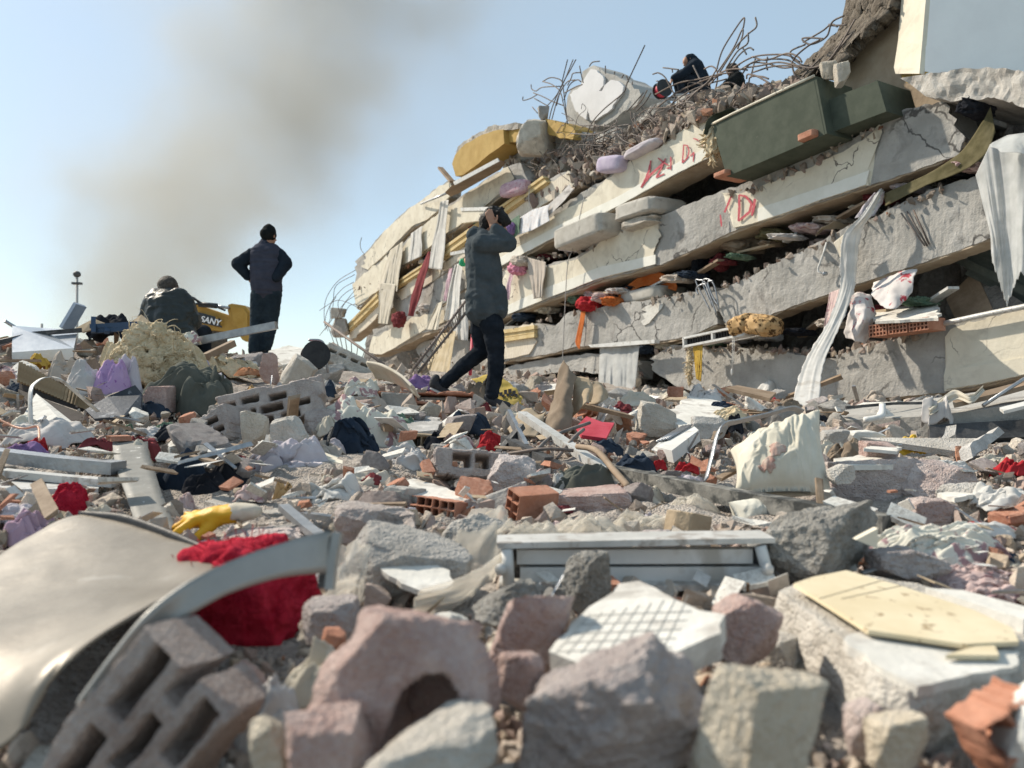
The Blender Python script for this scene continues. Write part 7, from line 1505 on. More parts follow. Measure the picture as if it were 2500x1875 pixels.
panel('wooden_board', [(2330, 985, 5.0), (2420, 962, 5.2), (2560, 925, 5.2), (2560, 936, 5.0), (2420, 975, 5.0), (2330, 996, 4.9)], .03, M_BRWN, 'brown plank resting under the right plaster', 'board')
cloth('rag', 2300, 1008, 80, 60, C_WASH, 83, 4.9, .6, 1.5, 5, ang=1.0, label='frayed white cloth hooked on the low slab', cat='cloth')
strip('belt', [P(2270, 1005, 4.9), P(2330, 965, 5.0), P(2370, 975, 4.9), P(2400, 950, 5.0)], [.06, .08, .06, .05], C_CREAM, side=V2([.1, .5, .8]), pleat=.01, label='cream strap looping along the low slab', cat='strap')
tube('metal_rod', [P(2400, 990, 4.9), P(2500, 925, 5.0), P(2600, 880, 5.1)], .012, M_GALV, label='thin rod rising to the right edge', cat='rod')
panel('white_trim', [(2440, 995, 4.8), (2600, 955, 4.9), (2600, 966, 4.8), (2450, 1003, 4.7)], .02, M_WPL, 'white trim strip on the low slab at the right edge', 'trim')

# ------------------------------------------------------------------ left middle: channels, ribbon board, bags
bars('metal_channel', [(-30, 1108, 2.9), (150, 1130, 2.85), (290, 1142, 2.8)], .08, .045, M_GALV, 'bright galvanised channel pointing in from the left edge', 'channel')
bars('metal_channel', [(-30, 1150, 2.75), (150, 1168, 2.7), (285, 1180, 2.65)], .05, .025, M_ALU, 'white channel below the galvanised channel', 'channel')
panel('white_board', [(-30, 1172, 2.7), (95, 1172, 2.75), (250, 1170, 2.85), (240, 1192, 2.6), (-30, 1195, 2.5)], .02, M_ALU, 'white board under the channels at the left edge', 'board')
o = cloth('net_bag', 150, 1240, 110, 84, C_REDNET, 84, 2.35, .6, 1.3, 6, label='dark red net hanging under the channels', cat='net')
cloth('clothing', 44, 1312, 140, 96, fab('pink_plaid_cloth', (.50, .34, .44), (.60, .44, .52), c3=(.26, .14, .28), s3=16, lo3=.62, hi3=.66), 85, 2.0, .7, 1.4, 4, n=70, label='bunched pink cloth with purple lines at the left edge', cat='clothing')
cloth('rag', 150, 1300, 110, 66, C_BEIGE, 86, 2.0, .7, 1.6, 5, label='brownish crumpled cloth beside the pink cloth', cat='cloth')
t = thing('bent_board', P(350, 1310, 2.2), 'grey flexible board bent down over the rubble at left', 'board')
M_GRB = mat('scratched_grey_board', (.17, .165, .15), (.235, .23, .21), scale=5, rough=.6, bump=.2, bscale=20, c3=(.62, .61, .58), s3=26, lo3=.64, hi3=.68)
strip('surface', [P(318, 1082, 3.3), P(320, 1112, 3.1), P(330, 1150, 2.85), P(350, 1210, 2.5), P(372, 1270, 2.25), P(385, 1315, 2.1)], [.16, .15, .15, .125, .12, .12], M_GRB, side=V2([1, -.1, -.05]), thick=.012, nc=5, parent=t)
cloth('mattress', 300, 1135, 120, 76, C_CREAM, 87, 3.2, .7, .9, 5, ang=.9, label='folded cream mattress corner behind the bent grey board', cat='mattress')
cloth('trash_bag', 430, 1208, 150, 96, C_NAVY, 88, 2.9, .6, .7, 4, ang=.3, n=66, label='dark teal plastic sack right of the bent board', cat='bag')
cloth('trousers', 490, 1235, 130, 84, C_DARK, 89, 2.8, .6, .7, 5, ang=.4, label='black trousers folded over the dark sack', cat='clothing')
cloth('clothing', 548, 1192, 110, 66, C_DARK, 90, 2.9, .6, .8, 5, ang=.2, label='black garment right of the dark sack', cat='clothing')
panel('leather_piece', [(528, 1092, 3.2), (560, 1082, 3.3), (594, 1085, 3.3), (570, 1102, 3.1), (540, 1104, 3.1)], .01, M_BRWN, 'brown leather scrap above the black garment', 'leather')
cloth('rag', 445, 1255, 60, 60, C_ROSE, 91, 2.45, .6, 1.4, 5, label='pale pink plastic in the hollow under the black trousers', cat='cloth')
panel('plaster_slab', [(498, 1225, 2.6), (560, 1200, 2.9), (740, 1215, 2.9), (735, 1250, 2.5), (560, 1252, 2.4)], .05, M_ROCKT, 'flat crumbled slab behind the yellow glove', 'concrete', jag=.02)
# yellow rubber glove
t = thing('rubber_glove', P(500, 1310, 2.0), 'yellow rubber glove with a white cuff lying on the rubble', 'glove')
M_GLV = mat('yellow_rubber', (.68, .36, .02), (.74, .42, .03), scale=8, rough=.5, bump=.2, bscale=30)
gp = lambda u, v, o=0.0: P(u, v, 2.05 + o)
blob('glove', [(gp(575, 1252), .035, gp(520, 1262), .036, (0, 0, 1), .7), (gp(520, 1262), .034, gp(475, 1272), .03, (0, 0, 1), .7), (gp(480, 1268, -.03), .014, gp(425, 1305, -.05), .010), (gp(478, 1264), .014, gp(430, 1290, -.01), .011), (gp(482, 1258, .03), .014, gp(440, 1272, .05), .010), (gp(490, 1255, .05), .012, gp(455, 1258, .08), .009), (gp(525, 1275, -.02), .016, gp(482, 1312, -.04), .012)], .006, M_GLV, t, wr=.003, wf=40, seed=3, sm=3)
blob('cuff', [(gp(578, 1252), .036, gp(612, 1248), .03, (0, 0, 1), .7)], .006, C_CREAM, t, wr=.003, wf=40, seed=4)
bars('metal_profile', [(692, 1238, 2.2), (752, 1290, 2.0), (800, 1325, 1.85)], .03, .018, M_GALV, 'bright metal profile sloping behind the strap end', 'profile')
bars('metal_profile', [(740, 1256, 2.3), (840, 1270, 2.2)], .03, .016, M_GALV, 'short metal profile lying across the bright one', 'profile')
rock('concrete_chunk', 620, 1330, 220, 60, M_ROCKP, 92, 1.95, .8, n=20, fine=.05, label='flat slab edge under the yellow glove', cat='concrete')
# red net sack
t = thing('net_sack', P(600, 1590, 1.45), 'large bright red net sack behind the curved metal strap', 'sack')
g, f = pad_geo((.25, .2, .21), .75, 40, 5, .2); q = g * 30; g = g * (1 + .10 * ridge(q * .8, 5, 3)[:, None] + .12 * fbm(g * 11, 7, 3)[:, None]); mesh('sack', g @ rot(0, -12, 0).T + P(590, 1460, 1.5), f, C_REDNET, t, True)
r = np.random.default_rng(9); parts = []
for i in range(1000):
    d_ = r.normal(size=3); d_ /= np.linalg.norm(d_); p = P(590, 1460, 1.5) + d_ * (.115, .09, .095); e = [p]
    for k in range(3): d_ = d_ + r.normal(size=3) * .9; e.append(e[-1] + d_ / np.linalg.norm(d_) * r.uniform(.008, .022))
    parts.append(tube_geo(e, .0009, 3))
v_, f_ = merge(parts); mesh('frayed_threads', v_, f_, C_REDNET, t)['kind'] = 'stuff'
cloth('net_scrap', 520, 1330, 120, 40, C_REDNET, 93, 1.85, .6, 1.3, 6, label='flat red net spread behind the red sack', cat='net')

# ------------------------------------------------------------------ centre foreground
t = thing('pumice_lump', P(930, 1345, 1.9), 'speckled grey pumice lump with a round hollow', 'block')
g, f = rock_geo((.20, .16, .115), 94, 30, rough=.05, fine=.04); q = g - V2([.05, -.05, .03]); dn = np.linalg.norm(q / (.045, .09, .038), axis=1); g = g + V2([-.3, 1, -.25]) * (np.clip(1 - dn, 0, 1) * .07)[:, None]; mesh('body', g + P(925, 1292, 1.9), f, M_PUM, t)
t = thing('plastered_lump', P(990, 1450, 1.75), 'grey concrete lump with a pale plaster face', 'concrete')
g, f = rock_geo((.27, .19, .15), 95, 30, cuts=6, rough=.04, fine=.03); mesh('body', g @ rot(0, 10, 10).T + P(985, 1388, 1.72), f, M_ROCKG, t)
at = plane(P(925, 1390, 1.615), P(1110, 1410, 1.60), P(1010, 1370, 1.66)); plate('plaster', [at(928, 1386), at(945, 1372), at(990, 1374), at(1050, 1366), at(1098, 1392), at(1108, 1420), at(1080, 1440), at(1040, 1446), at(980, 1424)], .012, M_PLAST, t, jag=.006)
rock('concrete_chunk', 1150, 1330, 140, 120, M_ROCKG, 96, 2.0, .9, n=24, fine=.04, label='grey lump wrapped in sheer netting', cat='concrete')
rock('tan_block', 1690, 1284, 96, 66, M_CARD, 97, 2.2, .8, n=12, boxy=.97, cuts=2, rough=.01, R=rot(0, 12, 28), label='yellow sandstone brick left of the flowered pillow', cat='brick')
rock('concrete_chunk', 1620, 1330, 110, 56, M_ROCKP, 98, 1.95, .9, n=20, fine=.05, label='brown lump behind the window frame', cat='concrete')
t = thing('mesh_netting', P(1250, 1330, 2.0), 'sheer cream netting stretched between lumps behind the window frame', 'netting')
for k, (u, v, w, h, d, a) in enumerate(((1290, 1335, 210, 84, 1.95, .2), (1430, 1318, 240, 70, 2.05, .1), (1590, 1282, 200, 60, 2.25, -.2), (1700, 1235, 130, 44, 2.6, -.4))):
    o = cloth('net', u, v, w, h, C_SHEERW, 140 + k, d, .6, 1.2, 7, ang=a, n=60, thick=.0015); o.parent = t; o.location = o.location - t.location
strip('net_end', [P(1195, 1240, 2.15), P(1180, 1300, 2.0), P(1160, 1360, 1.9), P(1155, 1420, 1.85)], [.1, .14, .12, .1], C_SHEERW, side=V2([1, .2, 0]), pleat=.012, freq=3, seed=32, parent=t)
strip('netting', [P(1235, 1365, 1.75), P(1180, 1410, 1.65), P(1120, 1450, 1.55), P(1010, 1480, 1.5)], [.06, .075, .08, .07], C_SHEERW, side=V2([.4, .3, .85]), pleat=.008, freq=3, seed=33, nc=22, label='twisted sheer net ribbon left of the window frame', cat='netting')
strip('netting', [P(868, 1330, 1.55), P(856, 1390, 1.5), P(850, 1450, 1.5), P(848, 1480, 1.5)], [.06, .06, .055, .05], C_SHEERW, side=V2([1, .2, 0]), pleat=.009, freq=2.5, seed=34, nc=22, label='upright sheer net ribbon beside the strap end', cat='netting')
strip('netting', [P(860, 1440, 1.4), P(800, 1480, 1.35), P(740, 1520, 1.3)], [.06, .08, .06], C_SHEERW, side=V2([.3, .3, .85]), pleat=.008, freq=3, seed=35, nc=22, label='sheer net scrap right of the red sack', cat='netting')
t = thing('window_frame', P(1560, 1448, 1.72), 'white aluminium window frame with two slats lying on edge', 'window frame')
DW = 1.72
def wq(u0, v0, u1, v1, o): return [P(u0, v0, DW + o), P(u1, v0 - 2, DW + o), P(u1, v1 - 2, DW + o), P(u0, v1, DW + o)]
plate('top_rail', [P(1212, 1326, DW - .03), P(1560, 1318, DW - .03), P(1893, 1314, DW - .03), P(1893, 1326, DW - .03), P(1560, 1334, DW - .03), P(1216, 1340, DW - .03)], .1, M_ALU, t)
plate('slat', wq(1262, 1343, 1838, 1378, .0), .03, M_WPL, t); plate('slat', wq(1270, 1386, 1856, 1424, .0), .03, M_WPL, t)
plate('backing', wq(1230, 1340, 1885, 1432, .035), .02, M_DKMET, t)
plate('bottom_rail', [P(1218, 1432, DW - .04), P(1560, 1430, DW - .04), P(1905, 1428, DW - .04), P(1905, 1441, DW - .04), P(1560, 1444, DW - .04), P(1220, 1447, DW - .04)], .1, M_ALU, t)
for (u0, v0, u1, v1, ku, kv) in ((1238, 1340, 1242, 1425, 1222, 1390), (1856, 1332, 1880, 1422, 1874, 1390)):
    s_ = tube('post', [P(u0, v0, DW - .02), P(u1, v1, DW - .02)], .013, M_WPL, t, 12); g, f = tube_geo([P(ku, kv, DW - .06), P(ku, kv, DW + .02)], .013, 14); mesh('knob', g, f, M_ALU, s_, True)
rock('concrete_chunk', 1432, 1412, 130, 120, M_ROCKD, 101, 1.5, .8, n=28, boxy=.6, fine=.06, R=rot(0, 8, 20), label='dark grey block leaning in front of the window frame', cat='concrete')
rock('concrete_chunk', 1255, 1498, 190, 96, M_ROCKD, 102, 1.35, .9, n=28, boxy=.3, fine=.05, label='rounded brownish grey lump below the window frame', cat='concrete')
rock('concrete_chunk', 2015, 1345, 270, 180, M_ROCKD, 103, 1.7, .8, n=36, boxy=.35, fine=.06, rough=.05, label='big dark rough boulder right of the window frame', cat='concrete')
panel('plaster_shard', [(2090, 1318, 1.66), (2144, 1290, 1.66), (2142, 1340, 1.66)], .02, M_CREAM, 'cream triangular plaster shard on the dark boulder', 'plaster')

# ------------------------------------------------------------------ close foreground, out of focus
SHM = mat('worn_cream_sheet_metal', (.175, .15, .118), (.235, .205, .165), scale=4, rough=.42, bump=.12, bscale=14, metal=.15, c3=(.36, .33, .29), s3=9, lo3=.62, hi3=.76)
t = thing('bent_metal_sheet', P(250, 1800, 1.0), 'large bent cream metal sheet filling the lower left corner', 'metal sheet')
bent_sheet('sheet', [[P(-80, 1420, 1.55), P(60, 1320, 1.7), P(205, 1262, 1.8), P(400, 1310, 1.65), P(575, 1378, 1.5)], [P(-90, 1500, 1.3), P(80, 1430, 1.4), P(240, 1400, 1.42), P(400, 1420, 1.35), P(530, 1430, 1.25)],
           [P(-90, 1600, 1.1), P(60, 1560, 1.12), P(190, 1530, 1.12), P(300, 1500, 1.12), P(400, 1470, 1.1)], [P(-90, 1730, .98), P(20, 1690, .98), P(110, 1640, .98), P(180, 1600, 1.0), P(240, 1560, 1.0)],
           [P(-90, 1850, .92), P(-20, 1840, .92), P(40, 1800, .92), P(70, 1740, .94), P(120, 1660, .96)]], .004, SHM, t, (60, 60), .004, 6)
strip('dark_rim', [P(196, 1258, 1.81), P(300, 1272, 1.74), P(400, 1306, 1.65), P(500, 1345, 1.57), P(578, 1376, 1.5)], [.02, .03, .03, .022, .015], M_BLKPL, side=V2([0, .2, 1.0]), thick=.006, nc=4, parent=t)
t = thing('curved_strap', P(200, 1720, .9), 'curved grey metal strap sweeping up from the lower left', 'strap')
STM = mat('brushed_grey_strap', (.27, .265, .245), (.34, .33, .31), scale=6, rough=.4, metal=.4, bump=.1, bscale=30)
strip('band', [P(188, 1712, .90), P(250, 1640, .92), P(330, 1555, .95), P(430, 1480, 1.0), P(560, 1410, 1.05), P(680, 1370, 1.1), P(780, 1350, 1.14), P(818, 1355, 1.16)], [.006, .04, .062, .062, .05, .05, .06, .062], STM, side=[V2([.3, .3, .9]), V2([.3, .35, .9]), V2([.25, .4, .88]), V2([.2, .45, .87]), V2([.1, .5, .86]), V2([0, .45, .9]), V2([0, .3, .95]), V2([0, .2, 1])], thick=.006, nc=6, n=70, parent=t)
bar('end_lip', [P(826, 1300, 1.16), P(812, 1370, 1.15), P(806, 1440, 1.14)], .022, .012, STM, t, up=(1, 0, 0)); bar('end_lip', [P(800, 1290, 1.17), P(790, 1370, 1.16), P(784, 1436, 1.15)], .006, .01, M_DKMET, t, up=(1, 0, 0))
FG = [(.08, .42, .67, .82), (.54, .92, .67, .82), (.0, .25, .40, .54), (.35, .67, .40, .54), (.77, 1, .40, .54), (.1, .45, .13, .27), (.56, .9, .13, .27)]
block('pumice_block', 335, 1830, .88, .235, .10, .16, rot(-18, -52, 4), FG, M_PUMD, 70, 46, .06, 41, ny=4, noise_=.005, it=2, label='blurred slotted pumice block in the lower left foreground', cat='block')
t = thing('broken_red_block', P(985, 1840, .85), 'blurred reddish masonry block with an arched hollow in the foreground', 'block')
arch = slots(44, 34, [], .0); I, K = np.meshgrid((np.arange(44) + .5) / 44, (np.arange(34) + .5) / 34, indexing='ij')
arch &= ~(((np.abs(I - .66) < .17) & (K < .42)) | (((I - .66) / .17) ** 2 + ((K - .42) / .2) ** 2 < 1)); arch &= ~((I < .18) & (K > .55 + 1.6 * I)) ; arch &= ~((I > .86) & (K > .9 - 2.2 * (I - .86)))
g, f = mask_geo(arch, (.215, .11, .165), 4, 2, .016, 44, 20); g = chip(g, 46, 16, .78, .96); mesh('shell', g @ rot(-12, 4, -6).T + P(985, 1672, .92), f, M_ROCKR, t)
g, f = rock_geo((.18, .03, .15), 45, 12, boxy=.95); mesh('back_web', g @ rot(-12, 4, -6).T + P(990, 1680, .99), f, M_ROCKR, t)
rock('masonry_lump', 790, 1830, 220, 150, M_ROCKR, 104, .8, .8, n=26, fine=.03, label='blurred reddish lump below the arched block', cat='concrete')
rock('concrete_chunk', 1060, 1870, 330, 130, M_ROCKT, 105, .76, .8, n=26, fine=.03, R=rot(0, -6, 0), label='blurred pale grey stone at the bottom edge', cat='concrete')
rock('concrete_chunk', 1520, 1800, 560, 320, M_ROCKP, 106, .86, .75, n=44, cuts=10, boxy=.45, rough=.07, fine=.05, R=rot(0, -14, 10), label='huge blurred purple brown rock at the bottom centre', cat='concrete')
rock('concrete_chunk', 1890, 1820, 290, 330, M_ROCKT, 107, .80, .6, n=34, boxy=.85, cuts=4, rough=.03, fine=.03, R=rot(0, 14, 24), label='blurred tan squared rock right of the huge rock', cat='concrete')
t = thing('gypsum_piece', P(1540, 1600, 1.2), 'white gypsum piece with a printed grid in the foreground', 'plaster')
at = plane(P(1340, 1560, 1.12), P(1760, 1520, 1.12), P(1560, 1430, 1.28)); plate('sheet', [at(1340, 1590), at(1420, 1500), at(1510, 1425), at(1560, 1418), at(1640, 1460), at(1770, 1500), at(1760, 1545), at(1600, 1610), at(1450, 1640)], .04, M_PLAST, t, jag=.01)
M_GRID = mat('grey_grid_print', (.36, .36, .34), None, rough=.9)
for k in range(9): tube('grid_line', [at(1350 + k * 34, 1600 - k * 3, .001), at(1440 + k * 30, 1500 - k * 6, .001)], 0.0006, M_GRID, t, 4)
for k in range(5): tube('grid_line', [at(1362 + k * 20, 1590 - k * 22, .001), at(1640 + k * 12, 1580 - k * 22, .001)], 0.0006, M_GRID, t, 4)
rock('masonry_lump', 1300, 1560, 190, 170, M_ROCKR, 108, 1.15, .8, n=26, fine=.04, label='brown red lump left of the gypsum piece', cat='concrete')
rock('masonry_lump', 1270, 1660, 120, 130, M_ROCKR, 109, 1.0, .8, n=20, fine=.04, label='small red lump right of the arched block', cat='concrete')
cloth('rag', 1270, 1530, 180, 40, C_CREAM, 110, 1.2, .6, 1, 5, label='cream rag above the brown red lump', cat='cloth')
rock('masonry_lump', 1830, 1545, 190, 160, M_ROCKR, 111, 1.2, .8, n=24, fine=.04, R=rot(0, 30, 0), label='purple red wedge behind the tan squared rock', cat='concrete')
cloth('plastic_sheet', 640, 1740, 190, 180, C_WASH, 112, 1.05, .6, .9, 4, ang=.9, label='blurred white plastic sheeting in the left foreground', cat='sheet')
cloth('plastic_sheet', 760, 1640, 170, 140, C_CREAM, 113, 1.15, .6, 1.1, 5, ang=.8, label='cream plastic sheeting behind the arched block', cat='sheet')
rock('concrete_chunk', 640, 1830, 110, 160, M_ROCKT, 114, .85, .8, n=22, label='blurred yellowish stone beside the slotted block', cat='concrete')
rock('masonry_lump', 800, 1520, 150, 90, M_ROCKP, 115, 1.25, .8, n=24, fine=.05, label='purple lump above the arched block', cat='concrete')
rock('brick_stub', 812, 1565, 60, 50, M_BRICK, 116, 1.2, .8, n=14, label='tiny orange stub beside the arched block', cat='brick')
# slab with stone tile
t = thing('tiled_slab', P(2180, 1830, 1.1), 'broken concrete slab topped with a cream stone tile in the right foreground', 'concrete')
at = plane(P(1950, 1430, 1.42), P(2440, 1560, 1.22), P(2120, 1600, 1.08))
def low(u, v, l): return at(u, v, l)
top = [(1900, 1440), (1960, 1418), (2090, 1400), (2240, 1425), (2450, 1485), (2510, 1560), (2490, 1640), (2370, 1660), (2230, 1690), (2140, 1650), (2060, 1560), (1980, 1500)]
tp = V2([at(u, v, -.012) for u, v in top]); nn = np.cross(tp[3] - tp[0], tp[8] - tp[0]); nn /= np.linalg.norm(nn); nn = nn if nn[2] > 0 else -nn
c0 = tp.mean(0); rings = [c0 + (tp - c0) * .55, tp, tp + (tp - c0) * .02 - nn * .02, tp + (tp - c0) * .03 - nn * .07 , tp - (tp - c0) * .10 - nn * .13, c0 + (tp - c0) * .5 - nn * .16]
dense = [resample(np.vstack([q, q[:1]]), 97)[:-1] for q in rings]
dd = []
for a, b in zip(dense[:-1], dense[1:]):
    for k in range(5): dd.append(a + (b - a) * k / 5)
dd.append(dense[-1]); nr_ = len(dd); v_ = np.vstack(dd)
amp = np.repeat(np.clip((np.arange(nr_) - 4) / 3, 0, 1) * .010 + .0015, 96); v_ = v_ + np.stack([fbm(v_ * 24 + 3 * k, k + 60, 4) for k in range(3)], -1) * amp[:, None]
f_ = grid_faces(nr_, 96, 0, True) + [tuple(range(95, -1, -1)), tuple((nr_ - 1) * 96 + k for k in range(96))]
mesh('slab', v_, f_, M_ROCKT, t)
plate('plaster_bed', [at(u, v, -.004) for u, v in ((2060, 1560), (2110, 1535), (2300, 1570), (2490, 1590), (2470, 1630), (2360, 1650), (2240, 1675), (2150, 1630))], .015, M_PLAST, t, jag=.008)
M_TILE = mat('cream_stone_tile', (.66, .55, .36), (.74, .64, .45), scale=6, rough=.5, bump=.05, c3=(.36, .26, .15), s3=34, lo3=.615, hi3=.64)
plate('stone_tile', [at(u, v, .009) for u, v in ((1938, 1424), (1985, 1408), (2066, 1392), (2200, 1430), (2380, 1490), (2470, 1532), (2488, 1566), (2350, 1572), (2215, 1552), (2120, 1538), (2060, 1500), (2000, 1462))], .007, M_TILE, t)
plate('stone_tile', [at(u, v, .006) for u, v in ((2310, 1598), (2370, 1580), (2425, 1568), (2440, 1600))], .007, M_TILE, t)
for k in range(2): tube('tile_joint', [at(2000 + 55 * k, 1462 + 0 * k, .0092), at(2150 + 50 * k, 1418 + 12 * k, .0092)], .0008, M_BRWN, t, 4)
panel('plaster_slab', [(2260, 1435, 1.5), (2350, 1440, 1.5), (2500, 1480, 1.4), (2540, 1500, 1.35), (2500, 1512, 1.3)], .05, M_PLAST, 'white topped slab behind the stone tile', 'plaster')
rock('concrete_chunk', 2140, 1790, 120, 120, M_ROCKP, 117, .95, .8, n=20, label='brown lump under the tiled slab', cat='concrete')
rock('concrete_chunk', 2210, 1815, 150, 110, M_ROCKT, 118, .9, .8, n=20, label='tan stone under the tiled slab at the bottom', cat='concrete')
t = thing('broken_clay_brick', P(2420, 1870, .85), 'broken hollow red brick in the lower right corner', 'brick')
g, f = mask_geo(slots(30, 30, [(.1, .45, .1, .45), (.55, .92, .12, .46), (.12, .44, .56, .9), (.56, .9, .55, .92)], .12, 47), (.085, .08, .10), 3, 2, .008, 47, 40); mesh('brick', g @ rot(-10, -30, 8).T + P(2462, 1800, .92), f, M_BRICK, t)
g, f = rock_geo((.10, .08, .14), 48, 20, boxy=.9); mesh('mortar', g @ rot(0, 14, 0).T + P(2560, 1790, .9), f, M_PLAST, t)

t = thing('hollow_wall_piece', P(880, 905, 9.6), 'beige wall piece with a row of reddish slots below the rebar ladder', 'wall piece')
g, f = mask_geo(slots(50, 14, [(.08 + .15 * k, .18 + .15 * k, .62, .78) for k in range(6)], .08, 91), (.95, .2, .26), 3, 1, .012, 91); mesh('block', g @ rot(-20, 24, 10).T + P(872, 898, 9.7), f, M_ROCKT, t)
# ------------------------------------------------------------------ countable mid-sized pieces between the large ones
def mass(n, r0, r1, s0, s1, seed, lift=.15, keep=.45):
    p, s = scatter_ground(n, r0, r1, s0, s1, seed, lift); p[:, 2] -= np.clip(p[:, 1] * .012, .02, .045); ok = clear_of(p, .16) | (np.random.default_rng(seed).uniform(size=n) < np.clip(.028 / s - .5, 0, 1) * keep); return p[ok], s[ok]
pp, ss = zip(mass(44000, .45, 9, .006, .028, 1, .15, .22), mass(20000, .8, 13, .014, .055, 2, .2, .2), mass(3000, 1.6, 16, .045, .12, 3, .1), mass(1300, 5, 24, .09, .25, 4, .1))
chip_mass('loose_rubble', np.vstack(pp), np.concatenate(ss), 5, label='loose grey and brown chips of broken masonry covering the ground', cat='rubble')

r = np.random.default_rng(77)
protos = []
for i in range(14):
    g, f = rock_geo((1, r.uniform(.65, 1.0), r.uniform(.4, .75)), 300 + i, 9, cuts=6, boxy=r.uniform(.4, .95), rough=.05, fine=.035)
    me = bpy.data.meshes.new('concrete_lump'); me.from_pydata((g - (0, 0, g[:, 2].min() * .6)).tolist(), [], [list(map(int, q)) for q in f]); me.update(); protos.append(me)
kinds = [(M_ROCKG, 'grey concrete lump lying among the rubble', 'grey concrete lumps in the rubble'), (M_ROCKP, 'purple grey concrete lump lying among the rubble', 'purple grey concrete lumps in the rubble'),
         (M_ROCKT, 'tan concrete lump lying among the rubble', 'tan concrete lumps in the rubble'), (M_PLAST, 'whitish plaster lump lying among the rubble', 'whitish plaster lumps in the rubble'), (M_BRICK, 'red brick fragment lying among the rubble', 'red brick fragments in the rubble'), (M_ROCKR, 'reddish masonry lump lying among the rubble', 'reddish masonry lumps in the rubble')]
mm = {}
for i in range(520):
    u = r.uniform(-40, 2540); k = r.choice(6, p=[.28, .28, .20, .10, .07, .07])
    rr_ = math.exp(r.uniform(math.log(1.25), math.log(10))); x = (u - W / 2) / FPX * rr_; s = min(.32, math.exp(r.normal(math.log(.032 * rr_ ** .75), .42)))
    if not clear_of(np.array([[x, rr_, gz(x, rr_) + .2 * s]]), .22)[0]: continue
    key = (i % 14, k)
    if key not in mm:
        c = protos[key[0]].copy(); c.materials.append(kinds[k][0]); mm[key] = c
    o = bpy.data.objects.new(('concrete_lump', 'concrete_lump', 'concrete_lump', 'plaster_lump', 'brick_fragment', 'masonry_lump')[k], mm[key]); COL.objects.link(o)
    o.location = (x, rr_, gz(x, rr_) - .1 * s); o.rotation_euler = (r.normal() * .35, r.normal() * .35, r.uniform(0, 6.28)); o.scale = (s, s, s)
    props(o, f"{'small' if s / rr_ * FPX < 34 else 'large' if s / rr_ * FPX > 70 else 'middling'} {('grey', 'purple grey', 'tan', 'whitish plaster', 'red brick', 'reddish')[k]} lump {whereabouts(o.location)}", 'rubble lump', kinds[k][2])

# fist-sized broken masonry packed between the nearest blocks
for i in range(90):
    rr_ = r.uniform(.82, 1.5); u = r.uniform(60, 2480); x = (u - W / 2) / FPX * rr_; s = r.uniform(.045, .10)
    if not clear_of(np.array([[x, rr_, gz(x, rr_) + .25 * s]]), .16)[0]: continue
    k = r.choice(4, p=[.3, .3, .25, .15]); m_, nm = ((M_ROCKR, 'reddish'), (M_ROCKT, 'tan'), (M_ROCKP, 'purple grey'), (M_PLAST, 'whitish'))[k]
    g, q = rock_geo((s, s * r.uniform(.7, 1), s * r.uniform(.55, .9)), 900 + i, 16, cuts=7, boxy=r.uniform(.3, .9)); p = np.array([x, rr_, gz(x, rr_) + .2 * s])
    mesh('masonry_fragment', g @ rot(r.normal() * 20, r.normal() * 20, r.uniform(0, 360)).T + p, q, m_, None, False, label=f'fist-sized {nm} masonry fragment {whereabouts(p)}', cat='rubble lump', group='masonry fragments in the near foreground')
# splinters, boards and paper
M_PAPER = mat('dusty_paper', (.50, .485, .45), (.62, .60, .57), scale=4, rough=.9, rand=.3)
def small_plate(m, lx, ly, lz, name):
    v, f = box_geo((0, 0, 0), (lx, ly, lz)); v = v + r.normal(size=v.shape) * lz * .3; me = bpy.data.meshes.new(name); me.from_pydata(v.tolist(), [], f); me.update(); me.materials.append(m); return me
sp = [('wood_splinter', 'brown wood splinter lying on the rubble', 'wood splinters on the rubble', [small_plate(M_BRWN, 1, .12, .04, 'wood_splinter') for _ in range(3)], 90, .075), ('plaster_flake', 'flat cream plaster flake lying on the rubble', 'plaster flakes on the rubble', [small_plate(M_PLAST, 1, .6, .10, 'plaster_flake') for _ in range(3)], 120, .038),
      ('paper_scrap', 'white paper or plastic scrap lying on the rubble', 'paper scraps on the rubble', [small_plate(M_PAPER, 1, .7, .02, 'paper_scrap') for _ in range(3)], 90, .034), ('brick_shard', 'thin orange brick shard lying on the rubble', 'brick shards on the rubble', [small_plate(M_BRICK, 1, .5, .18, 'brick_shard') for _ in range(3)], 70, .03),
      ('metal_scrap', 'narrow grey metal scrap lying on the rubble', 'metal scraps on the rubble', [small_plate(M_GALV, 1, .08, .04, 'metal_scrap') for _ in range(3)], 60, .07), ('cardboard_scrap', 'torn brown cardboard scrap lying on the rubble', 'cardboard scraps on the rubble', [small_plate(M_CARD, 1, .7, .03, 'cardboard_scrap') for _ in range(3)], 60, .042)]
for name, lab, grp, ms, n, base in sp:
    for i in range(n):
        rr_ = math.exp(r.uniform(math.log(1.4), math.log(9.5))); u = r.uniform(-20, 2520); x = (u - W / 2) / FPX * rr_; s = base * rr_ ** .6 * math.exp(r.normal(0, .4))
        if not clear_of(np.array([[x, rr_, gz(x, rr_) + .02]]), .3)[0]: continue
        o = bpy.data.objects.new(name, ms[i % 3]); COL.objects.link(o); o.location = (x, rr_, gz(x, rr_) + .03 + .15 * s); o.rotation_euler = (r.normal() * .35, r.normal() * .35, r.uniform(0, 6.28)); o.scale = (s, s, s); props(o, lab.split(' lying')[0] + ' ' + whereabouts(o.location), 'scrap', grp)
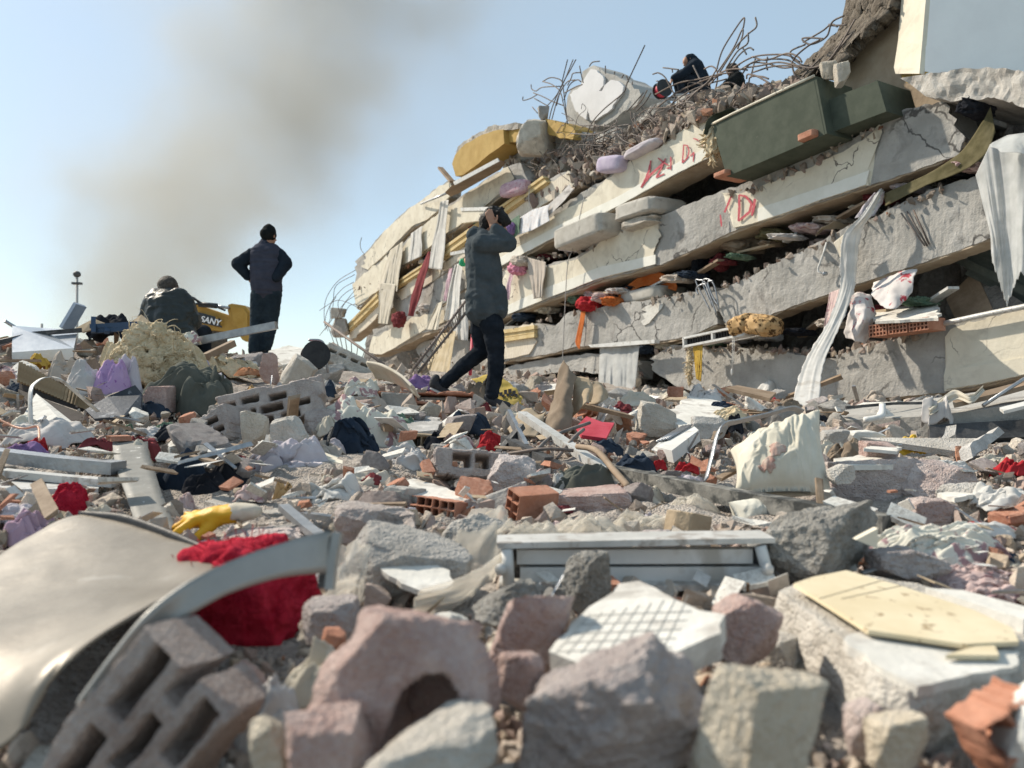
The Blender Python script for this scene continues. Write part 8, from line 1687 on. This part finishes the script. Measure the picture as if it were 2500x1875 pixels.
# crumpled rags of many colours, each with its own folds
rag_c = [(C_WASH, 'grey white'), (C_CREAM, 'cream'), (C_LILWASH, 'pale lilac'), (C_BEIGE, 'beige'), (C_BROWN, 'brown'), (C_NAVY, 'navy'), (C_ROSE, 'rose'), (C_DARK, 'black'), (C_FLORAL, 'flower print'), (C_RED, 'dark red'), (C_GREEN, 'green'), (C_WHITE, 'white')]
for i in range(420):
    u, v = r.uniform(0, 2500), r.uniform(905, 1400)
    if v < 960 and u > 900 and u < 1200: continue
    d = hit(u, v)
    if d > 10: continue
    w = r.uniform(40, 110)
    if not clear_of(P(u, v - 8, d)[None], .18)[0]: continue
    m_, nm = rag_c[i % 12]
    cloth('rag', u, v, w, w * r.uniform(.22, .42), m_, 500 + i, d, .8, 1.5, 5, n=34, label=f'small crumpled {nm} rag {whereabouts(P(u, v, d))}', cat='rag', group=f'{nm} rags among the stones')
# ------------------------------------------------------------------ smoke column drifting to the right, far beyond the ridge
def build_smoke():
    y0, dep = 95.0, 26.0; x0, x1 = P(-900, 0, y0)[0], P(1900, 0, y0)[0]; z0, z1 = gz(-40, y0), P(0, -260, y0)[2]
    v, f = box_geo(((x0 + x1) / 2, y0, (z0 + z1) / 2), (x1 - x0, dep, z1 - z0))
    m = bpy.data.materials.new('drifting_smoke'); m.use_nodes = True; t = m.node_tree; N, L = t.nodes, t.links; N.clear()
    out = N.new('ShaderNodeOutputMaterial'); pv = N.new('ShaderNodeVolumePrincipled'); L.new(pv.outputs[0], out.inputs['Volume'])
    pv.inputs['Color'].default_value = (.50, .495, .46, 1); pv.inputs['Anisotropy'].default_value = .35
    geo = N.new('ShaderNodeNewGeometry'); sep = N.new('ShaderNodeSeparateXYZ'); L.new(geo.outputs['Position'], sep.inputs[0])
    def math_(op, a, b=None, c=None):
        n = N.new('ShaderNodeMath'); n.operation = op
        for i, s in enumerate((a, b, c)):
            if s is None: continue
            if isinstance(s, (int, float)): n.inputs[i].default_value = s
            else: L.new(s, n.inputs[i])
        return n.outputs[0]
    def mr(s, a, b, c, d, smooth=False):
        n = N.new('ShaderNodeMapRange'); n.interpolation_type = 'SMOOTHSTEP' if smooth else 'LINEAR'
        for i, k in enumerate((a, b, c, d)): n.inputs[i + 1].default_value = k
        L.new(s, n.inputs[0]); return n.outputs[0]
    def curve(s, pts):
        n = N.new('ShaderNodeFloatCurve'); c = n.mapping.curves[0]; c.points[0].location = pts[0]; c.points[-1].location = pts[-1]
        for p in pts[1:-1]: c.points.new(*p)
        n.mapping.update(); L.new(s, n.inputs['Value']); return n.outputs[0]
    def noise(scale, det, vec):
        n = N.new('ShaderNodeTexNoise'); n.inputs['Scale'].default_value = scale; n.inputs['Detail'].default_value = det; n.inputs['Roughness'].default_value = .55; L.new(vec, n.inputs['Vector']); return n
    zt = mr(sep.outputs['Z'], P(0, 840, y0)[2], P(0, -200, y0)[2], 0, 1)
    # centre line and half width, as fractions of a 1000-px wide window that starts at u = 100
    xs = [(0, .19), (.1, .26), (.2, .31), (.3, .36), (.4, .43), (.5, .53), (.6, .63), (.7, .69), (.8, .72), (1, .75)]
    rs = [(0, .11), (.1, .18), (.2, .23), (.3, .29), (.4, .34), (.5, .34), (.6, .32), (.7, .34), (.8, .37), (1, .42)]
    xa, xb = P(100, 0, y0)[0], P(1100, 0, y0)[0]; sc = xb - xa
    warp = noise(.06, 3, geo.outputs['Position']); ws = N.new('ShaderNodeSeparateColor'); L.new(warp.outputs['Color'], ws.inputs[0])
    xw = math_('ADD', sep.outputs['X'], math_('MULTIPLY', math_('SUBTRACT', ws.outputs[0], .5), 9.0))
    cx = math_('MULTIPLY_ADD', curve(zt, xs), sc, xa); rad = math_('MULTIPLY', curve(zt, rs), sc)
    dx = math_('DIVIDE', math_('ABSOLUTE', math_('SUBTRACT', xw, cx)), rad)
    dy = math_('DIVIDE', math_('ABSOLUTE', math_('SUBTRACT', sep.outputs['Y'], y0)), dep * .48)
    rr = math_('SQRT', math_('ADD', math_('MULTIPLY', dx, dx), math_('MULTIPLY', dy, dy)))
    n1 = noise(.10, 7, geo.outputs['Position']).outputs['Fac']
    e = math_('ADD', rr, math_('MULTIPLY', math_('SUBTRACT', n1, .5), 1.9))
    core = math_('ADD', math_('MULTIPLY', mr(e, 1.15, .2, 0, 1, True), .8), math_('MULTIPLY', mr(e, 2.3, .3, 0, 1, True), .16))
    fade = curve(zt, [(0, .9), (.06, 1), (.2, 1), (.5, .85), (.8, .65), (1, .5)])
    L.new(math_('MULTIPLY', math_('MULTIPLY', core, fade), SMOKE_D), pv.inputs['Density'])
    o = mesh('smoke', v, f, m, None); props(o, 'grey brown smoke column drifting across the sky', 'smoke', kind='stuff'); m.cycles.homogeneous_volume = False
SMOKE_D = .15
build_smoke()
SC.cycles.volume_step_rate = 6.0; SC.cycles.volume_bounces = 2

# ------------------------------------------------------------------ labels that single each thing out
for o, pre, p in REB: o['label'] = pre + ' ' + whereabouts(p, True)
ORD = 'first second third fourth fifth sixth seventh eighth ninth tenth eleventh twelfth thirteenth fourteenth fifteenth sixteenth seventeenth eighteenth nineteenth twentieth'.split()
_by = {}
for o in SC.objects:
    if o.parent is None and o.get('label') and o.get('category'): _by.setdefault(o['label'], []).append(o)
for lab, os_ in _by.items():
    if len(os_) < 2: continue
    def _u(o):
        c = sum((Vector(q) for q in o.bound_box), Vector()) / 8 if o.type == 'MESH' else Vector(); c = o.location + c; return c.x / max(c.y, .3)
    os_.sort(key=_u); words_ = lab.split()[:11]
    if len(os_) > 20:
        zz = sorted(o.location.z for o in os_)[len(os_) // 2]
        for part, wd in (([o for o in os_ if o.location.z >= zz], 'higher'), ([o for o in os_ if o.location.z < zz], 'lower')):
            for i, o in enumerate(part[:20]): o['label'] = f'{wd} ' + ' '.join(words_[:10]) + f', {ORD[i]} from the left'
        continue
    while words_[-1] in ('of', 'the', 'a', 'in', 'and', 'front', 'to'): words_.pop()
    for i, o in enumerate(os_[:20]):
        o['label'] = ' '.join(words_) + (', leftmost of them' if i == 0 else ', rightmost of them' if i == len(os_) - 1 else f', {ORD[i]} from the left')

for o in SC.objects:
    if o.parent is None and o.get('category') and not o.get('kind'): o['kind'] = 'thing'
